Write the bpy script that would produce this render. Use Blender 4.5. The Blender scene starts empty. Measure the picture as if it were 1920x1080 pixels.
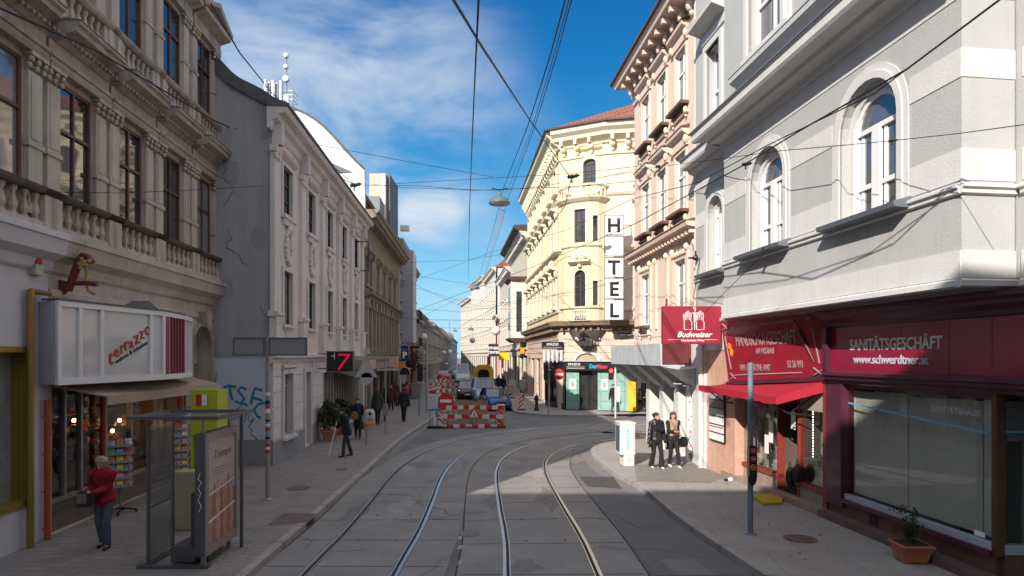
import bpy, bmesh, math, random
from mathutils import Vector, Matrix, noise as mnoise
random.seed(7)
R = math.radians
SC = bpy.context.scene
COL = SC.collection
# ------------------------------------------------------------------ camera
FPX, HZ, CH = 1200.0, 669.0, 3.42          # focal length in photo pixels, horizon row, eye height
cd = bpy.data.cameras.new('camera'); cam = bpy.data.objects.new('camera', cd); COL.objects.link(cam)
cam.location = (0, 0, CH); cam.rotation_euler = (R(90), 0, 0)
cd.sensor_width = 36; cd.lens = 36 * FPX / 1920; cd.shift_y = (HZ - 540) / 1920
cd.clip_start = 0.1; cd.clip_end = 3000
SC.camera = cam
# ------------------------------------------------------------------ light
SUN_EL, SUN_DIR = 30.0, Vector((-0.47, -0.88, 0)).normalized()      # horizontal direction towards the sun
sl = bpy.data.lights.new('sun', 'SUN'); sun = bpy.data.objects.new('sun', sl); COL.objects.link(sun)
sl.energy = 3.9; sl.angle = R(0.5); sl.color = (1.0, 0.93, 0.84)
tosun = Vector((SUN_DIR.x * math.cos(R(SUN_EL)), SUN_DIR.y * math.cos(R(SUN_EL)), math.sin(R(SUN_EL))))
sun.rotation_euler = (-tosun).to_track_quat('-Z', 'Y').to_euler(); sun.location = (-20, -40, 40)
W = bpy.data.worlds.new('World'); SC.world = W; W.use_nodes = True
nt = W.node_tree; nt.nodes.clear()
def wn(t, **k):
    n = nt.nodes.new(t)
    for a, v in k.items(): setattr(n, a, v)
    return n
sky = wn('ShaderNodeTexSky'); sky.sky_type = 'NISHITA'; sky.sun_disc = False
sky.sun_elevation = R(SUN_EL); sky.sun_rotation = math.atan2(SUN_DIR.x, SUN_DIR.y) % (2 * math.pi)
sky.air_density = 1.0; sky.dust_density = 0.4; sky.ozone_density = 3.0
hsv = wn('ShaderNodeHueSaturation'); hsv.inputs['Saturation'].default_value = 1.1; hsv.inputs['Value'].default_value = .85
nt.links.new(sky.outputs[0], hsv.inputs['Color'])
tc = wn('ShaderNodeTexCoord')
def sky_blob(px, py, rad, soft, amt):
    d = Vector(((px - 960) / FPX, 1, (HZ - py) / FPX)).normalized()
    dp = wn('ShaderNodeVectorMath', operation='DOT_PRODUCT'); dp.inputs[1].default_value = d
    nt.links.new(tc.outputs['Generated'], dp.inputs[0])
    mr = wn('ShaderNodeMapRange', interpolation_type='SMOOTHSTEP')
    mr.inputs['From Min'].default_value = math.cos(R(rad)); mr.inputs['From Max'].default_value = math.cos(R(rad * soft))
    mr.inputs['To Max'].default_value = amt
    nt.links.new(dp.outputs['Value'], mr.inputs['Value'])
    return mr.outputs[0]
mp = wn('ShaderNodeMapping'); mp.inputs['Scale'].default_value = (3.0, 3.0, 7.0); mp.inputs['Rotation'].default_value = (0, 0, 0.3)
nt.links.new(tc.outputs['Generated'], mp.inputs['Vector'])
nz = wn('ShaderNodeTexNoise'); nz.inputs['Scale'].default_value = 1.6; nz.inputs['Detail'].default_value = 9; nz.inputs['Roughness'].default_value = 0.55
nz.inputs['Distortion'].default_value = 0.35
nt.links.new(mp.outputs[0], nz.inputs['Vector'])
acc = None
for b in [(630, 240, 19, .0, .68), (470, 60, 15, .0, .26), (790, 300, 14, .0, .3), (805, 402, 4.2, .4, .85), (800, 335, 4.0, .3, .6),
          (760, 470, 9, .1, .35), (1000, 600, 16, .1, .3), (400, 150, 9, .1, .3)]:
    o = sky_blob(*b)
    if acc is None: acc = o
    else:
        ad = wn('ShaderNodeMath', operation='MAXIMUM'); nt.links.new(acc, ad.inputs[0]); nt.links.new(o, ad.inputs[1]); acc = ad.outputs[0]
nr = wn('ShaderNodeMapRange', interpolation_type='SMOOTHSTEP'); nr.inputs['From Min'].default_value = .28; nr.inputs['From Max'].default_value = .72
nt.links.new(nz.outputs[0], nr.inputs['Value'])
mu = wn('ShaderNodeMath', operation='MULTIPLY', use_clamp=True); nt.links.new(acc, mu.inputs[0]); nt.links.new(nr.outputs[0], mu.inputs[1])
mu2 = wn('ShaderNodeMath', operation='MULTIPLY', use_clamp=True); mu2.inputs[1].default_value = 1.25; nt.links.new(mu.outputs[0], mu2.inputs[0])
mixc = wn('ShaderNodeMix', data_type='RGBA'); nt.links.new(mu2.outputs[0], mixc.inputs[0])
# clear blue air: elevation ramp blended over the physical sky
sx = wn('ShaderNodeSeparateXYZ'); nt.links.new(tc.outputs['Generated'], sx.inputs[0])
rp = wn('ShaderNodeValToRGB'); nt.links.new(sx.outputs[2], rp.inputs[0]); cr = rp.color_ramp
cr.elements[0].position = 0.0; cr.elements[0].color = (.34, .60, .74, 1); cr.elements[1].position = .62; cr.elements[1].color = (.0, .07, .25, 1)
for p_, c_ in ((.1, (.20, .52, .74, 1)), (.25, (.03, .27, .56, 1)), (.42, (.001, .145, .41, 1))): e_ = cr.elements.new(p_); e_.color = c_
vs_ = wn('ShaderNodeVectorMath', operation='SCALE'); vs_.inputs['Scale'].default_value = 5.1; nt.links.new(rp.outputs[0], vs_.inputs[0])
mb_ = wn('ShaderNodeMix', data_type='RGBA'); mb_.inputs[0].default_value = .94; nt.links.new(hsv.outputs[0], mb_.inputs[6]); nt.links.new(vs_.outputs[0], mb_.inputs[7])
# white cloud cover added to the unseen sky behind and overhead, as fill light
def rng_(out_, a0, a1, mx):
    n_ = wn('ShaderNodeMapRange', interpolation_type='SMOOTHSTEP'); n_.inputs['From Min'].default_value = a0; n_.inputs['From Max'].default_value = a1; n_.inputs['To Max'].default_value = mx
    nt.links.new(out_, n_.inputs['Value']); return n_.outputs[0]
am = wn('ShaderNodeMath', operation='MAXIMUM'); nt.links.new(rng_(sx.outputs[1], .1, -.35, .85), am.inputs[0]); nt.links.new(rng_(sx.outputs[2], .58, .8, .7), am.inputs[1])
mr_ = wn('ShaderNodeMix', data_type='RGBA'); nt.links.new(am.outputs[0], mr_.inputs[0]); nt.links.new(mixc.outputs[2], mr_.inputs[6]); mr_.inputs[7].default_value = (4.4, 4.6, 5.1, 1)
nt.links.new(mu2.outputs[0], mixc.inputs[0])
nt.links.new(mb_.outputs[2], mixc.inputs[6]); mixc.inputs[7].default_value = (2.7, 3.05, 3.5, 1)
bg = wn('ShaderNodeBackground'); bg.inputs['Strength'].default_value = 0.15
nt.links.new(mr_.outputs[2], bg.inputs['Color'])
wo = wn('ShaderNodeOutputWorld'); nt.links.new(bg.outputs[0], wo.inputs[0])
SC.view_settings.view_transform = 'Standard'; SC.view_settings.look = 'None'
SC.view_settings.exposure = 0.75; SC.view_settings.gamma = 1.0; SC.view_settings.use_curve_mapping = False
SC.render.engine = 'CYCLES'
SC.cycles.max_bounces = 6; SC.cycles.diffuse_bounces = 3; SC.cycles.glossy_bounces = 3; SC.cycles.transparent_max_bounces = 10
SC.cycles.caustics_reflective = False; SC.cycles.caustics_refractive = False
# ------------------------------------------------------------------ materials
MATS = {}
def mat(name, col, rough=.75, var=.12, scale=2.5, bump=.15, metal=0.0, fine=30, streak=0.0, spec=.4, streakcol=None, coat=0.0, sheen=0):
    if name in MATS: return MATS[name]
    m = bpy.data.materials.new(name); m.use_nodes = True; t = m.node_tree; N, L = t.nodes, t.links
    b = N['Principled BSDF']; b.inputs['Roughness'].default_value = rough; b.inputs['Metallic'].default_value = metal
    b.inputs['Specular IOR Level'].default_value = spec
    if coat: b.inputs['Coat Weight'].default_value = coat
    if sheen: b.inputs['Sheen Weight'].default_value = sheen
    g = N.new('ShaderNodeNewGeometry')
    n1 = N.new('ShaderNodeTexNoise'); n1.inputs['Scale'].default_value = scale; n1.inputs['Detail'].default_value = 6; n1.inputs['Roughness'].default_value = .62
    n2 = N.new('ShaderNodeTexNoise'); n2.inputs['Scale'].default_value = fine; n2.inputs['Detail'].default_value = 3
    L.new(g.outputs['Position'], n1.inputs['Vector']); L.new(g.outputs['Position'], n2.inputs['Vector'])
    ma = N.new('ShaderNodeMath'); ma.operation = 'MULTIPLY_ADD'; ma.inputs[1].default_value = .35
    L.new(n2.outputs[0], ma.inputs[0]); L.new(n1.outputs[0], ma.inputs[2])
    r = N.new('ShaderNodeMapRange'); r.inputs['From Min'].default_value = .4; r.inputs['From Max'].default_value = .95
    r.inputs['To Min'].default_value = 1 - var; r.inputs['To Max'].default_value = 1 + var
    L.new(ma.outputs[0], r.inputs['Value'])
    v = N.new('ShaderNodeVectorMath'); v.operation = 'SCALE'; v.inputs[0].default_value = col[:3]
    L.new(r.outputs[0], v.inputs['Scale'])
    out = v.outputs[0]
    if streak:
        mpp = N.new('ShaderNodeMapping'); mpp.inputs['Scale'].default_value = (2.2, 2.2, .22)
        L.new(g.outputs['Position'], mpp.inputs['Vector'])
        n3 = N.new('ShaderNodeTexNoise'); n3.inputs['Scale'].default_value = 1.7; n3.inputs['Detail'].default_value = 7; n3.inputs['Roughness'].default_value = .65
        L.new(mpp.outputs[0], n3.inputs['Vector'])
        rr = N.new('ShaderNodeMapRange'); rr.inputs['From Min'].default_value = .48; rr.inputs['From Max'].default_value = .72; rr.inputs['To Max'].default_value = streak
        L.new(n3.outputs[0], rr.inputs['Value'])
        mx = N.new('ShaderNodeMix'); mx.data_type = 'RGBA'; L.new(rr.outputs[0], mx.inputs[0]); L.new(out, mx.inputs[6])
        sc = streakcol or tuple(c * .45 for c in col[:3]); mx.inputs[7].default_value = (*sc, 1)
        out = mx.outputs[2]
    L.new(out, b.inputs['Base Color'])
    if bump:
        bp = N.new('ShaderNodeBump'); bp.inputs['Strength'].default_value = bump; bp.inputs['Distance'].default_value = .02
        L.new(n2.outputs[0], bp.inputs['Height']); L.new(bp.outputs[0], b.inputs['Normal'])
    MATS[name] = m
    return m
def emit(name, col, s):
    if name in MATS: return MATS[name]
    m = bpy.data.materials.new(name); m.use_nodes = True; b = m.node_tree.nodes['Principled BSDF']
    b.inputs['Base Color'].default_value = (*col, 1); b.inputs['Emission Color'].default_value = (*col, 1); b.inputs['Emission Strength'].default_value = s
    MATS[name] = m; return m
def glossy_pane(name, col, rough=.04, wob=.25):
    """window glass seen from outside with a dim room (or curtain) behind it"""
    if name in MATS: return MATS[name]
    m = mat(name, col, rough=rough, var=.35, scale=1.3, bump=0, spec=.9, fine=6)
    t = m.node_tree; N, L = t.nodes, t.links; b = N['Principled BSDF']; b.inputs['IOR'].default_value = 1.75
    g = N.new('ShaderNodeNewGeometry'); n = N.new('ShaderNodeTexNoise'); n.inputs['Scale'].default_value = 1.1; n.inputs['Detail'].default_value = 1
    L.new(g.outputs['Position'], n.inputs['Vector'])
    bp = N.new('ShaderNodeBump'); bp.inputs['Strength'].default_value = wob; bp.inputs['Distance'].default_value = .02
    L.new(n.outputs[0], bp.inputs['Height']); L.new(bp.outputs[0], b.inputs['Normal'])
    return m
def thin_glass(name, tint=(.9, .93, .92), refl=.9, dirt=.0):
    if name in MATS: return MATS[name]
    m = bpy.data.materials.new(name); m.use_nodes = True; t = m.node_tree; N, L = t.nodes, t.links; N.clear()
    o = N.new('ShaderNodeOutputMaterial'); tr = N.new('ShaderNodeBsdfTransparent'); tr.inputs[0].default_value = (*tint, 1)
    gl = N.new('ShaderNodeBsdfGlossy'); gl.inputs['Roughness'].default_value = .02; gl.inputs[0].default_value = (refl, refl, refl, 1)
    ge = N.new('ShaderNodeNewGeometry'); dt = N.new('ShaderNodeVectorMath'); dt.operation = 'DOT_PRODUCT'; L.new(ge.outputs['Normal'], dt.inputs[0]); L.new(ge.outputs['Incoming'], dt.inputs[1])
    ab = N.new('ShaderNodeMath'); ab.operation = 'ABSOLUTE'; L.new(dt.outputs['Value'], ab.inputs[0])
    su = N.new('ShaderNodeMath'); su.operation = 'SUBTRACT'; su.inputs[0].default_value = 1; L.new(ab.outputs[0], su.inputs[1])
    pw = N.new('ShaderNodeMath'); pw.operation = 'POWER'; pw.inputs[1].default_value = 4; L.new(su.outputs[0], pw.inputs[0])
    fr = N.new('ShaderNodeMath'); fr.operation = 'MULTIPLY_ADD'; fr.inputs[1].default_value = .8; fr.inputs[2].default_value = .05; L.new(pw.outputs[0], fr.inputs[0])
    mx = N.new('ShaderNodeMixShader'); L.new(fr.outputs[0], mx.inputs[0]); L.new(tr.outputs[0], mx.inputs[1]); L.new(gl.outputs[0], mx.inputs[2])
    out = mx.outputs[0]
    if dirt:
        df = N.new('ShaderNodeBsdfDiffuse'); df.inputs[0].default_value = (.5, .5, .48, 1)
        m2 = N.new('ShaderNodeMixShader'); m2.inputs[0].default_value = dirt; L.new(out, m2.inputs[1]); L.new(df.outputs[0], m2.inputs[2]); out = m2.outputs[0]
    L.new(out, o.inputs[0]); MATS[name] = m; return m
def two_tone(name, c1, c2, mode, p, rough=.8, bump=.2):
    """brick / tile / stripe patterns that belong to the surface itself"""
    if name in MATS: return MATS[name]
    m = mat(name, c1, rough=rough, var=.16, scale=1.2, bump=0, fine=18); t = m.node_tree; N, L = t.nodes, t.links; b = N['Principled BSDF']
    src = b.inputs['Base Color'].links[0].from_socket
    g = N.new('ShaderNodeNewGeometry'); mp_ = N.new('ShaderNodeMapping'); L.new(g.outputs['Position'], mp_.inputs['Vector'])
    mp_.inputs['Rotation'].default_value = p.get('rot', (0, 0, 0))
    br = N.new('ShaderNodeTexBrick'); br.inputs['Scale'].default_value = 1; br.inputs['Brick Width'].default_value = p['w']; br.inputs['Row Height'].default_value = p['h']
    br.inputs['Mortar Size'].default_value = p.get('m', .008); br.inputs['Mortar Smooth'].default_value = .3; br.offset = p.get('off', .5)
    br.inputs['Color1'].default_value = (1, 1, 1, 1); br.inputs['Color2'].default_value = (.78, .78, .78, 1); br.inputs['Mortar'].default_value = (0, 0, 0, 1)
    L.new(mp_.outputs[0], br.inputs['Vector'])
    m1 = N.new('ShaderNodeMix'); m1.data_type = 'RGBA'; m1.blend_type = 'MULTIPLY'; m1.inputs[0].default_value = p.get('bv', .6); L.new(src, m1.inputs[6]); L.new(br.outputs['Color'], m1.inputs[7])
    m2 = N.new('ShaderNodeMix'); m2.data_type = 'RGBA'; L.new(br.outputs['Fac'], m2.inputs[0]); L.new(m1.outputs[2], m2.inputs[6]); m2.inputs[7].default_value = (*c2, 1)
    L.new(m2.outputs[2], b.inputs['Base Color'])
    bp = N.new('ShaderNodeBump'); bp.inputs['Strength'].default_value = bump; bp.inputs['Distance'].default_value = .01; bp.invert = True
    L.new(br.outputs['Fac'], bp.inputs['Height']); L.new(bp.outputs[0], b.inputs['Normal'])
    return m
# ------------------------------------------------------------------ geometry helpers
def G(x, y, z=0.0):
    d = FPX * (CH - z) / (y - HZ); return Vector(((x - 960) / FPX * d, d, z))
def PT(x, y, d): return Vector(((x - 960) / FPX * d, d, CH + (HZ - y) / FPX * d))
class MB:
    def __init__(s): s.v = []; s.f = []
    def add(s, vs, fs):
        k = len(s.v); s.v += [Vector(v) for v in vs]; s.f += [[i + k for i in f] for f in fs]; return s
    def quad(s, a, b, c, d): return s.add([a, b, c, d], [(0, 1, 2, 3)])
    def hexa(s, p): return s.add(p, [(0, 3, 2, 1), (4, 5, 6, 7), (0, 1, 5, 4), (1, 2, 6, 5), (2, 3, 7, 6), (3, 0, 4, 7)])
    def box(s, x0, x1, y0, y1, z0, z1):
        return s.hexa([(x0, y0, z0), (x1, y0, z0), (x1, y1, z0), (x0, y1, z0), (x0, y0, z1), (x1, y0, z1), (x1, y1, z1), (x0, y1, z1)])
    def prism(s, poly, vec):
        n = len(poly); vec = Vector(vec); a = [Vector(p) for p in poly]; b = [p + vec for p in a]
        return s.add(a + b, [list(range(n))[::-1], list(range(n, 2 * n))] + [(i, (i + 1) % n, n + (i + 1) % n, n + i) for i in range(n)])
    def tube(s, pts, r, n=8, r1=None, caps=True):
        pts = [Vector(p) for p in pts]; rings = []; m = len(pts)
        for i, p in enumerate(pts):
            d = (pts[min(i + 1, m - 1)] - pts[max(i - 1, 0)]).normalized()
            a = d.orthogonal().normalized() if i == 0 else (pa - d * pa.dot(d)).normalized()
            pa = a; b = d.cross(a); rr = r if r1 is None else r + (r1 - r) * i / (m - 1)
            rings.append([p + (a * math.cos(2 * math.pi * k / n) + b * math.sin(2 * math.pi * k / n)) * rr for k in range(n)])
        fs = []
        for i in range(m - 1):
            for k in range(n): fs.append((i * n + k, i * n + (k + 1) % n, (i + 1) * n + (k + 1) % n, (i + 1) * n + k))
        if caps: fs += [list(range(n))[::-1], list(range((m - 1) * n, m * n))]
        return s.add([v for q in rings for v in q], fs)
    def lathe(s, c, prof, n=10, axis='z'):
        c = Vector(c); vs = []; m = len(prof)
        for r, h in prof:
            for k in range(n):
                a = 2 * math.pi * k / n
                vs.append(c + (Vector((r * math.cos(a), r * math.sin(a), h)) if axis == 'z' else Vector((r * math.cos(a), h, r * math.sin(a))) if axis == 'y' else Vector((h, r * math.cos(a), r * math.sin(a)))))
        fs = [(i * n + k, i * n + (k + 1) % n, (i + 1) * n + (k + 1) % n, (i + 1) * n + k) for i in range(m - 1) for k in range(n)]
        fs += [list(range(n))[::-1], list(range((m - 1) * n, m * n))]
        return s.add(vs, fs)
    def sphere(s, c, r, n=16, m=10, sc=(1, 1, 1)):
        c = Vector(c); prof = [(max(1e-4, math.sin(math.pi * i / m)), -math.cos(math.pi * i / m)) for i in range(m + 1)]
        k0 = len(s.v); s.lathe((0, 0, 0), prof, n)
        for i in range(k0, len(s.v)): v = s.v[i]; s.v[i] = c + Vector((v.x * r * sc[0], v.y * r * sc[1], v.z * r * sc[2]))
        return s
    def bar(s, a, b, w, h):
        """straight bar of w x h section from a to b"""
        a, b = Vector(a), Vector(b); d = (b - a).normalized(); up = Vector((0, 0, 1)) if abs(d.z) < .95 else Vector((0, 1, 0))
        x = d.cross(up).normalized() * w / 2; y = x.cross(d).normalized() * h / 2
        return s.hexa([a - x - y, a + x - y, a + x + y, a - x + y, b - x - y, b + x - y, b + x + y, b - x + y])
    def build(s, name, m, parent=None, smooth=False, bevel=0, loc=None):
        me = bpy.data.meshes.new(name); o = bpy.data.objects.new(name, me); COL.objects.link(o)
        off = Vector((0, 0, 0))
        if parent is not None:
            o.parent = parent; q = parent
            while q is not None: off += Vector(q.location); q = q.parent
        elif loc is not None: o.location = loc; off = Vector(loc)
        me.from_pydata([tuple(v - off) for v in s.v], [], s.f)
        bm = bmesh.new(); bm.from_mesh(me); bmesh.ops.recalc_face_normals(bm, faces=bm.faces)
        if bevel: 
            es = [e for e in bm.edges if len(e.link_faces) == 2 and e.calc_face_angle(0) > .6]
            bmesh.ops.bevel(bm, geom=es, offset=bevel, segments=2, affect='EDGES', clamp_overlap=True)
        if smooth:
            for f in bm.faces: f.smooth = True
            for e in bm.edges:
                if len(e.link_faces) == 2 and e.calc_face_angle(0) > R(40): e.smooth = False
        bm.to_mesh(me); bm.free()
        me.materials.append(m); return o
def thing(name, label, cat, loc=(0, 0, 0), group=None, kind=None):
    o = bpy.data.objects.new(name, None); COL.objects.link(o); o.location = loc; o.empty_display_size = .3
    tag(o, label, cat, group, kind); return o
def tag(o, label=None, cat=None, group=None, kind=None):
    if label: o['label'] = label
    if cat: o['category'] = cat
    if group: o['group'] = group
    if kind: o['kind'] = kind
    return o
def copy_tree(o, parent=None):
    c = o.copy(); COL.objects.link(c); c.parent = parent
    for ch in list(o.children): copy_tree(ch, c)
    return c
WS = bpy.data.scenes.new('workshop')
def baked(o):
    """evaluate a curve or modifier stack to a plain mesh in an otherwise empty scene"""
    WS.collection.objects.link(o); WS.view_layers[0].update(); dg = WS.view_layers[0].depsgraph; me = bpy.data.meshes.new_from_object(o.evaluated_get(dg)); bpy.data.objects.remove(o); return me
def text(name, s, org, right, up, size, m, parent=None, align='CENTER', ext=.006, bold=0.0, shear=0, space=1.0, rot=0, xs=1.0):
    cu = bpy.data.curves.new('t', 'FONT'); cu.body = s; cu.size = size; cu.align_x = align; cu.extrude = ext; cu.offset = bold; cu.shear = shear; cu.space_character = space
    cu.resolution_u = 3
    t = bpy.data.objects.new('t', cu); me = baked(t); me.name = name
    right, up, org = Vector(right).normalized(), Vector(up).normalized(), Vector(org)
    if rot: right, up = right * math.cos(rot) + up * math.sin(rot), up * math.cos(rot) - right * math.sin(rot)
    nrm = right.cross(up); off = Vector((0, 0, 0)); q = parent
    while q is not None: off += Vector(q.location); q = q.parent
    for v in me.vertices: v.co = org + right * v.co.x * xs + up * v.co.y + nrm * v.co.z - off
    o = bpy.data.objects.new(name, me); COL.objects.link(o); o.parent = parent; me.materials.clear(); me.materials.append(m); return o
class Fac:
    """a street front: origin on the ground, u runs away from the camera, out points at the street"""
    def __init__(s, x0, y0, dx, dy, side):
        s.o = Vector((x0, y0, 0)); s.u = Vector((dx, dy, 0)).normalized(); s.n = Vector((s.u.y, -s.u.x, 0)) * side; s.side = side
    def p(s, u, out, z): return s.o + s.u * u + s.n * out + Vector((0, 0, z))
    def px(s, x, y, out=0.0):
        a = Vector(((x - 960) / FPX, 1, 0)); t = (s.o.dot(s.n) + out) / a.dot(s.n)
        return (a * t - s.o).dot(s.u), CH + (HZ - y) * t / FPX
    def U(s, x, out=0.0): return s.px(x, HZ, out)[0]
    def Z(s, x, y, out=0.0): return s.px(x, y, out)[1]
    def rd(s): return s.u * s.side                                       # reading direction on the front
def fbox(b, F, u0, u1, o0, o1, z0, z1):
    return b.hexa([F.p(u0, o0, z0), F.p(u1, o0, z0), F.p(u1, o1, z0), F.p(u0, o1, z0), F.p(u0, o0, z1), F.p(u1, o0, z1), F.p(u1, o1, z1), F.p(u0, o1, z1)])
def fmould(b, F, u0, u1, prof, back=-.05, ends=0.0):
    """moulding along u: prof = [(out, z)...] bottom to top; ends>0 returns it round the ends"""
    P = [(back, prof[0][1])] + list(prof) + [(back, prof[-1][1])]
    A = [F.p(u0 - (max(0, o) * ends), o, z) for o, z in P]; B = [F.p(u1 + (max(0, o) * ends), o, z) for o, z in P]
    n = len(P); return b.add(A + B, [list(range(n))[::-1], list(range(n, 2 * n))] + [(i, (i + 1) % n, n + (i + 1) % n, n + i) for i in range(n)])
def cornice_prof(z0, h, d):
    return [(.03, z0), (.05, z0 + h * .18), (d * .3, z0 + h * .25), (d * .38, z0 + h * .45), (d * .8, z0 + h * .55), (d * .83, z0 + h * .75), (d, z0 + h * .85), (d, z0 + h * .97), (d * .5, z0 + h)]
def arch_pts(ua, ub, zs, rise, n=12):
    c = (ua + ub) / 2; r = (ub - ua) / 2
    return [(c - r * math.cos(math.pi * i / n), zs + rise * math.sin(math.pi * i / n)) for i in range(n + 1)]
def wall(b, F, u0, u1, z0, z1, holes, depth=.22, out=0.0):
    """wall sheet with real openings; hole = (ua, ub, za, zb, arch_rise)"""
    us = sorted({u0, u1, *[h[0] for h in holes], *[h[1] for h in holes]}); zs = sorted({z0, z1, *[h[2] for h in holes], *[h[3] for h in holes]})
    us = [u for u in us if u0 - 1e-6 <= u <= u1 + 1e-6]; zs = [z for z in zs if z0 - 1e-6 <= z <= z1 + 1e-6]
    for i in range(len(us) - 1):
        for j in range(len(zs) - 1):
            cu, cz = (us[i] + us[i + 1]) / 2, (zs[j] + zs[j + 1]) / 2
            if any(h[0] < cu < h[1] and h[2] < cz < h[3] for h in holes): continue
            b.quad(F.p(us[i], out, zs[j]), F.p(us[i + 1], out, zs[j]), F.p(us[i + 1], out, zs[j + 1]), F.p(us[i], out, zs[j + 1]))
    for h in holes:
        ua, ub, za, zb = h[:4]; rise = h[4] if len(h) > 4 else 0
        prof = [(ua, za)] + (arch_pts(ua, ub, zb - rise, rise) if rise else [(ua, zb), (ub, zb)]) + [(ub, za)]
        if rise:
            ap = arch_pts(ua, ub, zb - rise, rise); n = len(ap)
            for k in range(n - 1):
                b.quad(F.p(ap[k][0], out, ap[k][1]), F.p(ap[k + 1][0], out, ap[k + 1][1]), F.p(ap[k + 1][0], out, zb + .0005), F.p(ap[k][0], out, zb + .0005))
        m = len(prof)
        for k in range(m):
            a, c = prof[k], prof[(k + 1) % m]
            b.quad(F.p(a[0], out, a[1]), F.p(c[0], out, c[1]), F.p(c[0], out - depth, c[1]), F.p(a[0], out - depth, a[1]))
def window(F, h, par, fm, pm, cols=2, rows=(.66,), fw=.06, out=-.16, name='window', deep=.05):
    ua, ub, za, zb = h[:4]; rise = h[4] if len(h) > 4 else 0
    b = MB(); o0, o1 = out - deep, out + .02
    fbox(b, F, ua, ua + fw, o0, o1, za, zb - rise); fbox(b, F, ub - fw, ub, o0, o1, za, zb - rise); fbox(b, F, ua + fw, ub - fw, o0, o1, za, za + fw)
    if rise:
        A = arch_pts(ua, ub, zb - rise, rise); B = arch_pts(ua + fw, ub - fw, zb - rise, rise - fw)
        for k in range(len(A) - 1):
            q = [A[k], A[k + 1], B[k + 1], B[k]]
            b.hexa([F.p(x[0], o0, x[1]) for x in q] + [F.p(x[0], o1, x[1]) for x in q])
        top = zb - rise
        fbox(b, F, ua + fw, ub - fw, o0, o1 + .02, top - fw / 2, top + fw / 2)
    else:
        fbox(b, F, ua + fw, ub - fw, o0, o1, zb - fw, zb); top = zb - fw
    for k in range(1, cols):
        u = ua + (ub - ua) * k / cols; fbox(b, F, u - fw / 2, u + fw / 2, o0 + .004, o1 - .004, za + fw, top - (fw / 2 if rise else 0))
    for r_ in rows:
        z = za + (zb - rise - za) * r_; fbox(b, F, ua + fw, ub - fw, o0 + .008, o1 + .012, z - fw / 2, z + fw / 2)
    w = b.build(name, fm, par)
    g = MB(); pts = [(ua, za)] + (arch_pts(ua, ub, zb - rise, rise) if rise else [(ua, zb), (ub, zb)]) + [(ub, za)]
    g.prism([F.p(u, out - .03, z) for u, z in pts], F.n * .012)
    g.build('pane', pm, w); return w
def surround(b, F, h, w, d, out=0.0, inner=0.0):
    ua, ub, za, zb = h[:4]; rise = h[4] if len(h) > 4 else 0
    fbox(b, F, ua - w, ua - inner, out - .02, out + d, za, zb - rise); fbox(b, F, ub + inner, ub + w, out - .02, out + d, za, zb - rise)
    if rise:
        A = arch_pts(ua - w, ub + w, zb - rise, rise + w); B = arch_pts(ua - inner, ub + inner, zb - rise, rise + inner)
        for k in range(len(A) - 1):
            q = [A[k], A[k + 1], B[k + 1], B[k]]; b.hexa([F.p(x[0], out - .02, x[1]) for x in q] + [F.p(x[0], out + d, x[1]) for x in q])
    else: fbox(b, F, ua - w, ub + w, out - .02, out + d, zb + inner, zb + w)
def baluster(b, c, h, r=.06, n=7):
    b.lathe(c, [(r * .9, 0), (r * .9, h * .08), (r * .55, h * .12), (r * 1.05, h * .32), (r * .8, h * .5), (r * .42, h * .72), (r * .62, h * .82), (r * .9, h * .9), (r * .9, h)], n)
def pixbox(name, m, x0, y0, x1, y1, d, th, parent=None, **k):
    """box facing the camera direction (-Y) whose front stands at depth d"""
    a, c = PT(x0, y1, d), PT(x1, y0, d); return MB().box(a.x, c.x, d, d + th, a.z, c.z).build(name, m, parent, **k)
# ------------------------------------------------------------------ shared materials
ASPH = mat('asphalt', (.16, .155, .155), .85, .28, .7, .35, fine=60, streak=.35, streakcol=(.11, .105, .105))
SLAB = mat('track_concrete', (.25, .235, .222), .8, .2, .8, .3, fine=55, streak=.3, streakcol=(.17, .16, .155))
KERBM = mat('granite_kerb', (.33, .31, .29), .8, .2, 3, .2, fine=50)
PAVL = two_tone('pavers_left', (.27, .24, .225), (.12, .11, .10), 'b', dict(w=.42, h=.21, m=.007, rot=(0, 0, R(4)), bv=.55), .85, .25)
PAVR = two_tone('pavers_right', (.33, .30, .27), (.2, .18, .165), 'b', dict(w=1.3, h=1.3, m=.008, rot=(0, 0, R(6)), bv=.25), .85, .2)
SETT = two_tone('granite_setts', (.30, .27, .23), (.12, .11, .10), 'b', dict(w=.13, h=.10, m=.012, rot=(0, 0, R(20)), bv=.8), .85, .4)
STEEL = mat('polished_rail', (.62, .61, .60), .36, .1, 3, .05, metal=1.0)
RUSTY = mat('worn_rail_side', (.20, .16, .13), .5, .2, 5, .1, metal=.6)
DARKJ = mat('dark_joint', (.03, .03, .03), .9, .1, 4, 0)
GREYMETAL = mat('grey_metal', (.24, .26, .28), .5, .12, 4, .05, metal=.3)
GALV = mat('galvanised_steel', (.42, .44, .45), .45, .15, 6, .05, metal=.6)
BLACKM = mat('black_paint', (.018, .018, .02), .45, .1, 3, .03)
WHITEP = mat('white_paint', (.78, .78, .76), .5, .07, 3, .04)
WHITEB = mat('white_board', (.86, .86, .84), .45, .03, 3, .0)
REDP = mat('red_paint', (.52, .03, .03), .5, .12, 3, .05)
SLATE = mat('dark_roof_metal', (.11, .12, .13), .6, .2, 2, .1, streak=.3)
TILE = two_tone('red_roof_tiles', (.30, .10, .06), (.10, .035, .025), 'b', dict(w=.3, h=.24, m=.02, rot=(R(55), 0, 0), bv=.8), .8, .5)
ZR = -.12
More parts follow.
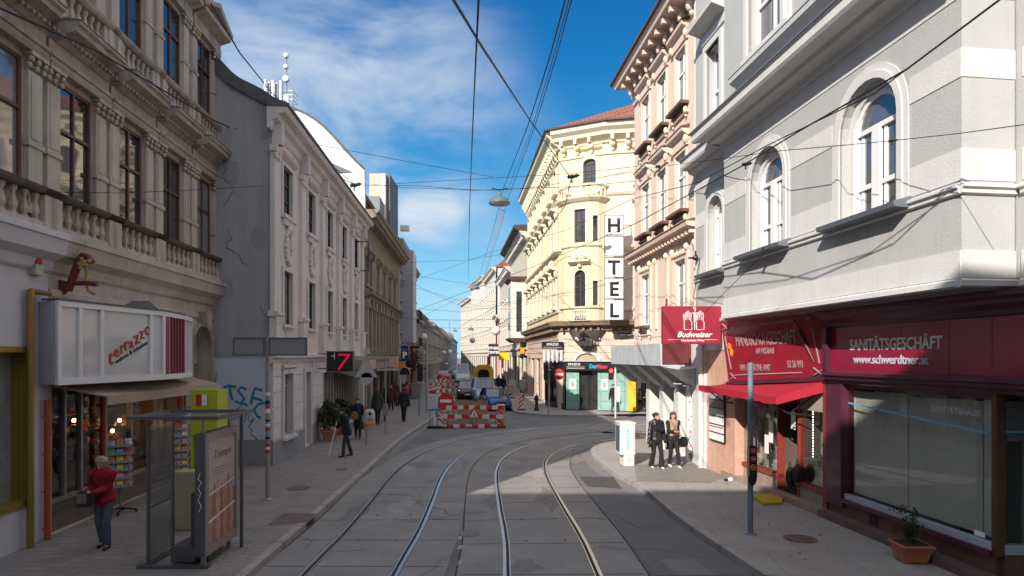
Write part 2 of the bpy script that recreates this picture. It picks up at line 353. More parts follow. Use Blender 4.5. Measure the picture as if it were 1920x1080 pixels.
# ------------------------------------------------------------------ ground
b = MB(); b.quad((-900, -300, ZR), (900, -300, ZR), (900, 1500, ZR), (-900, 1500, ZR)); o = b.build('road', ASPH); o['kind'] = 'structure'
def catmull(P, step=.5):
    P = [Vector((*p, 0)) for p in P]; out = []
    for i in range(len(P) - 1):
        p0, p1, p2, p3 = P[max(i - 1, 0)], P[i], P[i + 1], P[min(i + 2, len(P) - 1)]
        n = max(1, int((p2 - p1).length / step))
        for k in range(n):
            t = k / n; out.append(.5 * ((2 * p1) + (p2 - p0) * t + (2 * p0 - 5 * p1 + 4 * p2 - p3) * t * t + (3 * p1 - p0 - 3 * p2 + p3) * t ** 3))
    out.append(P[-1]); return out
def offset(C, d):
    out = []
    for i, p in enumerate(C):
        t = (C[min(i + 1, len(C) - 1)] - C[max(i - 1, 0)]).normalized(); out.append(p + Vector((t.y, -t.x, 0)) * d)
    return out
def strip(b, C, a, c, z, zc=None):
    A, B = offset(C, a), offset(C, c); zc = z if zc is None else zc
    vs = [(p.x, p.y, z) for p in A] + [(p.x, p.y, zc) for p in B]; n = len(A)
    return b.add(vs, [(i, i + 1, n + i + 1, n + i) for i in range(n - 1)])
KL = catmull([(-3.6, -30), (-3.95, 0), (-4.17, 10.4), (-4.3, 15.7), (-4.42, 20), (-4.6, 26), (-4.56, 30.4), (-4.5, 36), (-5.4, 46), (-9.0, 75), (-12.6, 115), (-16.4, 170), (-20.2, 230), (-28, 350)], 1)
KR = catmull([(5.2, -30), (4.6, 4), (3.96, 10), (3.56, 13.5), (3.42, 16.6), (2.97, 19.3), (2.8, 22), (2.9, 23.6), (3.4, 25.1), (4.6, 26.2), (8, 27.3), (30, 31)], .7)
KH = catmull([(40, 42.5), (9, 38.6), (4.5, 37.6), (2.3, 37.9), (.5, 39.6), (.0, 42), (-.1, 50), (-.6, 64), (-3.2, 100), (-9, 140), (-14.5, 165)], 1)
def pavement(name, K, side, far, m):
    """raised slab between kerb line K and the far side; side=+1 when the slab lies right of the line"""
    b = MB(); n = len(K); I = offset(K, .16 * side)
    top = [(p.x, p.y, 0) for p in I]; b.add(top + [(far(p)[0], far(p)[1], 0) for p in I], [(i, i + 1, n + i + 1, n + i) for i in range(n - 1)])
    o = b.build(name, m); o['kind'] = 'structure'
    b = MB(); strip(b, K, 0, .16 * side, .004); vs = [(p.x, p.y, .004) for p in K] + [(p.x - 0 * side, p.y, ZR - .05) for p in K]
    b.add(vs, [(i, i + 1, n + i + 1, n + i) for i in range(n - 1)])
    # joints between kerb stones
    o = b.build(name.replace('pavement', 'kerb'), KERBM); o['kind'] = 'structure'
pavement('pavement_left', KL, -1, lambda p: (-60, p.y), PAVL)
pavement('pavement_right', KR, 1, lambda p: (60, p.y if p.y < 24 else 24 + (p.y - 24) * .9), PAVR)
pavement('pavement_corner', KH, 1, lambda p: (60, max(p.y, 39.0) + 4), PAVR)
b = MB(); g0 = offset(KL, .0); strip(b, KL, .02, .30, ZR + .002); o = b.build('gutter_left', mat('gutter', (.20, .185, .17), .85, .2, 2, .2)); o['kind'] = 'structure'
b = MB(); strip(b, KR, -.35, -.02, ZR + .002); o = b.build('gutter_right', MATS['gutter']); o['kind'] = 'structure'
# asphalt patches, pit cover and granite setts as laid
b = MB(); b.quad(G(1085, 893, ZR + .006), G(1150, 894, ZR + .006), G(1166, 916, ZR + .006), G(1103, 912, ZR + .006)); o = b.build('road_patch', mat('dark_patch', (.07, .065, .06), .9, .3, 8, .5)); o['kind'] = 'structure'
b = MB(); P = [(1115, 940), (1230, 947), (1345, 1035), (1430, 1079), (1230, 1079)]; b.add([G(x, y, ZR + .006) for x, y in P], [range(5)]); o = b.build('road_repair', mat('new_asphalt', (.15, .145, .145), .85, .15, 1, .3)); o['kind'] = 'structure'
b = MB(); b.add([G(x, y, ZR + .010) for x, y in [(1236, 1048), (1300, 1050), (1345, 1079), (1270, 1079)]], [range(4)]); o = b.build('road_patch', mat('pale_patch', (.2, .19, .185), .85, .15, 3, .3)); o['kind'] = 'structure'
b = MB(); b.add([G(x, y, .005) for x, y in [(1188, 872), (1290, 868), (1370, 893), (1330, 905), (1195, 902)]], [range(5)]); o = b.build('setts_patch', SETT); o['kind'] = 'structure'
b = MB(); b.add([G(x, y, .005) for x, y in [(532, 962), (596, 963), (578, 979), (500, 985)]], [range(4)]); o = b.build('pavement_patch', mat('reddish_slab', (.17, .12, .11), .85, .2, 3, .3)); o['kind'] = 'structure'
# drain inlet in the left kerb, its shaded hole drawn as a black block
b = MB(); q = G(588, 975, -.05); b.box(-4.33, -4.235, q.y - .55, q.y + .1, -.112, -.018); tag(b.build('kerb_drain', BLACKM), 'black block drawn as the dark drain mouth in the left kerb', 'drain')
# ------------------------------------------------------------------ tram tracks
T1 = catmull([(-2.5, -30), (-2.6, 0), (-2.65, 10), (-2.63, 13), (-2.72, 16), (-2.82, 18.5), (-2.78, 21), (-2.45, 23.8), (-1.75, 26.2), (-.65, 28.2), (.85, 29.9), (2.8, 31.4), (6, 33.0), (10, 34.2), (30, 38)], .4)
T2 = catmull([(.9, -30), (.75, 0), (.66, 10.4), (.6, 12.8), (.48, 14.8), (.32, 18), (.3, 20.2), (.48, 22.3), (1.0, 24.3), (1.95, 26.1), (3.3, 27.5), (5.3, 28.9), (8.5, 30.2), (30, 34.6)], .4)
def track(C, label):
    t = thing('tram_track', label, 'tram track', (C[40].x, C[40].y, ZR), 'tram tracks set in the roadway')
    b = MB(); strip(b, C, -1.56, 1.56, ZR + .004); b.build('slab', SLAB, t)
    for s in (-1, 1):
        d = MB(); strip(d, C, s * .75 - .075, s * .75 + .075, ZR + .008); r = d.build('rail', RUSTY, t)
        d = MB(); strip(d, C, s * .75 + s * .002, s * .75 + s * .058, ZR + .014); strip(d, C, s * .75 - s * .055, s * .75 - s * .072, ZR + .013); d.build('rail_head', STEEL, r)
        d = MB(); strip(d, C, s * .75 - s * .048, s * .75 - s * .004, ZR + .0115); d.build('rail_groove', DARKJ, r)
    d = MB(); L = 0
    for i in range(1, len(C)):
        L += (C[i] - C[i - 1]).length
        if L > 1.52 and C[i].y > 5:
            L = 0; a, c = offset(C, -1.5)[i], offset(C, 1.5)[i]; tt = (C[i] - C[i - 1]).normalized() * .012
            for f0, f1 in ((0, .22), (.275, .725), (.78, 1)):
                p, q = a.lerp(c, f0), a.lerp(c, f1); d.quad(*[(v.x, v.y, ZR + .0062) for v in (p - tt, q - tt, q + tt, p + tt)])
    for s in ((-1.56,) if C is T1 else (-1.575, 1.56)): strip(d, C, s - .012, s + .012, ZR + .0068)
    d.build('slab_joint', DARKJ, t)
    d = MB()
    for i in range(40, len(C) - 30, 5):
        for s in (-.35, .4):
            p = offset(C, s)[i]; d.lathe((p.x, p.y, ZR + .004), [(.03, 0), (.028, .004)], 8)
    o_ = d.build('lifting_plug', DARKJ, t); o_['kind'] = 'stuff'
track(T1, 'left tram track curving right with a blue sheen on its rails')
track(T2, 'right tram track running beside the right pavement into the sun')
b = MB()
for y0 in (1000, 1018, 1046): 
    q = G(863, y0 + 8, ZR); b.quad(*[(q.x + dx, q.y + dy, ZR + .009) for dx, dy in ((-.045, -.16), (.03, -.16), (.045, .1), (-.03, .1))])
tag(b.build('road_marking', mat('worn_marking', (.34, .33, .32), .8, .35, 14, .1)), kind='structure')
# manhole covers down the middle of the roadway

for K, sd, nm in ((KL, -1, 'left'), (KR, 1, 'right'), (KH, 1, 'corner')):
    b = MB(); acc_ = 0
    for i in range(1, len(K)):
        acc_ += (K[i] - K[i - 1]).length
        if acc_ > 1.0 and 6 < K[i].y < 60:
            acc_ = 0; q = offset(K, .165 * sd)[i]; p = K[i] - (q - K[i]) * .02; tt = (K[i] - K[i - 1]).normalized() * .008
            b.hexa([(v.x, v.y, z) for z in (ZR, .0065) for v in (p - tt, q - tt, q + tt, p + tt)])
    b.build('kerb_joint_' + nm, DARKJ)['kind'] = 'structure'
for lab, x, y, r_ in (('round iron cover in the left pavement near the sign post', 560, 915, .3), ('round iron cover on the right pavement by the traffic light', 1500, 1010, .3), ('small square water cover on the left pavement', 640, 880, .14)):
    q = G(x, y, .004); b = MB(); b.lathe(q, [(r_, 0), (r_, .004)], 22) if r_ > .2 else b.box(q.x - r_, q.x + r_, q.y - r_, q.y + r_, .002, .008); tag(b.build('manhole_cover', RUSTY), lab, 'manhole cover')
q = G(880, 1000, ZR + .008); b = MB(); b.lathe(q, [(.22, 0), (.22, .003)], 20); tag(b.build('manhole_cover', RUSTY), 'round cover in the concrete between the two inner rails', 'manhole cover')

rr = random.Random(77); b = MB()
for k in range(26):
    p = Vector((rr.uniform(-4, 3.2), rr.uniform(11, 30), ZR + .0085)); a = rr.uniform(0, 6.28); pts = [p.copy()]
    for j in range(rr.randint(3, 8)): a += rr.uniform(-.6, .6); p = p + Vector((math.cos(a), math.sin(a), 0)) * rr.uniform(.15, .4); pts.append(p.copy())
    w = rr.uniform(.004, .009)
    for i in range(len(pts) - 1): t_ = (pts[i + 1] - pts[i]).normalized(); n_ = Vector((-t_.y, t_.x, 0)) * w; b.quad(pts[i] - n_, pts[i] + n_, pts[i + 1] + n_, pts[i + 1] - n_)
b.build('road_crack', DARKJ)['kind'] = 'structure'
b = MB()
for k in range(420):
    l = rr.random() < .5; y = rr.uniform(10.5, 34); x = rr.uniform(-8, -4.9) if l else rr.uniform(4.2, 6.2); r_ = rr.uniform(.012, .03); q = [(x + r_ * math.cos(a), y + r_ * math.sin(a), .0085) for a in (0, 1, 2, 3, 4, 5)]
    b.add(q, [range(6)])
o = b.build('gum_spots', mat('dark_gum', (.07, .065, .06), .8, .2, 5, 0)); tag(o, 'dark chewing gum spots trodden into both pavements', 'gum spots', kind='stuff')
b = MB()
for k in range(90):
    l = rr.random() < .6; y = rr.uniform(10.5, 30); x = (-4.45 + rr.uniform(0, .25)) if l else rr.uniform(4.1, 5.8); a = rr.uniform(0, 3); s = rr.uniform(.012, .035); z = ZR + .006 if l else .008
    b.add([(x + s * math.cos(a), y + s * math.sin(a), z), (x - s * .4 * math.sin(a), y + s * .4 * math.cos(a), z + .008), (x - s * math.cos(a), y - s * math.sin(a), z), (x + s * .4 * math.sin(a), y - s * .4 * math.cos(a), z + .003)], [(0, 1, 2, 3)])
o = b.build('litter', mat('pale_litter', (.45, .38, .28), .8, .5, 9, 0)); tag(o, 'small scraps of litter and dry leaves along the kerbs', 'litter', kind='stuff')

for k in range(16):
    c = Vector((rr.uniform(-4, 3), rr.uniform(10.5, 27), ZR + .0064 + .0001 * k)); rx_, ry_ = rr.uniform(.12, .45), rr.uniform(.3, 1.3); n = 22; ph = rr.uniform(0, 6)
    b = MB(); b.add([(c.x + rx_ * (1 + .35 * math.sin(3 * t_ + ph)) * math.cos(t_), c.y + ry_ * (1 + .25 * math.sin(5 * t_ + ph)) * math.sin(t_), c.z) for t_ in [6.283 * j / n for j in range(n)]], [range(n)])
    b.build('road_stain', [mat('oil_stained_concrete', (.175, .165, .155), .7, .25, 5, .2), mat('pale_worn_concrete', (.285, .27, .255), .85, .2, 5, .2)][k % 3 == 0])['kind'] = 'structure'
# ================================================================== LEFT SIDE
STONE = mat('sooty_limestone', (.43, .365, .295), .85, .25, .9, .35, fine=22, streak=.7, streakcol=(.17, .13, .10))
STONE_L = mat('cleaner_limestone', (.52, .45, .375), .85, .2, 1.1, .25, fine=22, streak=.55, streakcol=(.24, .22, .18))
STONE_D = mat('sooty_top_face', (.12, .105, .09), .9, .3, 2, .3)
CREAMP = mat('white_render', (.60, .59, .62), .8, .08, 1.5, .12, streak=.12)
WOODR = mat('red_brown_window_paint', (.14, .058, .042), .5, .15, 3, .05)
PANE = glossy_pane('window_pane', (.03, .035, .04)); PANE2 = glossy_pane('pane_with_net_curtain', (.20, .21, .22), .06); PANE3 = glossy_pane('pane_with_blind', (.35, .33, .3), .08)
GOLD = mat('gold_anodised_frame', (.36, .23, .06), .35, .12, 3, .03, metal=.5)
REDPIPE = mat('orange_red_pipe', (.42, .075, .035), .45, .12, 3, .03)
L1F = Fac(-7.885 + .075 * 2.0, -2.0, -.075, 1, 1)
u_of = lambda Y: (Y + 2.0) * math.sqrt(1 + .075 ** 2)
E1 = u_of(20.1); S1 = u_of(3.4)
l1 = thing('stone_townhouse', 'sooty ornate limestone townhouse with balustrades and red brown windows', 'building', (-9, 10, 0))
WU = [(L1F.U(100, -.15), L1F.U(151, -.15)), (L1F.U(212, -.15), L1F.U(248, -.15)), (L1F.U(297, -.15), L1F.U(322, -.15)), (L1F.U(361, -.15), L1F.U(381, -.15))]
sp = (sum(WU[3]) - sum(WU[0])) / 6; cs = [sum(WU[0]) / 2 + sp * k for k in range(4)]
cs = [cs[0] - sp * 3.0, cs[0] - 2 * sp, cs[0] - sp] + cs; ww = .56
cs = [c for c in cs if c - 1 > S1]
Z1a, Z1b, Z2a, Z2b, Z3a, Z3b = 6.35, 8.78, 10.85, 12.9, 14.6, 16.0
holes = [(c - ww, c + ww, Z1a, Z1b) for c in cs] + [(c - ww, c + ww, Z2a, Z2b) for c in cs]
b = MB(); wall(b, L1F, S1, E1, 5.15, 15.3, holes, .12); b.build('upper_wall', STONE, l1)
b = MB(); fbox(b, L1F, S1, E1 - .01, -9, -.32, 3.2, 15.3); b.build('building_mass', STONE, l1)
b = MB(); fmould(b, L1F, S1, E1, [(.0, 15.1), (.12, 15.2), (.2, 15.5), (.65, 15.65), (.8, 15.9), (.8, 16.0), (.3, 16.15)], ends=1); b.build('main_cornice', STONE_L, l1)
b = MB(); fmould(b, L1F, S1, E1, [(.2, 16.15), (-.3, 17.3), (-1.6, 17.9)], back=-8); b.build('roof', SLATE, l1)
UW = L1F.U(90)                           # end of the white painted ground floor
for nm, ua, ub, m in (('ground_floor_cornice', UW, E1, STONE_L), ('painted_cornice', S1, UW, CREAMP)):
    b = MB(); fmould(b, L1F, ua, ub, [(.02, 5.0), (.08, 5.05), (.12, 5.22), (.32, 5.34), (.38, 5.6), (.42, 5.62), (.42, 5.74), (.1, 5.8)], ends=0); b.build(nm, m, l1)
b = MB(); fmould(b, L1F, UW, E1, [(.01, 4.55), (.06, 4.58), (.07, 4.68), (.02, 4.72)]); b.build('string_course', STONE_L, l1)
import itertools
for i, c in enumerate(cs):
    k = i - (len(cs) - 4)
    window(L1F, (c - ww, c + ww, Z1a, Z1b), l1, WOODR, [PANE, PANE, PANE2, PANE][i % 4], 2, (.62,), .06, -.04)
    window(L1F, (c - ww, c + ww, Z2a, Z2b), l1, WOODR, [PANE, PANE, PANE, PANE2][i % 4], 2, (.62,), .055, -.04)
    # pilasters with capitals either side of the first-floor window
    for s in (-1, 1):
        for (za, zb, w, nm) in ((Z1a - .35, Z1b + .12, .19, 'pilaster'), (Z2a - .2, Z2b + .1, .16, 'upper_pilaster')):
            q = c + s * (ww + w + .05); b = MB()
            fbox(b, L1F, q - w, q + w, -.02, .08, za, zb - .32); fbox(b, L1F, q - w - .03, q + w + .03, -.02, .11, za, za + .18)
            fbox(b, L1F, q - w - .04, q + w + .03, -.02, .11, za + (zb - za) * .42, za + (zb - za) * .45)
            fbox(b, L1F, q - w + .06, q + w - .06, .08, .095, za + (zb - za) * .47, zb - .42)
            z = zb - .32
            for r_ in range(2):
                for e in range(3): b.sphere(L1F.p(q - w + w * e, .1 + .03 * r_, z + .08 + .11 * r_), .06, 6, 4)
            fbox(b, L1F, q - w - .05, q + w + .05, -.02, .18, zb - .07, zb)
            b.build(nm, STONE_L, l1)
    # entablature and hood over the first-floor window
    b = MB(); h0 = Z1b + .12
    fmould(b, L1F, c - 1.04, c + 1.04, [(.17, h0), (.2, h0 + .07), (.17, h0 + .08), (.17, h0 + .16), (.21, h0 + .17), (.21, h0 + .24)])
    fbox(b, L1F, c - 1.02, c + 1.02, -.02, .12, h0 + .24, h0 + .5)
    hw_ = sp / 2 - .13; fmould(b, L1F, c - hw_ + .08, c + hw_ - .08, [(.16, h0 + .5), (.26, h0 + .56), (.3, h0 + .66), (.52, h0 + .72), (.52, h0 + .82), (.58, h0 + .86), (.58, h0 + .92), (.1, h0 + .98)])
    for e in range(16): fbox(b, L1F, c - 1.1 + e * .142, c - 1.04 + e * .142, .2, .34, h0 + .56, h0 + .62)
    b.build('window_hood', STONE, l1)
    b = MB(); fmould(b, L1F, c - hw_ + .06, c + hw_ - .06, [(.595, h0 + .925), (.60, h0 + .935), (.11, h0 + .99)]); b.build('hood_flashing', mat('lead_flashing', (.2, .21, .22), .5, .2, 3, .1), l1)
    # triangular pediment over the second-floor window
    b = MB(); h0 = Z2b + .1
    fmould(b, L1F, c - 1.0, c + 1.0, [(.15, h0), (.18, h0 + .1), (.15, h0 + .12), (.15, h0 + .3), (.3, h0 + .36), (.46, h0 + .42), (.48, h0 + .52)])
    for s in (-1, 1):
        b.hexa([L1F.p(c + s * 1.08, 0, h0 + .52), L1F.p(c, 0, h0 + .98), L1F.p(c, .5, h0 + .98), L1F.p(c + s * 1.08, .5, h0 + .52), L1F.p(c + s * 1.08, 0, h0 + .64), L1F.p(c, 0, h0 + 1.12), L1F.p(c, .52, h0 + 1.12), L1F.p(c + s * 1.08, .52, h0 + .64)])
    b.prism([L1F.p(c - .9, .02, h0 + .52), L1F.p(c + .9, .02, h0 + .52), L1F.p(c, .02, h0 + .95)], L1F.n * .12)
    b.build('pediment', STONE, l1)
    # balustrades under both rows of windows
    for (zt, hh, wd, nm) in ((6.5, .72, 1.14, 'balustrade'), (10.62, .8, .98, 'upper_balustrade')):
        b = MB(); z0 = zt - hh
        for s in (-1, 1): fbox(b, L1F, c + s * wd - .17, c + s * wd + .17, -.02, .24, z0, zt - .12)
        fbox(b, L1F, c - wd, c + wd, -.02, .1, z0, z0 + .1); fbox(b, L1F, c - wd + .17, c + wd - .17, .0, .22, z0, z0 + .1)
        fbox(b, L1F, c - wd - .0, c + wd + .0, -.02, .02, z0 + .1, zt - .1)
        n = 6
        bw = wd - .42
        for e in range(n): baluster(b, L1F.p(c - bw + 2 * bw * e / (n - 1), .12, z0 + .1), hh - .22, .075)
        for s in (-1, 1): fbox(b, L1F, c + s * (bw + .2) - .09, c + s * (bw + .2) + .09, .02, .21, z0 + .1, zt - .12)
        b.build(nm, STONE_L, l1)
        b = MB(); fmould(b, L1F, c - wd - .22, c + wd + .22, [(.24, zt - .11), (.29, zt - .06), (.31, zt), (.1, zt + .03)]); b.build(nm + '_rail', STONE_D if nm == 'balustrade' else STONE, l1)
b = MB()
for c in [cs[0] - sp / 2] + [c + sp / 2 for c in cs[:-1]]: fbox(b, L1F, c - .38, c + .38, -.02, .12, 5.8, 6.37)
b.build('pedestal_panel', STONE_L, l1)
# ground floor: painted part with gold shop window, stone part with shopfront and arched doorway
gw = (L1F.U(-60), L1F.U(58), .75, 3.6)
b = MB(); wall(b, L1F, S1, UW, 0, 5.0, [(gw[0], gw[1], gw[2], gw[3])], .5); b.build('painted_wall', CREAMP, l1)
b = MB()
for k, (d, o1) in enumerate(((0, .05), (.1, -.06), (.17, -.14))):
    q = (gw[0] + d, gw[1] - d * .6, gw[2] + d * .3, gw[3] - d * .6); w = .1 if k == 0 else .05
    fbox(b, L1F, q[0], q[0] + w, o1 - .3, o1, q[2], q[3]); fbox(b, L1F, q[1] - w, q[1], o1 - .3, o1, q[2], q[3]); fbox(b, L1F, q[0] + w, q[1] - w, o1 - .3, o1, q[2], q[2] + w); fbox(b, L1F, q[0] + w, q[1] - w, o1 - .3, o1, q[3] - w, q[3])
gf = b.build('gold_window_frame', GOLD, l1)
b = MB(); fbox(b, L1F, gw[0] + .2, gw[1] - .15, -.26, -.24, gw[2] + .05, gw[3] - .1); b.build('shop_pane', glossy_pane('greenish_shop_pane', (.26, .30, .27), .06), gf)
b = MB(); b.tube([L1F.p(L1F.U(57, .12), .12, 0), L1F.p(L1F.U(57, .12), .12, 4.62)], .06, 10); b.tube([L1F.p(L1F.U(57, .12), .12, 4.6), L1F.p(L1F.U(93, .12), .12, 4.6)], .05, 8); b.build('gold_pipe', GOLD, l1, smooth=True)
UD0, UD1 = L1F.U(356), L1F.U(391)
US0, US1 = L1F.U(97), L1F.U(343)
b = MB(); wall(b, L1F, UW, E1, 0, 5.15, [(US0, US1, .02, 3.0), (UD0, UD1, .02, 4.35, .7)], .6); b.build('ground_floor_wall', STONE_L, l1)
b = MB()   # rusticated joints as raised blocks round the doorway
for k in range(9):
    z = .15 + k * .46; e = .05 if k % 2 else .0
    fbox(b, L1F, UD1 + .05, E1 - .02 - e, -.02, .06, z, z + .42); 
    fbox(b, L1F, US1 + .06, UD0 - .08, -.02, .06, z, z + .42) if z < 4.4 else None
b.build('quoin', STONE_L, l1)
b = MB(); surround(b, L1F, (UD0, UD1, .02, 4.35, .7), .1, .12); fbox(b, L1F, UD1 - .02, UD1 + .28, -.02, .14, 2.75, 2.95)
c = (UD0 + UD1) / 2; b.prism([L1F.p(c - .12, .0, 4.3), L1F.p(c + .12, .0, 4.3), L1F.p(c + .2, .0, 4.75), L1F.p(c - .2, .0, 4.75)], L1F.n * .3)
b.build('doorway_surround', STONE, l1)
b = MB(); fbox(b, L1F, UD0, UD1, -.62, -.55, .02, 3.2); fbox(b, L1F, UD0, UD1, -.66, -.6, 3.2, 4.4); b.build('door', mat('brown_door', (.13, .085, .065), .6, .15, 3, .1), l1)
# shop interior
b = MB(); fbox(b, L1F, US0 - .3, US1 + .3, -3.6, -3.5, 0, 3.2); fbox(b, L1F, US0 - .3, US0 - .2, -3.5, -.6, 0, 3.2); fbox(b, L1F, US1 + .2, US1 + .3, -3.5, -.6, 0, 3.2); fbox(b, L1F, US0 - .2, US1 + .2, -3.5, -.6, 3.05, 3.15); fbox(b, L1F, US0 - .2, US1 + .2, -3.5, -.6, .02, .06)
b.build('shop_room', mat('dim_shop_room', (.16, .12, .09), .9, .4, 1.5, .2), l1)
OR = [mat('ware_%s' % n, c, .6, .3, 9, .1) for n, c in (('cream', (.55, .5, .4)), ('red', (.4, .08, .06)), ('teal', (.08, .25, .25)), ('brown', (.2, .12, .06)), ('grey', (.3, .3, .3)), ('ochre', (.5, .3, .08)))]
for mi, m in enumerate(OR):
    b = MB(); rr = random.Random(mi)
    for k in range(34):
        u = rr.uniform(US0 + .1, US1 - .1); o = rr.uniform(-2.6, -.95); z = rr.choice([.62, .62, 1.15, 1.6, 2.05]); s = rr.uniform(.05, .17)
        if rr.random() < .5: b.lathe(L1F.p(u, o, z), [(s * .5, 0), (s * .8, s * .7), (s * .4, s * 1.5), (s * .5, s * 1.9)], 8)
        else: fbox(b, L1F, u, u + s, o, o + s, z, z + s * rr.uniform(.8, 2.2))
    b.build('shop_ware', m, l1)
b = MB()
for z in (.58, 1.12, 1.57, 2.02): fbox(b, L1F, US0 + .05, US1 - .05, -2.7, -1.7 if z > 1 else -.7, z - .03, z)
b.build('shop_shelf', mat('wood_shelf', (.22, .14, .08), .6, .2, 4, .1), l1)
WARM = emit('warm_bulb', (1.0, .5, .18), 45)
b = MB()
for x, y in ((219, 752), (224, 788), (211, 808), (139, 788), (285, 776), (290, 743)): 
    u, z = L1F.px(x, y, -1.3); b.sphere(L1F.p(u, -1.3, z), .045, 8, 6)
b.build('shop_lamp', WARM, l1)
DKFR = mat('dark_alu_frame', (.09, .09, .095), .4, .1, 3, .03, metal=.4)
b = MB()
D1, D2, D3 = L1F.U(168), L1F.U(197), L1F.U(330)
for u in (US0, D1, D2, L1F.U(240), L1F.U(285), D3, US1 - .06): fbox(b, L1F, u, u + .07, -.62, -.5, .02, 3.0)
fbox(b, L1F, US0, US1, -.62, -.5, .42, .5); fbox(b, L1F, US0, US1, -.62, -.5, 2.92, 3.0)
fr = b.build('shopfront_frame', GALV, l1)
b = MB(); fbox(b, L1F, US0, US1, -.575, -.565, .5, 2.92); b.build('shop_glass', thin_glass('shop_glass', (.8, .82, .8)), fr)
b = MB(); fbox(b, L1F, US0, US1, -.62, -.1, .02, .3); fbox(b, L1F, US0, US1, -.62, -.3, .3, .42); b.build('shop_stallriser', mat('brown_plinth', (.15, .115, .095), .7, .2, 3, .15), l1)
for x in (89, 192, 336):
    u = L1F.U(x, .1) if x != 192 else L1F.U(x, -.45); o = .1 if x != 192 else -.45
    b = MB(); b.tube([L1F.p(u, o, .02), L1F.p(u, o, 2.62)], .055, 10)
    for z in (.2, .9, 1.6, 2.3): b.bar(L1F.p(u, o, z), L1F.p(u, o - .14, z), .02, .02)
    b.build('red_post', REDPIPE, l1, smooth=True)
# awning under the sign box
b = MB(); ua, ub = L1F.U(100, .1), US1 + .1
b.hexa([L1F.p(ua, .02, 2.86), L1F.p(ub, .02, 2.86), L1F.p(ub, .95, 2.62), L1F.p(ua + .5, .8, 2.62), L1F.p(ua, .02, 2.89), L1F.p(ub, .02, 2.89), L1F.p(ub, .96, 2.65), L1F.p(ua + .5, .81, 2.65)])
b.hexa([L1F.p(ua + .5, .8, 2.46), L1F.p(ub, .95, 2.46), L1F.p(ub, .97, 2.46), L1F.p(ua + .5, .82, 2.46), L1F.p(ua + .5, .8, 2.64), L1F.p(ub, .95, 2.64), L1F.p(ub, .97, 2.64), L1F.p(ua + .5, .82, 2.64)])
b.build('awning', mat('beige_awning_cloth', (.42, .32, .24), .85, .1, 3, .1), l1)
# --- sign box of the shop
sb = thing('lightbox_sign', 'white framed bay shaped lightbox lettered terrazzo in red over the shop awning', 'shop sign', (-8.3, 12.5, 2.9))
Pq = [Vector((-8.78, 11.9, 0)), Vector((-8.3, 11.65, 0)), Vector((-7.96, 14.58, 0)), Vector((-8.2, 16.0, 0)), Vector((-8.54, 17.0, 0))]
z0, z1 = 2.9, 4.45
back = [Vector((-9.16, 17, 0)), Vector((-8.85, 11.9, 0))]
b = MB(); b.prism([p + Vector((-.05, 0, z0 + .01)) for p in Pq + back], (0, 0, z1 - z0 - .02)); b.build('box', mat('grey_white_box', (.55, .57, .61), .5, .06, 2, .03), sb)
def seg(b, p, q, o0, o1, za, zb, inset=0):
    d = (q - p).normalized(); n = Vector((d.y, -d.x, 0)); p, q = p + d * inset, q - d * inset
    return b.hexa([p + n * o0 + Vector((0, 0, za)), q + n * o0 + Vector((0, 0, za)), q + n * o1 + Vector((0, 0, za)), p + n * o1 + Vector((0, 0, za)), p + n * o0 + Vector((0, 0, zb)), q + n * o0 + Vector((0, 0, zb)), q + n * o1 + Vector((0, 0, zb)), p + n * o1 + Vector((0, 0, zb))])
b = MB(); bf = MB()
for i in (1, 3): seg(b, Pq[i], Pq[i + 1], -.03, .0, z0 + .12, z1 - .1)
seg(b, Pq[2], Pq[3], -.03, 0, z0 + .1, z1 - .08)
b.build('opal_panel', mat('opal_glass_panel', (.56, .55, .55), .12, .1, 1.2, .0, spec=.8), sb)
A, B = Pq[1], Pq[2]
for i in (1, 2, 3): 
    seg(bf, Pq[i], Pq[i + 1], -.02, .05, z0, z0 + .12); seg(bf, Pq[i], Pq[i + 1], -.02, .05, z1 - .1, z1)
d = (B - A)
for f in (0, .165, .35, .84, .985): seg(bf, A + d * f, A + d * (f + .03), -.02, .045, z0 + .12, z1 - .1)
for f in (.0, .5, .93): seg(bf, Pq[3] + (Pq[4] - Pq[3]) * f, Pq[3] + (Pq[4] - Pq[3]) * (f + .06), -.02, .045, z0 + .12, z1 - .1)
bf.build('frame', mat('white_sign_frame', (.74, .73, .74), .45, .05, 3, .02), sb)
bd = MB(); seg(bd, Pq[2] + (Pq[3] - Pq[2]) * .05, Pq[2] + (Pq[3] - Pq[2]) * .22, .0, .04, z0 + .12, z1 - .1)
for k in range(5): q = .34 + k * .14; seg(bd, Pq[2] + (Pq[3] - Pq[2]) * q, Pq[2] + (Pq[3] - Pq[2]) * (q + .05), .0, .04, z0 + .12, z1 - .1)
bd.build('stripe', mat('crimson_stripe', (.2, .02, .05), .5, .1, 3, .02), sb)
b = MB(); seg(b, Pq[1], Pq[2], -.3, .06, z1, z1 + .04); seg(b, Pq[2], Pq[3], -.3, .06, z1, z1 + .04); b.prism([Vector((-8.1, 13.9, z1 + .04)), Vector((-8.1, 14.7, z1 + .04)), Vector((-8.1, 14.3, z1 + .22))], (-.4, 0, 0)); b.build('top_flashing', SLATE, sb)
dn = d.normalized(); nn = Vector((dn.y, -dn.x, 0))
RS = mat('red_lettering', (.42, .045, .03), .5, .2, 9, .02)
base = A + d * .43 + nn * .01 + Vector((0, 0, 3.28))
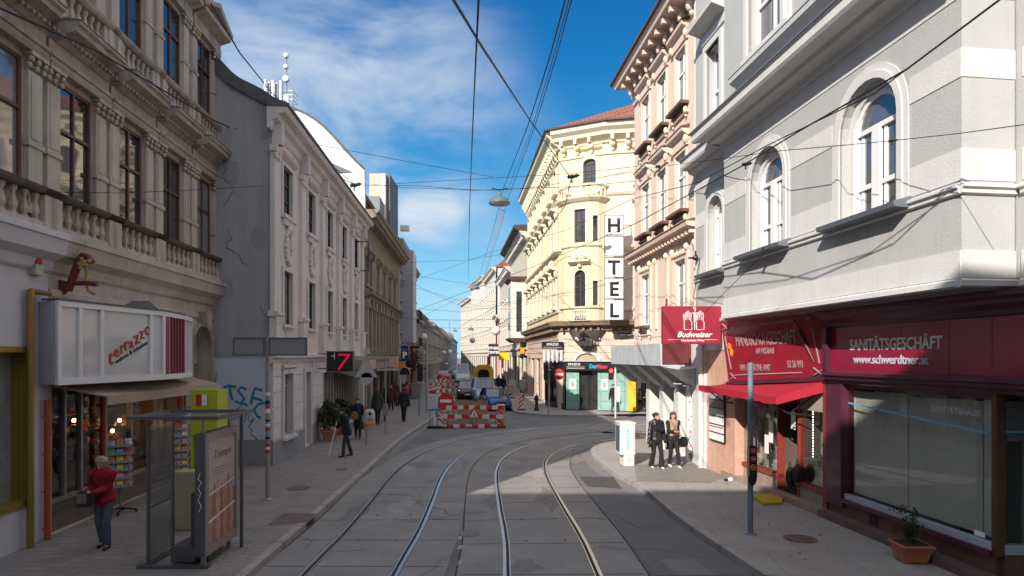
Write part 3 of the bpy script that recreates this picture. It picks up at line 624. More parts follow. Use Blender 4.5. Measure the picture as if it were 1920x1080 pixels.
for k, (ch, dx, dz, sz, rt) in enumerate((('t', 0, 0, .42, -.05), ('e', .17, .12, .34, .25), ('r', .34, .2, .36, .2), ('r', .46, .27, .38, .2), ('a', .60, .32, .32, .15), ('z', .78, .40, .40, .3), ('z', .93, .52, .36, .2), ('o', 1.09, .60, .42, .2))):
    text('letter', ch, base + dn * dx + Vector((0, 0, dz)), dn, (0, 0, 1), sz, RS, sb, 'LEFT', .006, .004, rot=rt)
text('small_lettering', 'wohnen & schenken', A + d * .5 + nn * .01 + Vector((0, 0, 3.27)), dn, (0, 0, 1), .13, BLACKM, sb, 'LEFT', .004, rot=.42)
# --- script letter with rose
sg = thing('figure_sign', 'dark red letter shaped bracket sign wound with a golden rose above the lightbox', 'shop sign', (-8.2, 12.6, 4.6))
D = 12.5
def pl(pts, r): b.tube([PT(x, y, D) for x, y in pts], r, 10)
b = MB(); pl([(128, 545), (139, 515), (148, 490), (156, 480), (166, 482), (172, 492)], .075); b.build('letter_stem', mat('burgundy_sign', (.19, .035, .05), .4, .1, 3, .05), sg, smooth=True)
b = MB(); b.lathe(PT(114, 539, D) - Vector((0, .06, 0)), [(.13, 0), (.15, .03), (.15, .09), (.13, .12)], 14, 'y'); pl([(114, 536), (140, 531), (165, 531), (183, 533)], .05); b.build('letter_foot', MATS['burgundy_sign'], sg, smooth=True)
b = MB()
for k in range(9): a = k * 2.4; b.sphere(PT(161, 495, D) + Vector((math.cos(a) * .016 * k, -.09, math.sin(a) * .014 * k)), .045, 7, 5, (1, .6, 1))
pl([(161, 500), (163, 515), (161, 530), (165, 545), (178, 552)], .03)
b.build('rose', mat('dull_gold', (.42, .27, .09), .45, .2, 12, .2), sg, smooth=True)
b = MB(); b.bar(PT(98, 531, D), PT(114, 531, D), .04, .04); b.bar(PT(84, 531, 12.6), PT(100, 531, D), .04, .04); b.build('bracket', GOLD, sg)
# --- alarm box
q = L1F.px(63, 500, .02); t = thing('alarm_box', 'cream alarm box with a red lamp on the white wall', 'alarm', L1F.p(q[0], .02, q[1]))
b = MB(); fbox(b, L1F, q[0] - .12, q[0] + .12, .0, .13, q[1] - .16, q[1] + .04); b.build('casing', mat('cream_plastic', (.5, .46, .4), .5, .05, 3, .02), t, bevel=.012)
b = MB(); fbox(b, L1F, q[0] - .1, q[0] + .1, .01, .12, q[1] + .045, q[1] + .2); b.build('lamp', REDP, t, bevel=.015)
# ================================================================== L2 house with blank side wall
L2F = Fac(-7.54, 20.1, -.0625, 1, 1)
GREYR = mat('grey_render', (.38, .375, .385), .9, .12, .6, .25, fine=25, streak=.25, streakcol=(.18, .175, .175))
PALER = mat('pale_grey_paint', (.56, .61, .68), .85, .06, .8, .15, streak=.08)
BEIGE = mat('warm_grey_plaster', (.66, .60, .575), .85, .14, .8, .22, streak=.28, streakcol=(.36, .33, .31))
BEIGE2 = mat('pinkish_plaster_field', (.70, .615, .565), .85, .12, .8, .22, streak=.2, streakcol=(.42, .37, .33))
l2 = thing('side_wall_house', 'plastered house with blank grey side wall and oval stucco wreaths between its windows', 'building', (-9, 28, 0))
Lg = 17.2; Y2 = 20.1
wc = [1.65 + 3.22 * k for k in range(5)]
za, zb, zc, zd = 8.15, 9.8, 4.5, 6.3
H2 = [(c - .55, c + .55, za, zb) for c in wc] + [(c - .5, c + .5, zc, zd) for c in wc]
GW = [(wc[0] - .5, wc[0] + .5, .75, 2.85), (3.9, 4.7, .05, 2.85)]
b = MB(); wall(b, L2F, 0, Lg, 3.3, 10.75, H2, .25); b.build('upper_wall', BEIGE2, l2)
b = MB(); wall(b, L2F, 0, Lg, 0, 3.3, GW + [(6.9, Lg - .3, .05, 2.75)], .3); b.build('ground_floor_wall', BEIGE, l2)
# gable: blank wall in the plane y = 20.1
gx0, gx1 = -9.9, -7.545
prof = [(397, 126), (405, 132), (417, 145), (436, 162), (461, 175), (495, 193), (511, 203)]
b = MB(); P = [Vector((-9.9, 20.1, 12.7))] + [Vector(((x - 960) / FPX * 20.1, 20.1, CH + (HZ - y) / FPX * 20.1)) for x, y in prof] + [Vector((-7.545, 20.1, 11.2)), Vector((-7.545, 20.1, 3.38)), Vector((-9.9, 20.1, 3.38))]
b.prism(P, (0, .3, 0)); b.build('side_wall', GREYR, l2)
b = MB(); b.box(-9.9, -7.545, 20.1, 20.4, .0, 3.38); b.build('painted_side_wall', PALER, l2)
b = MB(); b.box(-9.9, -7.5, 20.06, 20.1, .0, .82); fbox(b, L2F, -.04, 3.85, -.02, .05, 0, .72); fbox(b, L2F, 4.75, 6.5, -.02, .05, 0, .72); b.build('plinth', mat('grey_plinth', (.27, .275, .29), .9, .1, 2, .2), l2)
b = MB(); b.box(-16, -7.9, 20.4, 21.5, .0, 10.7); fbox(b, L2F, .35, Lg, -9, -.3, 2.9, 10.75); b.build('building_mass', BEIGE, l2)
# dark coping that sweeps down the gable
cp = [(396, 96, 127), (405, 103, 134), (417, 116, 147), (436, 136, 164), (450, 147, 171), (461, 153, 177), (478, 161, 186), (495, 170, 195), (513, 182, 204), (530, 199, 213)]
b = MB()
for i in range(len(cp) - 1):
    (x0, t0, b0), (x1, t1, b1) = cp[i], cp[i + 1]; f = lambda x, y, d: Vector(((x - 960) / FPX * 20.1, d, CH + (HZ - y) / FPX * 20.1))
    b.hexa([f(x0, b0, 20.0), f(x1, b1, 20.0), f(x1, b1, 20.5), f(x0, b0, 20.5), f(x0, t0, 20.0), f(x1, t1, 20.0), f(x1, t1, 20.5), f(x0, t0, 20.5)])
b.build('gable_coping', SLATE, l2)
b = MB(); fmould(b, L2F, -.35, Lg, [(.04, 10.5), (.08, 10.56), (.1, 10.75), (.25, 10.82), (.3, 10.95), (.5, 11.0), (.56, 11.1), (.56, 11.16), (.3, 11.2)]); b.build('eaves_cornice', BEIGE, l2)
b = MB(); fmould(b, L2F, -.38, Lg, [(.57, 11.17), (.62, 11.2), (.62, 11.26), (.0, 11.5)]); b.build('gutter', SLATE, l2)
b = MB(); fmould(b, L2F, -.2, Lg, [(.0, 3.2), (.06, 3.24), (.08, 3.34), (.2, 3.4), (.2, 3.5), (.04, 3.54)]); b.build('string_course', BEIGE, l2)
WHITER = mat('white_roof_membrane', (.72, .71, .69), .6, .05, .7, .05)
b = MB(); fmould(b, L2F, .3, Lg, [(.3, 11.2), (-2.5, 11.5), (-4, 11.6)], back=-9); b.build('roof', SLATE, l2)
DGREEN = mat('dark_green_frame', (.03, .045, .04), .5, .1, 3, .03)
for i, c in enumerate(wc):
    h = (c - .55, c + .55, za, zb)
    if i != 4: window(L2F, h, l2, DGREEN, PANE, 2, (.34, .67), .05, -.1)
    else:
        w = window(L2F, h, l2, DGREEN, PANE, 2, (.34, .67), .05, -.1)
        b = MB(); s = L2F.p(c + .5, -.05, 0); e = s + L2F.n * .62 + L2F.u * .12
        for z in (8.15, 9.75): b.bar(s + Vector((0, 0, z)), e + Vector((0, 0, z)), .04, .05)
        for q in (s, e): b.bar(q + Vector((0, 0, 8.12)), q + Vector((0, 0, 9.78)), .05, .05)
        b.build('open_casement', DGREEN, w)
    window(L2F, (c - .5, c + .5, zc, zd), l2, DGREEN, PANE if i % 2 else PANE2, 2, (.66,), .05, -.1)
    b = MB(); surround(b, L2F, h, .14, .05); fbox(b, L2F, c - .72, c + .72, 0, .16, za - .12, za); fbox(b, L2F, c - .62, c + .62, 0, .1, za - .32, za - .12)
    fmould(b, L2F, c - .85, c + .85, [(.04, 9.98), (.16, 10.06), (.2, 10.14), (.03, 10.2)])
    b.build('window_surround', BEIGE, l2)
    b = MB(); surround(b, L2F, (c - .5, c + .5, zc, zd), .13, .06); fbox(b, L2F, c - .7, c + .7, 0, .14, zc - .1, zc); b.build('lower_window_surround', BEIGE, l2)
    b = MB(); zc0 = 7.15
    for k in range(18):
        a = 2 * math.pi * k / 18; b.sphere(L2F.p(c + .3 * math.cos(a), .05, zc0 + .52 * math.sin(a)), .075 + .03 * (k % 3 == 0), 6, 4, (1, 1, 1))
    b.sphere(L2F.p(c, .07, zc0 + .56), .15, 8, 6); b.sphere(L2F.p(c, .06, zc0 - .55), .13, 8, 6)
    fbox(b, L2F, c - .17, c + .17, .0, .05, zc0 - .36, zc0 + .36); b.build('stucco_cartouche', BEIGE, l2, smooth=True)
for k in range(6):
    u = .05 + 3.22 * k + .1 if k else .12; w = .24
    b = MB(); fbox(b, L2F, u - w, u + w, -.02, .12, 4.75, 10.05); fbox(b, L2F, u - w - .08, u + w + .08, -.02, .2, 3.54, 4.7); fmould(b, L2F, u - w - .14, u + w + .14, [(.18, 4.68), (.26, 4.74), (.26, 4.82), (.12, 4.86)])
    for s in (-1, 1): b.lathe(L2F.p(u + s * .16, .14, 9.75), [(.11, -.05), (.13, 0), (.11, .05)], 8, 'x')
    fbox(b, L2F, u - w - .06, u + w + .06, -.02, .2, 9.85, 10.05)
    b.prism([L2F.p(u - .14, 0, 10.1), L2F.p(u + .14, 0, 10.1), L2F.p(u + .14, .0, 10.75), L2F.p(u - .14, .0, 10.75)], L2F.n * .32); b.build('pilaster', BEIGE, l2)
# ground-floor dressing
for a0, a1 in ((0, wc[0] - .78), (wc[0] + .78, 3.6), (5.0, 6.6)):
    b = MB(); [fbox(b, L2F, a0 + .04, a1 - .04, -.02, .035, .8 + k * .5, 1.25 + k * .5) for k in range(5)]
    b.build('rusticated_block', mat('pale_rustication', (.68, .64, .63), .85, .1, 1.5, .2, streak=.15), l2)
window(L2F, GW[0], l2, mat('grey_window_frame', (.35, .35, .35), .5, .05, 3, .02), PANE, 1, (.8,), .06, -.15)
b = MB(); surround(b, L2F, GW[0], .16, .08); fmould(b, L2F, GW[0][0] - .25, GW[0][1] + .25, [(.06, 3.02), (.14, 3.06), (.14, 3.12), (.03, 3.15)]); fbox(b, L2F, GW[0][0] - .2, GW[0][1] + .2, 0, .2, .65, .75); b.build('ground_window_surround', BEIGE, l2)
b = MB(); fbox(b, L2F, 3.9, 4.7, -.32, -.26, .05, 2.85); b.build('door', mat('grey_door', (.2, .19, .19), .6, .1, 3, .1), l2)
b = MB(); surround(b, L2F, GW[1], .14, .07); b.build('door_surround', BEIGE, l2)
# shops under L2
b = MB(); fbox(b, L2F, 6.9, Lg - .3, -.9, -.85, .05, 2.8); b.build('shop_back', mat('dark_shop_inside', (.05, .045, .04), .8, .5, 1.5, .2), l2)
b = MB()
for k in range(16): u = 7.5 + k * .6; fbox(b, L2F, u, u + .07, -.3, -.2, .05, 2.75)
fbox(b, L2F, 7.5, Lg - .3, -.3, -.2, .05, .5); b.build('shopfront_frame', mat('cream_frame', (.45, .43, .38), .6, .1, 3, .03), l2)
b = MB(); fbox(b, L2F, 7.5, Lg - .3, -.26, -.25, .5, 2.75); b.build('shop_glass', thin_glass('far_shop_glass', (.7, .72, .7)), l2)
b = MB(); fbox(b, L2F, 6.9, 7.5, -.35, -.1, .05, 2.75); fbox(b, L2F, 7.5, 9.4, -.05, .12, 2.75, 3.3); b.build('yellow_green_fascia', mat('yellow_green', (.33, .36, .09), .6, .1, 3, .03), l2)
b = MB(); fbox(b, L2F, 9.8, 12.2, -.05, .15, 2.75, 3.25); b.build('pink_fascia', mat('pinkish_sign', (.55, .3, .25), .5, .3, 4, .03), l2)
b = MB(); fbox(b, L2F, 12.6, 15.6, -.05, .15, 2.75, 3.25); b.build('dark_fascia', mat('brown_sign', (.12, .09, .07), .5, .3, 4, .03), l2)
b = MB(); b.hexa([L2F.p(9.6, .02, 2.7), L2F.p(14.5, .02, 2.7), L2F.p(14.5, 1.1, 2.35), L2F.p(9.6, 1.1, 2.35), L2F.p(9.6, .02, 2.74), L2F.p(14.5, .02, 2.74), L2F.p(14.5, 1.1, 2.39), L2F.p(9.6, 1.1, 2.39)]); b.build('awning', mat('dark_awning', (.07, .07, .06), .8, .1, 3, .05), l2)
# graffiti on the painted side wall (paint lines standing 1 cm proud)
def graff(lines, m, r, label, name='graffiti'):
    b = MB()
    for ln in lines: b.tube([Vector(((x - 960) / FPX * 20.085, 20.087, CH + (HZ - y) / FPX * 20.085)) for x, y in ln], r, 6)
    for v in b.v: v.y = 20.094 + (v.y - 20.087) * .1
    tag(b.build(name, m, None, smooth=False), label, 'graffiti')
graff([[(419, 727), (428, 723), (443, 726)], [(431, 726), (432, 738), (436, 750)], [(462, 730), (452, 726), (446, 732), (452, 740), (458, 748), (450, 756), (440, 752)], [(470, 758), (474, 740), (478, 728), (492, 732)], [(472, 746), (484, 748), (492, 752)], [(498, 755), (484, 758), (476, 768), (482, 780), (489, 784)], [(449, 756), (458, 757), (464, 761)]], mat('blue_spray', (.02, .24, .42), .6, .1, 3, 0), .045, 'blue sprayed letters TSF on the pale side wall')
graff([[(420, 755), (414, 768), (414, 774), (420, 772), (418, 782)], [(424, 784), (425, 785)], [(430, 782), (438, 778), (434, 772), (428, 780), (434, 788), (442, 782)], [(444, 768), (452, 760), (456, 768), (450, 780), (444, 786), (446, 772)], [(458, 792), (462, 776), (468, 778), (464, 786), (470, 790)], [(470, 796), (474, 782), (478, 784), (466, 800), (472, 808), (470, 814), (478, 820), (484, 828)]], BLACKM, .013, 'thin black tag scrawled below the blue sprayed letters')

PATCH = mat('repaired_render', (.31, .305, .31), .9, .15, 1.5, .3); b_ = None
for x0, y0, x1, y1 in ((418, 300, 452, 345), (470, 420, 500, 470), (410, 520, 440, 560), (486, 250, 506, 262)):
    a = Vector(((x0 - 960) / FPX * 20.1, 20.094, CH + (HZ - y1) / FPX * 20.1)); c = Vector(((x1 - 960) / FPX * 20.1, 20.1, CH + (HZ - y0) / FPX * 20.1)); n = 14; rr = random.Random(x0)
    m_ = (a + c) / 2; P = [Vector((m_.x + (c.x - a.x) / 2 * (.8 + .3 * rr.random()) * math.cos(6.283 * k / n), 20.093, m_.z + (c.z - a.z) / 2 * (.8 + .35 * rr.random()) * math.sin(6.283 * k / n))) for k in range(n)]
    b = MB(); b.prism(P, (0, .008, 0)); b.build('render_patch', PATCH, l2)
for sd in (3, 8, 15):
    rr = random.Random(sd); p = Vector((rr.uniform(-9.2, -7.9), 20.094, rr.uniform(5, 9.5))); P = [p]
    for k in range(9): p = p + Vector((rr.uniform(-.15, .25), 0, rr.uniform(-.3, .05))); P.append(p)
    b = MB(); b.tube(P, .006, 4); b.build('wall_crack', DARKJ, l2)
# ================================================================== generic town front
PANED = glossy_pane('dark_pane', (.025, .03, .035)); PANEC = glossy_pane('net_curtain_pane', (.22, .21, .19), .07); PANEB = glossy_pane('half_lit_pane', (.09, .085, .08), .05)
def front(t, F, u0, u1, H, floors, cols, m, mt, fm, win_w=1.0, g0=3.4, shops=None, deep=9, cor=.6, z_base=0, hood=True, pane=None, wdepth=.2, roof=None, corh=.8, cmat=None):
    """floors: [(za, zb, rise)], cols: list of window centres"""
    holes = [(c - win_w / 2, c + win_w / 2, za, zb, r_) for c in cols for za, zb, r_ in floors]
    b = MB(); wall(b, F, u0, u1, g0, H - corh * .8, holes, wdepth); b.build('upper_wall', m, t)
    b = MB(); fbox(b, F, u0 + .02, u1 - .02, -deep, -wdepth - .12, z_base, H - .2); b.build('building_mass', m, t)
    for k, h in enumerate(holes):
        window(F, h, t, fm, pane or [PANED, PANED, PANEC, PANED, PANEB][k * 7 % 5], 2, (.64,), .06, -wdepth + .06)
        b = MB(); surround(b, F, h, .13, .05); fbox(b, F, h[0] - .2, h[1] + .2, 0, .16, h[2] - .12, h[2])
        if hood and not h[4]:
            fmould(b, F, h[0] - .25, h[1] + .25, [(.05, h[3] + .22), (.12, h[3] + .26), (.28, h[3] + .34), (.3, h[3] + .42), (.03, h[3] + .46)])
            for s in (h[0] - .16, h[1] + .16): fbox(b, F, s - .06, s + .06, 0, .2, h[3] - .05, h[3] + .3)
        b.build('window_surround', mt, t)
    b = MB(); fmould(b, F, u0 - .02, u1 + .02, cornice_prof(H - corh, corh, cor), ends=.3)
    k = u0 + .3
    while k < u1 - .2: fbox(b, F, k, k + .16, 0, cor * .72, H - corh * .78, H - corh * .5); k += .62
    b.build('cornice', cmat or mt, t)
    b = MB(); fmould(b, F, u0, u1, [(.02, g0 - .15), (.12, g0 - .1), (.18, g0 + .02), (.18, g0 + .1), (.03, g0 + .14)]); b.build('string_course', mt, t)
    if roof:
        rm, rh, rd = roof; b = MB(); fmould(b, F, u0, u1, [(cor * .3, H - .04), (-rd, H + rh), (-rd - 3, H + rh + .3)], back=-deep); b.build('roof', rm, t)
    n = max(2, round((u1 - u0) / 3.0)); w = (u1 - u0) / n; oh = [(u0 + w * k + .35, u0 + w * (k + 1) - .35, .35 if k % 2 else .05, g0 - .65) for k in range(n)]
    b = MB(); wall(b, F, u0, u1, z_base, g0, oh, .3); b.build('ground_floor_wall', shops or m, t)
    for h in oh: window(F, h, t, fm, PANED, 2, (.78,), .08, -.18, name='shop_window')
OLIVE = mat('soiled_ochre_stone', (.235, .205, .155), .85, .2, .9, .3, streak=.4, streakcol=(.13, .10, .07))
OLIVE_L = mat('ochre_stone_trim', (.29, .255, .195), .85, .2, 1.5, .3, streak=.35, streakcol=(.14, .11, .07))
# --- ochre house
L3F = Fac(*L2F.p(17.2, 0, 0)[:2], -.0625, 1, 1)
l3 = thing('ochre_townhouse', 'soot stained ochre house with deep dark cornice and a big white curved firewall', 'building', L3F.p(9, 0, 0))
c3 = [.75, 2.3, 5.4, 8.4, 11.5, 14.6]
front(l3, L3F, 0, 17.7, 12.0, [(7.7, 9.4, 0), (3.95, 6.0, 0)], c3, OLIVE, OLIVE_L, WOODR, .85, 3.3, shops=mat('shop_stone', (.3, .26, .22), .8, .2, 1, .2), cor=.9, corh=1.0, cmat=OLIVE)
b = MB(); fmould(b, L3F, 0, 17.7, [(.05, 6.9), (.2, 7.0), (.45, 7.12), (.48, 7.22), (.05, 7.28)])
for k in range(40): u = .2 + k * .44; fbox(b, L3F, u, u + .14, 0, .36, 6.8, 7.0)
b.build('console_cornice', OLIVE, l3)
for c in c3:
    b = MB()
    for s in (-1, 1): fbox(b, L3F, c + s * .72 - .14, c + s * .72 + .14, 0, .25, 3.6, 6.3); fbox(b, L3F, c + s * .72 - .2, c + s * .72 + .2, 0, .34, 6.3, 6.8)
    b.build('half_column', OLIVE_L, l3)
SG = [('pink_fascia', (.6, .3, .26)), ('orange_lightbox', (.75, .30, .02)), ('white_fascia', (.6, .6, .6))]
b = MB(); fbox(b, L3F, .6, 3.2, 0, .2, 2.65, 3.25); b.build('pink_fascia', mat('lit_pink_sign', (.62, .32, .27), .4, .2, 5, 0), l3)
b = MB(); fbox(b, L3F, 4, 9, .02, 1.2, 2.5, 2.58); fbox(b, L3F, 9.6, 15, .02, 1.4, 2.45, 2.53); b.build('awning', mat('pale_canopy', (.35, .37, .38), .5, .1, 3, 0), l3)
# attic storey and grey top storey
b = MB(); u0, u1 = .1, 12.6; fmould(b, L3F, u0, u1, [(-1.2, 12.0), (-1.25, 13.9), (-.75, 13.95), (-.75, 14.1), (-1.4, 14.3), (-3.5, 15.2)], back=-8)
b.build('attic_storey', mat('reddish_attic_wall', (.22, .12, .10), .8, .15, 1, .1), l3)
b = MB()
for k in range(11): fbox(b, L3F, .8 + k * 1.05, 1.5 + k * 1.05, -1.19, -1.15, 12.2, 13.7)
b.build('attic_window', PANED, l3)
b = MB(); fmould(b, L3F, -.1, 12.8, [(-.72, 14.11), (-.7, 14.16), (-3.4, 15.32)], back=-8); b.build('attic_roof', SLATE, l3)
b = MB(); fw = [(524, 195), (540, 203), (557, 207), (575, 215), (592, 226), (608, 239), (622, 253), (637, 270), (652, 287), (667, 303), (683, 318), (685, 428), (524, 428)]
b.prism([Vector((PT(x, y, 37.15).x, 37.15, PT(x, y, 37.15).z)) for x, y in fw], (0, .3, 0)); b.build('white_firewall', mat('white_painted_wall', (.62, .61, .60), .8, .05, .7, .1), l3)
b = MB(); b.tube([Vector((PT(x, y, 37.15).x, 37.2, PT(x, y, 37.15).z + .04)) for x, y in fw[:11]], .09, 6); b.build('firewall_flashing', SLATE, l3)
gt = thing('grey_penthouse', 'flat topped grey storey with a tall shaft rising behind the ochre house', 'building', L3F.p(14, -2, 12))
b = MB(); fmould(b, L3F, 10.5, 17.6, [(-.55, 12.01), (-.6, 15.4)], back=-7); b.build('wall', mat('grey_panel_wall', (.22, .23, .25), .7, .1, 1, .05), gt)
b = MB()
for k in range(3): fbox(b, L3F, 12.9 + k * 1.6, 13.7 + k * 1.6, -.56, -.5, 12.8, 14.0)
b.build('window', PANED, gt)
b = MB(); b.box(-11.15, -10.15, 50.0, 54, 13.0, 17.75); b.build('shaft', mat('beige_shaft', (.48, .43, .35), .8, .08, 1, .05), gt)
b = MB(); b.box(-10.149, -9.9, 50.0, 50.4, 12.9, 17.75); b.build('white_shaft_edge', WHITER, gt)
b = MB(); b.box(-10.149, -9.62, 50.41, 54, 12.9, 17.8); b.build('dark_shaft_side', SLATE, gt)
b = MB(); b.box(-9.55, -8.8, 54.6, 55.1, 14.2, 14.65); tag(b.build('camera_housing', WHITEP), 'white box shaped floodlight sticking out from the grey penthouse corner', 'floodlight')
# --- bluish oriel house
L4F = Fac(*L3F.p(17.7, 0, 0)[:2], -.0625, 1, 1)
LBL = mat('pale_blue_grey_render', (.36, .37, .43), .8, .08, 1, .1); 
l4 = thing('oriel_house', 'narrow pale blue grey house with a striped oriel beside the blue parking sign', 'building', L4F.p(3, 0, 0))
front(l4, L4F, 0, 6.5, 13.6, [(11, 12.3, 0), (8.4, 9.8, 0), (5.6, 7.1, 0)], [1.2, 5.2], LBL, LBL, WHITEP, .9, 4.4, cor=.4, roof=(SLATE, 1.6, 1.5))
b = MB(); fbox(b, L4F, 1.9, 4.6, .01, 1.05, 4.7, 12.9); b.build('oriel', LBL, l4)
b = MB()
for k in range(6): fbox(b, L4F, 1.9 + k * .52, 2.0 + k * .52, 1.05, 1.1, 4.7, 12.9)
b.build('oriel_rib', WHITEP, l4)
for z in (5.6, 8.3, 11): 
    b = MB(); fbox(b, L4F, 2.6, 3.9, 1.04, 1.07, z, z + 1.4); b.build('oriel_pane', PANED, l4)
# --- tan house
TAN = mat('tan_brown_render', (.34, .21, .12), .85, .15, 1, .2, streak=.2)
L5F = Fac(*L4F.p(6.5, 0, 0)[:2], -.0625, 1, 1)
l5 = thing('tan_house', 'orange tan house with balconies just beyond the oriel house', 'building', L5F.p(3, 0, 0))
front(l5, L5F, 0, 9, 12.6, [(10, 11.4, 0), (7.3, 8.9, 0), (4.6, 6.2, 0)], [1.3, 3.6, 5.9, 8], TAN, TAN, WOODR, .9, 3.6, cor=.6, roof=(SLATE, 1.2, 1.2))
b = MB()
for z in (7.2, 4.5): fbox(b, L5F, 3.0, 6.6, .02, 1.0, z - .2, z); [b.tube([L5F.p(3.0 + k * .3, .97, z), L5F.p(3.0 + k * .3, .97, z + .9)], .02, 5) for k in range(13)]; fbox(b, L5F, 3.0, 6.6, .93, 1.0, z + .9, z + .96)
b.build('balcony', BLACKM, l5)
# --- the row running on in the shade
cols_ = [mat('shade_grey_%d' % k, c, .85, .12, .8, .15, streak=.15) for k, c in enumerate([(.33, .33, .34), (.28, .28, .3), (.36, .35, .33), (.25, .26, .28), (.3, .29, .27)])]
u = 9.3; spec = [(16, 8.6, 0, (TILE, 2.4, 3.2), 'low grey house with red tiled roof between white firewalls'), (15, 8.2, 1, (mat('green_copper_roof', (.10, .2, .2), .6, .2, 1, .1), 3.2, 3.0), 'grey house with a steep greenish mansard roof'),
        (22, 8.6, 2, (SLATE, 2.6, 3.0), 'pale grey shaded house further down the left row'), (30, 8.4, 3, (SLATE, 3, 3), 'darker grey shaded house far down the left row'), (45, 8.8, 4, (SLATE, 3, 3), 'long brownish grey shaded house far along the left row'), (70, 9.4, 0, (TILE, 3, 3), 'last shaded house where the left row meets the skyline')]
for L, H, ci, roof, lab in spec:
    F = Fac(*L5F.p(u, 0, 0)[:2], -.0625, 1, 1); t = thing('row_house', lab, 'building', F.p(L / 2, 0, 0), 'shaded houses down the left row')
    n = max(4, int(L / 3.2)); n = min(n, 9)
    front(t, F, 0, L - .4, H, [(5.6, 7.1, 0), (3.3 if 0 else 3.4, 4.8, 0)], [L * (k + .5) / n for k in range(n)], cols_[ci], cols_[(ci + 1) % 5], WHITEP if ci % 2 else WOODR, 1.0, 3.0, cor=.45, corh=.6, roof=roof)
    if ci < 2 and u < 40:
        for q in (0.0, 7.5, L - 1.0):
            b = MB(); b.prism([F.p(q, .1, H - .3), F.p(q, -3.4, H + 2.9), F.p(q, -6.5, H + 2.9), F.p(q, -8, H - .3)], F.u * .5); b.build('firewall', WHITER, t)
    u += L
# ================================================================== RIGHT SIDE: grey corner house
GREYW = mat('light_grey_render', (.46, .465, .455), .8, .07, 1.1, .25, fine=26, streak=.38, streakcol=(.38, .38, .36))
WHITEW = mat('off_white_render', (.64, .63, .605), .8, .07, 1.2, .22, fine=26, streak=.35, streakcol=(.46, .44, .41))
SILLM = mat('blue_grey_sill_metal', (.16, .18, .21), .45, .1, 2, .03, metal=.2)
CURT = glossy_pane('curtained_pane', (.10, .10, .11), .05)
WFR = mat('white_window_paint', (.80, .80, .80), .4, .05, 3, .02)
ROM = Fac(7.85, 0, -.1, 1, -1); ROA = Fac(7.40, 0, -.1, 1, -1); ROC = Fac(8.28, 0, -.1, 1, -1)
uA0, uA1, uM1 = 9.22 * 1.005, 17.15 * 1.005, 20.3 * 1.005
r1 = thing('grey_corner_house', 'light grey rendered house with round arched windows above the maroon shops', 'building', (6.6, 15, 0))
def colu(x, F): return F.U(x, 0)
c_big = (ROA.U(1590, -.1) + ROA.U(1690, -.1)) / 2; c_mid = (ROA.U(1420, -.1) + ROA.U(1473, -.1)) / 2; c_sm = (ROM.U(1331) + ROM.U(1352)) / 2
AH = [(c_big - .78, c_big + .78, 5.98, 8.28, .78), (c_mid - .78, c_mid + .78, 5.98, 8.28, .78)]
MH = [(c_sm - .55, c_sm + .55, 5.98, 8.15, .55)]
UH = [(c_big - .9, c_big + .9, 10.75, 13.6), (c_mid - .8, c_mid + .8, 10.75, 13.6)]; UM = [(c_sm - .5, c_sm + .5, 10.5, 12.6)]
CH_ = [(6.2, 7.6, 5.98, 8.28, .7), (2.6, 4.0, 5.98, 8.28, .7)]
b = MB(); wall(b, ROA, uA0, uA1, 4.55, 17.5, AH + UH, .34); wall(b, ROM, uA1, uM1, 4.55, 17.5, MH + UM, .3); wall(b, ROC, -14, 9.39, 4.55, 17.5, CH_, .3)
P = ROA.p(uA0, 0, 0); Q = Vector((7.33, 9.33, 0)); P2 = ROA.p(uA1, 0, 0); Q2 = ROM.p(uA1, 0, 0)
for a, c in ((P, Q), (P2, Q2)): b.quad(a + Vector((0, 0, 4.55)), c + Vector((0, 0, 4.55)), c + Vector((0, 0, 17.5)), a + Vector((0, 0, 17.5)))
b.build('upper_wall', GREYW, r1)
b = MB(); fbox(b, ROM, -14, uM1, -10, -.9, 0, 17.4); fbox(b, ROM, uA0 + .1, uM1, -.9, -.32, 4.5, 17.4); b.build('building_mass', GREYW, r1)
ROB = Fac(P.x, P.y, Q.x - P.x, Q.y - P.y, 1); wB = (Q - P).length
# light bands
for (z0, z1, nm) in ((7.46, 7.88, 'light_band'), (5.97, 6.43, 'light_band'), (8.62, 9.0, 'light_band'), (4.56, 4.96, 'base_band')):
    e = .012 if nm == 'light_band' else .025
    def band(*a): b = MB(); fbox(b, *a); b.build(nm, WHITEW, r1)
    def gaps(F, ua, ub, hs):
        cur = ua
        for h in sorted(hs):
            if h[2] - .3 < z1 and h[3] > z0: band(F, cur, h[0] - .26, -.02, e, z0, z1); cur = h[1] + .26
        if cur < ub: band(F, cur, ub, -.02, e, z0, z1)
    gaps(ROA, uA0, uA1, AH); gaps(ROM, uA1, uM1, MH); gaps(ROC, -14, uA0, CH_); band(ROB, 0, wB, -.02, e, z0, z1)
def ledge(nm, m, prof, trail=True):
    b = MB(); fmould(b, ROA, uA0, uA1, prof); fmould(b, ROM, uA1, uM1, prof); fmould(b, ROC, -14, uA0, prof)
    fmould(b, ROB, -prof[1][0] * .8, wB - .0, prof); b.build(nm, m, r1)
ledge('sill_course', WHITEW, [(.02, 5.76), (.05, 5.78), (.05, 5.84), (.09, 5.86), (.09, 5.9), (.03, 5.93)])
ledge('base_ledge', WHITEW, [(.02, 4.42), (.08, 4.44), (.08, 4.52), (.03, 4.55)])
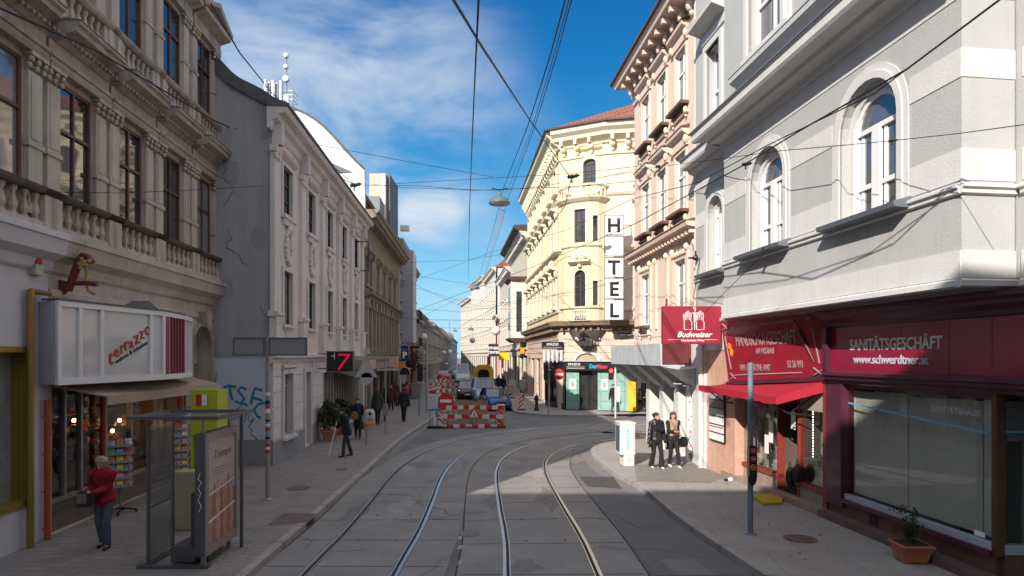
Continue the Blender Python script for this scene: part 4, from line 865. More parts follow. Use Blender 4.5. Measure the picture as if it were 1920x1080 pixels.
# soffit behind the ledge over the shops
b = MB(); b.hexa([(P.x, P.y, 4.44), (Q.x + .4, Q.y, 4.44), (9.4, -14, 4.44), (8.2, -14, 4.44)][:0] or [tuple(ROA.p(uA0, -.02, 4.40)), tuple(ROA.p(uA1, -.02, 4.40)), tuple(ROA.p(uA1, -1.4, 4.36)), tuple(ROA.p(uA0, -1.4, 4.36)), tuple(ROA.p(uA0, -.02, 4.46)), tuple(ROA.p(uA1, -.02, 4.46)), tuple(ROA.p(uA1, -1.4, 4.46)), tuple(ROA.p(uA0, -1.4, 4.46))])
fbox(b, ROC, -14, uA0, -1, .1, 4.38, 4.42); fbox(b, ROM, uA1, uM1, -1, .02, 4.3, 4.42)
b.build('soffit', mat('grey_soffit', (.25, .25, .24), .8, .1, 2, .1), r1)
# the deep cornice above the arched floor
cprof = [(.03, 9.0), (.06, 9.02), (.08, 9.14), (.3, 9.2), (.34, 9.28), (.62, 9.3), (.66, 9.36), (.66, 9.52), (.7, 9.56)]
b = MB(); fmould(b, ROA, uA0 - 0, uA1, cprof, ends=1); fmould(b, ROM, uA1 + .7, uM1, [(o * .75, z) for o, z in cprof]); fmould(b, ROC, -14, uA0 - .7, cprof, ends=0); b.build('deep_cornice', WHITEW, r1)
b = MB(); fmould(b, ROA, uA0 - .75, uA1 + .7, [(.72, 9.565), (.72, 9.60), (.02, 9.80)]); fmould(b, ROM, uA1 + .7, uM1, [(.55, 9.565), (.55, 9.6), (.02, 9.72)]); b.build('cornice_flashing', SILLM, r1)
b = MB(); 
for a, c in ((uA0 + .2, c_mid + 1.35),): fmould(b, ROA, a, c, [(.03, 10.15), (.12, 10.2), (.3, 10.3), (.32, 10.4), (.05, 10.48)])
b.build('upper_sill_ledge', WHITEW, r1)
b = MB(); fmould(b, ROA, uA0 + .2, c_mid + 1.35, [(.33, 10.41), (.33, 10.43), (.04, 10.52)]); b.build('upper_sill_flashing', SILLM, r1)
b = MB(); fmould(b, ROA, uA0, uA1, cornice_prof(16.6, .9, .9), ends=1); fmould(b, ROM, uA1, uM1, cornice_prof(16.6, .9, .8)); fmould(b, ROC, -14, uA0, cornice_prof(16.6, .9, .9)); b.build('main_cornice', WHITEW, r1)
for F, hs in ((ROA, AH), (ROM, MH), (ROC, CH_)):
    for h in hs:
        w_ = h[1] - h[0]
        b = MB(); surround(b, F, h, .24, .02); surround(b, F, h, .12, .045, inner=.0); b.build('arch_surround', WHITEW, r1)
        # stepped reveal inside
        b = MB(); hh = (h[0] + .0, h[1] - .0, h[2], h[3], h[4]); surround(b, F, (h[0] + .16, h[1] - .16, h[2], h[3] - .16, h[4] - .16), .158, .03, out=-.18); b.build('inner_reveal', WHITEW, r1)
        hi = (h[0] + .16, h[1] - .16, h[2], h[3] - .16, h[4] - .16)
        wn_ = window(F, hi, r1, WFR, CURT, 2 if w_ > 1.3 else 1, (.34,), .085, -.22, deep=.09)
        b = MB()
        cc = (hi[0] + hi[1]) / 2; hw = (hi[1] - hi[0]) / 2
        n_ = 2 if w_ > 1.3 else 1
        for s in ((-1, 1) if n_ == 2 else (0,)):
            for e in (-1, 1): fbox(b, F, cc + s * hw * .5 + e * .14 * 1.0 - .04, cc + s * hw * .5 + e * .14 + .04, -.26, -.215, hi[2] + .09, hi[2] + (hi[3] - hi[4] - hi[2]) * .96)
        fbox(b, F, cc - .09, cc + .09, -.22, -.14, hi[2] + .08, hi[3] - hi[4])
        b.build('sash', WFR, wn_)
        b = MB(); fmould(b, F, h[0] - .3, h[1] + .3, [(.0, 5.8), (.3, 5.82), (.32, 5.9), (.0, 6.0)]); b.build('window_sill', SILLM, r1)
for F, hs in ((ROA, UH), (ROM, UM)):
    for h in hs:
        window(F, h, r1, WFR, CURT, 2, (.4,), .08, -.2, deep=.09)
        b = MB(); surround(b, F, h, .28, .06); surround(b, F, h, .16, .12)
        fmould(b, F, h[0] - .4, h[1] + .4, [(.05, h[3] + .55), (.2, h[3] + .62), (.5, h[3] + .72), (.52, h[3] + .84), (.03, h[3] + .92)]); fbox(b, F, h[0] - .3, h[1] + .3, 0, .1, h[3] + .28, h[3] + .55)
        fbox(b, F, h[0] - .3, h[1] + .3, 0, .12, h[2] - .22, h[2]); b.build('upper_window_surround', WHITEW, r1)
# ground floor between the shops and the neighbour: granite pillar and white column
RSF = Fac(8.40, 0, -.11, 1, -1)
PINKG = mat('red_granite_cladding', (.62, .36, .27), .4, .2, 5, .1, fine=60)
uS = lambda x: RSF.U(x, .0)
u_far = ROM.u.dot(Vector((0, 0, 0)))
g0_, g1_ = ROM.U(1378, -.1), ROM.U(1325, -.1)
b = MB(); fbox(b, ROM, g0_, g1_, -.9, -.1, .0, 3.62); b.build('granite_pillar', PINKG, r1)
b = MB(); fbox(b, ROM, g0_, g1_, -.9, -.08, 3.62, 4.3); fbox(b, ROM, g1_, uM1, -.9, -.02, 0, 4.3); b.build('white_pier', WHITEW, r1)
b = MB(); b.tube([ROM.p(g1_ + .1, .05, 0), ROM.p(g1_ + .1, .05, 4.3)], .07, 10); b.build('downpipe', WHITEP, r1, smooth=True)
# ------------------------------------------------------------------ maroon shop joinery
MAR = mat('maroon_paint', (.21, .022, .040), .35, .15, 2, .05, coat=.25); MARD = mat('dark_maroon_joinery', (.085, .02, .04), .38, .15, 2, .05, coat=.3)
REDJ = mat('brick_red_joinery', (.25, .04, .03), .45, .15, 3, .05)
MARG = mat('maroon_sign_glass', (.27, .012, .045), .12, .08, 1, .0, spec=.8)
MARS = mat('maroon_script_board', (.30, .018, .035), .25, .1, 2, .02)
DADO = mat('red_brown_granite', (.15, .07, .06), .45, .25, 6, .08, fine=60)
GR2 = mat('beige_granite_dado', (.30, .235, .20), .45, .25, 6, .08, fine=60)
SGlass = thin_glass('display_glass', (.86, .88, .86))
sh = thing('medical_supply_shopfront', 'dark maroon shopfront with papered display window lettered in white', 'shopfront', RSF.p(11, .1, 0))
uw0 = RSF.U(1859, .1); uw1 = RSF.U(1583, .1); uF = RSF.U(1556, .1)
b = MB()
prof = [(.1, 4.02), (.14, 4.05), (.16, 4.12), (.28, 4.2), (.3, 4.26), (.42, 4.3), (.42, 4.38)]
fmould(b, RSF, -14, uF + .05, prof, back=-.6)
fmould(b, RSF, -14, uF, [(.12, 2.86), (.16, 2.88), (.16, 2.93), (.24, 2.96), (.24, 3.02), (.3, 3.04), (.3, 3.1), (.14, 3.13)], back=-.4)
fbox(b, RSF, uw1 + .02, uF + .12, -.4, .12, .3, 2.86); fbox(b, RSF, uF - .05, uF + .1, -.1, .22, 3.13, 4.02)
fbox(b, RSF, uw0 + .05, uw1 + .02, -.3, .05, 2.78, 2.86)
fbox(b, RSF, uw0 - .02, uw1 + .04, -.1, .16, .42, .5); fbox(b, RSF, uw1 + .02, uw1 + .14, .12, .17, .42, 2.86)
b.build('joinery', MARD, sh)
b = MB(); fbox(b, RSF, -14, uF - .05, -.1, .1, 3.13, 4.02); b.build('sign_board', MARG, sh)
for z_, k in ((0, 0),): 
    b = MB()
    for x in (1690, 1780, 1860): u = RSF.U(x, .1); fbox(b, RSF, u - .006, u + .006, .1, .104, 3.14, 4.0)
    b.build('panel_seam', MAR, sh)
b = MB(); fbox(b, RSF, uw0 - .02, uF + .1, -.6, .06, .0, .42); b.build('dado', DADO, sh)
b = MB(); fbox(b, RSF, uw0 - .1, uF + .1, .07, .32, -.0, .14); b.build('plinth_step', mat('dark_red_step', (.13, .085, .08), .6, .2, 3, .1), sh)
b = MB(); fbox(b, RSF, uw0, uw1, -.02, .1, .5, .6); b.build('window_ledge', mat('pale_blue_ledge', (.38, .43, .46), .4, .08, 3, .02), sh)
PAPER = mat('display_backing_paper', (.68, .64, .61), .85, .1, .9, .1, streak=.3, streakcol=(.38, .35, .3))
b = MB(); seams = [RSF.U(x, -.1) for x in (1840, 1772, 1700, 1638, 1590)]
e = [uw0 + .02] + sorted(seams) + [uw1]
for k in range(len(e) - 1): fbox(b, RSF, e[k] + .008, e[k + 1] - .008, -.16 + .012 * (k % 2), -.14 + .012 * (k % 2), .62, 2.74 - .02 * (k % 3))
b.build('paper_sheet', PAPER, sh)
b = MB(); fbox(b, RSF, uw0, uw1, -.4, -.3, .5, 2.8); b.build('window_back', BLACKM, sh)
b = MB(); fbox(b, RSF, uw0, uw1, .0, .008, .6, 2.78); b.build('display_glass', SGlass, sh)
b = MB(); b.bar(RSF.p(uw0 + .15, .012, 2.25), RSF.p(uw1, .012, 2.47), .01, .035); b.build('blue_tape', mat('blue_tape', (.12, .35, .5), .5, .05, 3, 0), sh)
# corner mullion and recessed entrance glass
mt_ = mat('bronze_mullion', (.16, .09, .04), .35, .15, 4, .03, metal=.6)
b = MB(); fbox(b, RSF, uw0 - .09, uw0, -.06, .1, .42, 2.86); b.build('corner_mullion', mt_, sh)
cm = RSF.p(uw0 - .1, -.0, 0)
b = MB(); b.box(cm.x + .05, cm.x + 3.2, cm.y + .02, cm.y + .03, .6, 2.75); b.build('entrance_glass', SGlass, sh)
b = MB(); b.box(cm.x + .03, cm.x + 3.2, cm.y, cm.y + .5, .0, .46); b.build('entrance_dado', DADO, sh)
b = MB(); b.box(cm.x + .03, cm.x + 3.2, cm.y - .02, cm.y + .1, .46, .6); b.build('entrance_ledge', MATS['pale_blue_ledge'], sh)
b = MB(); b.box(cm.x + .03, cm.x + 3.2, cm.y + 1.2, cm.y + 1.3, .4, 2.9); b.box(cm.x + .03, cm.x + 3.2, cm.y, cm.y + 1.2, 2.8, 2.86); b.build('entrance_back', mat('dark_interior', (.03, .025, .03), .9, .5, 2, 0), sh)
b = MB(); b.box(cm.x + .05, cm.x + 3.2, cm.y + .05, cm.y + .06, 2.15, 2.75); b.build('entrance_blind', mat('grey_blind', (.2, .2, .2), .8, .1, 3, 0), sh)
b = MB(); b.box(cm.x + .05, cm.x + 3.2, cm.y + .015, cm.y + .018, 2.28, 2.31); b.build('entrance_tape', MATS['blue_tape'], sh)
b = MB(); u = RSF.U(1637, .08); fbox(b, RSF, u - .12, u + .12, .06, .075, .19, .38); b.build('air_grille', BLACKM, sh)
rdir = -RSF.u
u, z = RSF.px(1593, 656, .11); text('lettering', 'SANITÄTSGESCHÄFT', RSF.p(u, .105, z), rdir, (0, 0, 1), .30, WHITEB, sh, 'LEFT', .006, .006, xs=.86)
u, z = RSF.px(1600, 681, .11); text('lettering', 'www.schwerdtner.at', RSF.p(u, .105, z), rdir, (0, 0, 1), .235, mat('silver_lettering', (.5, .54, .62), .35, .1, 3, 0), sh, 'LEFT', .006, .003, xs=1.0)
u, z = RSF.px(1746, 771, .02); text('lettering', 'SANITÄTSHAUS', RSF.p(u, .012, z), rdir, (0, 0, 1), .14, mat('frosted_lettering', (.45, .45, .46), .6, .1, 9, 0), sh, 'LEFT', .002, .003)
b = MB(); u, z = RSF.px(1838, 1002, .0); fbox(b, RSF, u - .1, u + .1, .008, .014, .62, .7); b.build('sticker', WHITEB, sh)
# ------------------------------------------------------------------ glove shop
gs = thing('glove_shopfront', 'brick red shopfront with sloping maroon board and hanging bags in the doorway', 'shopfront', RSF.p(16, .1, 0))
ga, gb = uF + .12, RSF.U(1377, .0)
b = MB()
d0, d1 = RSF.U(1500, .0), RSF.U(1463, .0)
for u, w in ((ga, .14), (gb - .16, .16)): fbox(b, RSF, u, u + w, -.3, .1, .1, 2.9)
fbox(b, RSF, ga + .14, d0, -.1, .08, .42, .52); fbox(b, RSF, d1, gb - .16, -.1, .08, .42, .52)
for u in (d0 - .04, d1): fbox(b, RSF, u, u + .05, -.12, .06, .1, 2.8)
fbox(b, RSF, ga + .14, gb - .16, -.2, .08, 2.8, 2.9); b.build('joinery', REDJ, gs)
b = MB(); fbox(b, RSF, ga, d0 - .02, -.5, .03, 0, .42); fbox(b, RSF, d1 + .02, gb, -.5, .03, 0, .42); b.build('dado', GR2, gs)
b = MB(); fbox(b, RSF, ga - .05, gb + .25, .03, .3, -.0, .14); b.build('stone_step', GR2, gs)
b = MB(); fbox(b, RSF, ga + .14, d0 - .04, .0, .008, .52, 2.8); fbox(b, RSF, d1 + .05, gb - .16, .0, .008, .52, 2.8); b.build('display_glass', SGlass, gs)
b = MB(); fbox(b, RSF, ga, gb, -2.2, -2.1, .05, 2.9); fbox(b, RSF, ga - .05, ga, -2.1, -.1, .05, 2.9); fbox(b, RSF, gb, gb + .05, -2.1, -.3, .05, 2.9); fbox(b, RSF, ga, gb, -2.1, -.2, 2.9, 2.95); fbox(b, RSF, ga, gb, -2.1, -.1, .0, .05); fbox(b, RSF, d0 - .03, d0, -1.2, -.12, .05, 2.8); fbox(b, RSF, d1, d1 + .03, -1.2, -.12, .05, 2.8)
b.build('shop_room', mat('dim_glove_room', (.10, .07, .06), .9, .5, 2, .2), gs)
rr = random.Random(5)
for mi, m in enumerate([OR[0], OR[4], OR[3], mat('leather_black', (.03, .028, .03), .4, .2, 6, .1)]):
    b = MB()
    for k in range(26):
        u = rr.choice([rr.uniform(ga + .2, d0 - .1), rr.uniform(d1 + .1, gb - .3)]); o = rr.uniform(-1.3, -.2); z = rr.choice([.55, .95, 1.4, 1.85])
        s = rr.uniform(.06, .16); b.sphere(RSF.p(u, o, z + s * .8), s, 7, 5, (.7, .6, 1.1)) if k % 2 else fbox(b, RSF, u, u + s, o, o + .04, z, z + s * 1.9)
    b.build('glove_display', m, gs)
b = MB()
for k in range(3): fbox(b, RSF, ga + .14, gb - .16, -1.2, -1.0, .92 + .45 * k, .94 + .45 * k)
b.build('glass_shelf', GALV, gs)
b = MB()
for x, y0, y1 in ((1445, 790, 830), (1437, 815, 850), (1487, 772, 805)):
    u, za_ = RSF.px(x, y1, .02); zb_ = RSF.px(x, y0, .02)[1]; fbox(b, RSF, u - .1, u + .1, .012, .016, za_, zb_)
b.build('price_card', WHITEB, gs)
b = MB(); u = RSF.U(1519, .02)
for k in range(20): b.sphere(RSF.p(u, -.05, 1.15 + k * .06), .017, 6, 4)
b.build('light_string', emit('pale_led', (1, .9, .75), 3), gs)
b = MB(); fbox(b, RSF, ga + .14, d0, .02, .03, 2.2, 2.82); b.build('roller_blind', mat('pale_brown_blind', (.36, .30, .26), .85, .05, 2, .05), gs)
# sloping sign board
TL, TR, BL, BR = PT(1352, 603, 18.0), PT(1530, 580, 13.95), PT(1366, 715, 18.0), PT(1550, 706, 13.95)
nrm = (TR - TL).cross(BL - TL).normalized(); nrm = nrm if nrm.x < 0 else -nrm
b = MB(); b.prism([TL, TR, BR, BL], -nrm * .06); sgn = b.build('script_board', MARS, gs)
b = MB(); b.add([TR, BR, RSF.p(uF + .1, .0, 2.98), RSF.p(uF + .1, .0, 4.42), TR - nrm * .02], [(0, 1, 2, 3)]); b.prism([TR, BR, RSF.p(uF + .12, .0, 2.98), RSF.p(uF + .12, .0, 4.4)], RSF.u * .03)
b.prism([TL, BL, RSF.p(gb, .0, 2.8), RSF.p(gb, .0, 4.3)], RSF.u * -.03); b.build('board_cheek', MAR, gs)
b = MB(); b.prism([TL + Vector((0, 0, .0)), TR, RSF.p(uF + .1, .0, 4.42), RSF.p(gb, .0, 4.42)], (0, 0, .04)); b.build('board_roof', SLATE, gs)
b = MB(); b.bar(BL - Vector((0, 0, .05)) + nrm * .02, BR - Vector((0, 0, .05)) + nrm * .02, .12, .09); b.bar(BL - Vector((0, 0, .15)), BR - Vector((0, 0, .14)), .08, .05); b.build('board_sill', MARD, gs)
b = MB(); fbox(b, RSF, ga - .1, gb, -.3, .05, 2.85, 3.0); b.build('lintel', MARD, gs)
rx = (TR - TL).normalized(); ux = (TL - BL); ux = (ux - rx * ux.dot(rx)).normalized()
Wd, Hd = (TR - TL).length, (TL - BL).length
def on(fx, fy, e=.01): return TL.lerp(TR, fx).lerp(BL.lerp(BR, fx), fy) + nrm * e
GREYL = mat('faded_grey_lettering', (.36, .25, .26), .6, .15, 12, .05)
text('lettering', 'HANDSCHUHGESCHÄFT', on(.16, .43), rx, ux, .46, GREYL, gs, 'LEFT', .004, .006, xs=.52)
text('lettering', 'AM NEUBAU', on(.38, .58), rx, ux, .2, GREYL, gs, 'LEFT', .004, .008, xs=.7)
text('lettering', 'INH. CHRISTINE AMIT', on(.17, .83), rx, ux, .24, GREYL, gs, 'LEFT', .004, .002, xs=.62)
text('lettering', '52 26 993', on(.68, .83), rx, ux, .24, GREYL, gs, 'LEFT', .004, .002, xs=.62)
b = MB()
for a, c in (((.12, .12), (.8, .12)), ((.12, .9), (.8, .92)), ((.03, .25), (.055, .8)), ((.95, .25), (.96, .8))): b.bar(on(*a), on(*c), .025, .03)
for cx, cy in ((.05, .1), (.93, .1), (.07, .92), (.94, .92)):
    b.bar(on(cx - .03, cy - .06), on(cx + .03, cy + .04), .05, .02); b.bar(on(cx - .03, cy + .05), on(cx + .04, cy - .02), .05, .02)
b.build('painted_border', GREYL, gs)
OG = mat('orange_glove', (.85, .25, .02), .5, .1, 3, 0); b = MB(); c0 = on(.075, .46, .015)
b.prism([c0 + rx * x + ux * y for x, y in ((-.10, .1), (0, .16), (.1, .12), (.1, -.02), (.03, -.05), (-.02, -.0), (-.12, .03))], nrm * .02)
for k in range(4): b.bar(c0 + rx * (.02 + .03 * k) + ux * -.02, c0 + rx * (.02 + .045 * k) + ux * (-.22 + .05 * abs(k - 1)), .035, .02)
b.build('glove_emblem', OG, gs)
b = MB(); b.tube([on(.80, .12, .03), on(.845, .35, .03)], .012, 6); b.build('umbrella_handle', OG, gs)
b = MB(); b.tube([on(.835, .28, .03), on(.86, .4, .03), on(.9, .62, .03), on(.93, .78, .03)], .055, 8, r1=.008); b.build('umbrella_emblem', mat('umbrella_grey', (.09, .08, .08), .5, .3, 10, 0), gs)
# awning
aw = [RSF.p(gb - .02, .05, 2.72), RSF.p(ga + .1, .05, 2.88), PT(1455, 745, 14.5), PT(1310, 722, 18.3)]
REDA = mat('red_awning_cloth', (.36, .012, .03), .85, .08, 3, .08)
b = MB(); n_ = 6
for i in range(n_):
    for j in range(8):
        def q(fi, fj):
            p = aw[0].lerp(aw[1], fj).lerp(aw[3].lerp(aw[2], fj), fi); return p + Vector((0, 0, -.06 * math.sin(math.pi * fi) - .012 * math.sin(fj * 25)))
        b.quad(q(i / n_, j / 8), q(i / n_, (j + 1) / 8), q((i + 1) / n_, (j + 1) / 8), q((i + 1) / n_, j / 8))
for j in range(16):
    a, c = aw[3].lerp(aw[2], j / 16), aw[3].lerp(aw[2], (j + 1) / 16); b.quad(a, c, c - Vector((0, 0, .17 + .02 * math.sin(j * 2))), a - Vector((0, 0, .17 + .02 * math.sin(j * 2 - 2))))
b.prism([aw[1], aw[2], aw[2] - Vector((0, 0, .17)), aw[1] - Vector((0, 0, .22))], RSF.u * .01)
b.build('awning', REDA, gs)
for f in (.12, .88):
    b = MB(); a = RSF.p(gb + (ga - gb) * f, .05, 2.1); c = aw[3].lerp(aw[2], f) - Vector((0, 0, .08)); m_ = a.lerp(c, .5) + Vector((0, 0, -.15)); b.tube([a, m_, c], .018, 6); b.tube([a + Vector((0, 0, .45)), m_], .015, 6); b.build('awning_arm', BLACKM, gs)
# green pipe and directory board
b = MB(); u = RSF.U(1375, .08); b.tube([RSF.p(u, .08, 0), RSF.p(u, .08, 2.5)], .06, 10); tag(b.build('drain_pipe', mat('green_pipe', (.03, .13, .09), .4, .1, 3, .03), None, True), 'green drain pipe between the granite pillar and glove shop', 'pipe')
t = thing('directory_board', 'black framed stack of small firm plates on the red granite pillar', 'sign', ROM.p(ROM.U(1345, -.06), -.06, 1))
uc, zt_ = ROM.px(1345, 732, -.08); zb_ = ROM.px(1345, 828, -.08)[1]
wv = abs(ROM.U(1331, -.08) - ROM.U(1360, -.08)) / 2
b = MB(); fbox(b, ROM, uc - wv, uc + wv, -.11, -.05, zb_, zt_); b.build('frame', BLACKM, t)
for k in range(6):
    zz = zb_ + .04 + (zt_ - zb_ - .05) * k / 6; b = MB(); fbox(b, ROM, uc - wv + .04, uc + wv - .04, -.05, -.04, zz, zz + (zt_ - zb_) / 6 - .05); b.build('plate', [WHITEB, WHITEB, WHITEB, mat('grey_plate', (.4, .4, .42), .5, .1, 3, 0), mat('brown_plate', (.2, .15, .14), .5, .1, 3, 0), MATS['grey_plate']][k], t)
text('lettering', 'PLANET', ROM.p(uc + wv - .07, -.038, zb_ + (zt_ - zb_) * .47), -ROM.u, (0, 0, 1), .11, BLACKM, t, 'LEFT', .002, .002)
b = MB(); fbox(b, ROM, uc - wv + .06, uc + wv - .06, -.04, -.036, zb_ + (zt_ - zb_) * .28, zb_ + (zt_ - zb_) * .3); b.build('red_bar', REDP, t)
# glove sign on its bracket
t = thing('bracket_sign', 'square maroon box sign with white gloves and umbrella drawing above the awning', 'shop sign', (5.1, 18.3, 3.8))
D = 18.3; a, c = PT(1243, 645, D), PT(1352, 574, D)
b = MB(); b.box(a.x, c.x, D, D + .22, a.z, c.z); b.build('box', mat('maroon_box', (.30, .02, .04), .5, .06, 2, .02), t, bevel=.01)
b = MB(); b.bar(PT(1250, 574, D + .1), PT(1250, 560, D + .1), .05, .05); b.bar(Vector((c.x, D + .1, c.z - .2)), ROM.p(18.4, 0, c.z - .2), .05, .05); b.build('bracket', REDJ, t)
WL = WHITEB; b = MB(); y_ = D - .006
def hp(x, y): return Vector((PT(x, y, D).x, y_, PT(x, y, D).z))
def line(pts, r=.011): b.tube([hp(*p) for p in pts], r, 5)
for s, cx in ((-1, 1290), (1, 1313)):
    q = lambda dx: cx + s * dx * -1
    line([(cx - 7, 618), (cx - 7, 602), (cx - 9, 592), (cx - 8, 589), (cx - 5, 600), (cx - 5, 586), (cx - 3, 585), (cx - 2, 600), (cx - 1, 583), (cx + 1, 583), (cx + 2, 600), (cx + 4, 586), (cx + 6, 587), (cx + 5, 602), (cx + 7, 604), (cx + 7, 618), (cx - 7, 618)])
line([(1301, 580), (1300, 577), (1303, 576), (1304, 580), (1303, 584)], .014); b.tube([hp(1302.5, 586), hp(1302.5, 600), hp(1302.5, 619)], .04, 6, r1=.008); line([(1298, 587), (1307, 587)], .014)
b.tube([hp(1252, 637), hp(1276, 637)], .007, 5); b.tube([hp(1321, 637), hp(1345, 637)], .007, 5)
b.build('emblem', WL, t)
text('lettering', 'Budweiser', hp(1301, 632), (1, 0, 0), (0, 0, 1), .22, WL, t, 'CENTER', .003, .004, shear=.35, xs=1.05)
text('lettering', 'Handschuhe Wien', hp(1299, 640), (1, 0, 0), (0, 0, 1), .088, WL, t, 'CENTER', .003, .001)
# ================================================================== pink house
PINK = mat('pink_render', (.76, .59, .48), .82, .07, 1.2, .15, streak=.1, streakcol=(.5, .34, .27)); PINKT = mat('salmon_trim', (.75, .58, .47), .8, .08, 2, .2, streak=.1, streakcol=(.45, .28, .2))
BRN = mat('brown_capping', (.12, .07, .05), .6, .15, 3, .05)
PF = Fac(5.97, 20.35, -.09, 1, -1)
pk = thing('pink_house', 'salmon pink house with deep bracketed eaves and white casement windows', 'building', PF.p(4, 0, 0))
Lp = 7.4; pcs = [(PF.U(1269) + PF.U(1285)) / 2, (PF.U(1234.5) + PF.U(1249)) / 2, (PF.U(1205) + PF.U(1218)) / 2]
ph = [(c - .5, c + .5, za_, zb_) for c in pcs for za_, zb_ in ((4.7, 6.75), (8.4, 10.4), (12.0, 13.95))]
ph = [h for k, h in enumerate(ph) if not (abs((h[0] + h[1]) / 2 - pcs[1]) < .01 and h[2] < 5)]
b = MB(); wall(b, PF, -.02, Lp, 4.2, 15.1, ph, .2); b.build('upper_wall', PINK, pk)
q0, q1 = PF.p(Lp, 0, 0), PF.p(Lp, -12, 0)
b = MB(); fbox(b, PF, .0, Lp - .01, -12, -.3, 2.95, 15.4); fbox(b, PF, .0, 5.35, -12, -.42, .0, 2.95); fbox(b, PF, Lp - .3, Lp - .005, -.3, -.001, 2.95, 15.3); fbox(b, PF, -.01, Lp, -.3, -.02, 3.9, 4.2); b.build('building_mass', PINK, pk)
for h in ph:
    window(PF, h, pk, WFR, glossy_pane('blue_grey_pane', (.10, .12, .15), .05), 2, (.62,), .075, -.1)
    b = MB(); surround(b, PF, h, .12, .05)
    if h[2] > 5:
        fbox(b, PF, h[0] - .22, h[1] + .22, 0, .1, h[3] + .12, h[3] + .42); fmould(b, PF, h[0] - .3, h[1] + .3, [(.08, h[3] + .42), (.16, h[3] + .48), (.26, h[3] + .54), (.28, h[3] + .64), (.05, h[3] + .7)])
        for s in (h[0] - .2, h[1] + .2): b.sphere(PF.p(s, .1, h[3] + .3), .1, 7, 5, (1, 1, 1.5))
    else:
        for k in range(6): b.sphere(PF.p(h[0] - .1 + k * .24, .08, h[3] + .22), .09, 6, 4)
    fmould(b, PF, h[0] - .25, h[1] + .25, [(.02, h[2] - .42), (.08, h[2] - .4), (.08, h[2] - .36), (.02, h[2] - .34)])
    for s in (h[0] - .12, h[1] + .12): b.sphere(PF.p(s, .08, h[2] - .3), .08, 7, 5, (1, 1, 1.6)); b.sphere(PF.p(s, .06, h[2] - .5), .05, 6, 4)
    b.build('window_surround', PINKT, pk)
    b = MB(); fbox(b, PF, h[0] - .26, h[1] + .26, 0, .3, h[2] - .13, h[2] - .03); b.build('sill', BRN, pk)
    if h[2] > 5: b = MB(); fmould(b, PF, h[0] - .34, h[1] + .34, [(.28, h[3] + .645), (.31, h[3] + .67), (.02, h[3] + .76)]); b.build('hood_capping', BRN, pk)
b = MB(); fmould(b, PF, 0, Lp, [(.02, 7.45), (.1, 7.5), (.14, 7.56), (.42, 7.62), (.45, 7.74), (.02, 7.82)])
for k in range(22): fbox(b, PF, .1 + k * .34, .22 + k * .34, 0, .3, 7.4, 7.5)
for u in (.25, pcs[0] - .72, pcs[0] + .72, pcs[1] - .66, pcs[1] + .66, pcs[2] - .7, pcs[2] + .7):
    fbox(b, PF, u - .07, u + .07, 0, .07, 4.5, 7.0); b.sphere(PF.p(u, .06, 7.1), .13, 7, 5)
b.build('first_floor_trim', PINKT, pk)
b = MB(); fmould(b, PF, -.0, Lp + .05, [(.46, 7.745), (.48, 7.78), (.03, 7.88)]); b.build('string_capping', BRN, pk)
b = MB(); fmould(b, PF, 0, Lp, [(.02, 14.2), (.08, 14.24), (.1, 14.36), (.02, 14.4)]); fmould(b, PF, 0, Lp, [(.02, 15.0), (.2, 15.1), (.7, 15.2), (.75, 15.4), (.8, 15.42)], ends=1)
for k in range(10):
    u = .35 + k * .76; fbox(b, PF, u - .08, u + .08, 0, .62, 14.95, 15.2); b.sphere(PF.p(u, .2, 14.8), .14, 7, 5, (1, 1, 1.5)); b.sphere(PF.p(u, .12, 14.55), .1, 7, 5)
for k in range(26): b.sphere(PF.p(.15 + k * .285, .04, 14.48), .06, 5, 4)
b.build('eaves_cornice', PINKT, pk)
b = MB(); fmould(b, PF, -.0, Lp + .85, [(.82, 15.42), (.88, 15.46), (.88, 15.56), (.3, 15.62), (-4, 18.0)], back=-10); b.build('roof', BRN, pk)
b = MB(); b.tube([PF.p(.12, .08, 4.2), PF.p(.12, .08, 15.2)], .06, 8); b.build('downpipe', PINKT, pk, smooth=True)
# low metal canopy and white piers of the ground floor
CONC = mat('weathered_zinc', (.52, .54, .57), .55, .14, 2.5, .15, streak=.4, streakcol=(.2, .21, .22))
b = MB(); ca, cb_ = .75, 7.3
b.hexa([PF.p(ca, 0, 3.05), PF.p(cb_, 0, 3.05), PF.p(cb_, 1.05, 3.12), PF.p(ca, 1.02, 3.12), PF.p(ca, 0, 3.9), PF.p(cb_, 0, 3.9), PF.p(cb_, 1.08, 3.86), PF.p(ca, 1.05, 3.86)])
for u in (1.6, 3.4, 5.2, 6.9): b.hexa([PF.p(u, .0, 2.35), PF.p(u + .7, 0, 2.35), PF.p(u + .7, .12, 2.35), PF.p(u, .12, 2.35), PF.p(u, 0, 3.05), PF.p(u + .7, 0, 3.05), PF.p(u + .7, .95, 3.08), PF.p(u, .95, 3.08)])
b.hexa([PF.p(-.0, -.02, 2.5), PF.p(.7, -.02, 2.5), PF.p(.7, .15, 2.5), PF.p(.0, .15, 2.5), PF.p(.0, -.02, 3.1), PF.p(.7, -.02, 3.1), PF.p(.7, 1.02, 3.1), PF.p(.0, .6, 3.0)])
b.build('metal_canopy', CONC, pk)
b = MB(); fbox(b, PF, ca - .04, ca - .004, .02, .98, 3.18, 3.84); b.build('canopy_end_panel', mat('blotched_maroon_panel', (.13, .025, .03), .6, .4, 2, .1), pk)
b = MB(); fbox(b, PF, 0, ca, -.2, -.0, 2.4, 4.2); fbox(b, PF, 0, Lp, -.3, -.02, 2.9, 3.9); b.build('fascia_wall', WHITEW, pk)
PRW = mat('white_pier_paint', (.66, .64, .61), .7, .06, 2, .1)
b = MB()
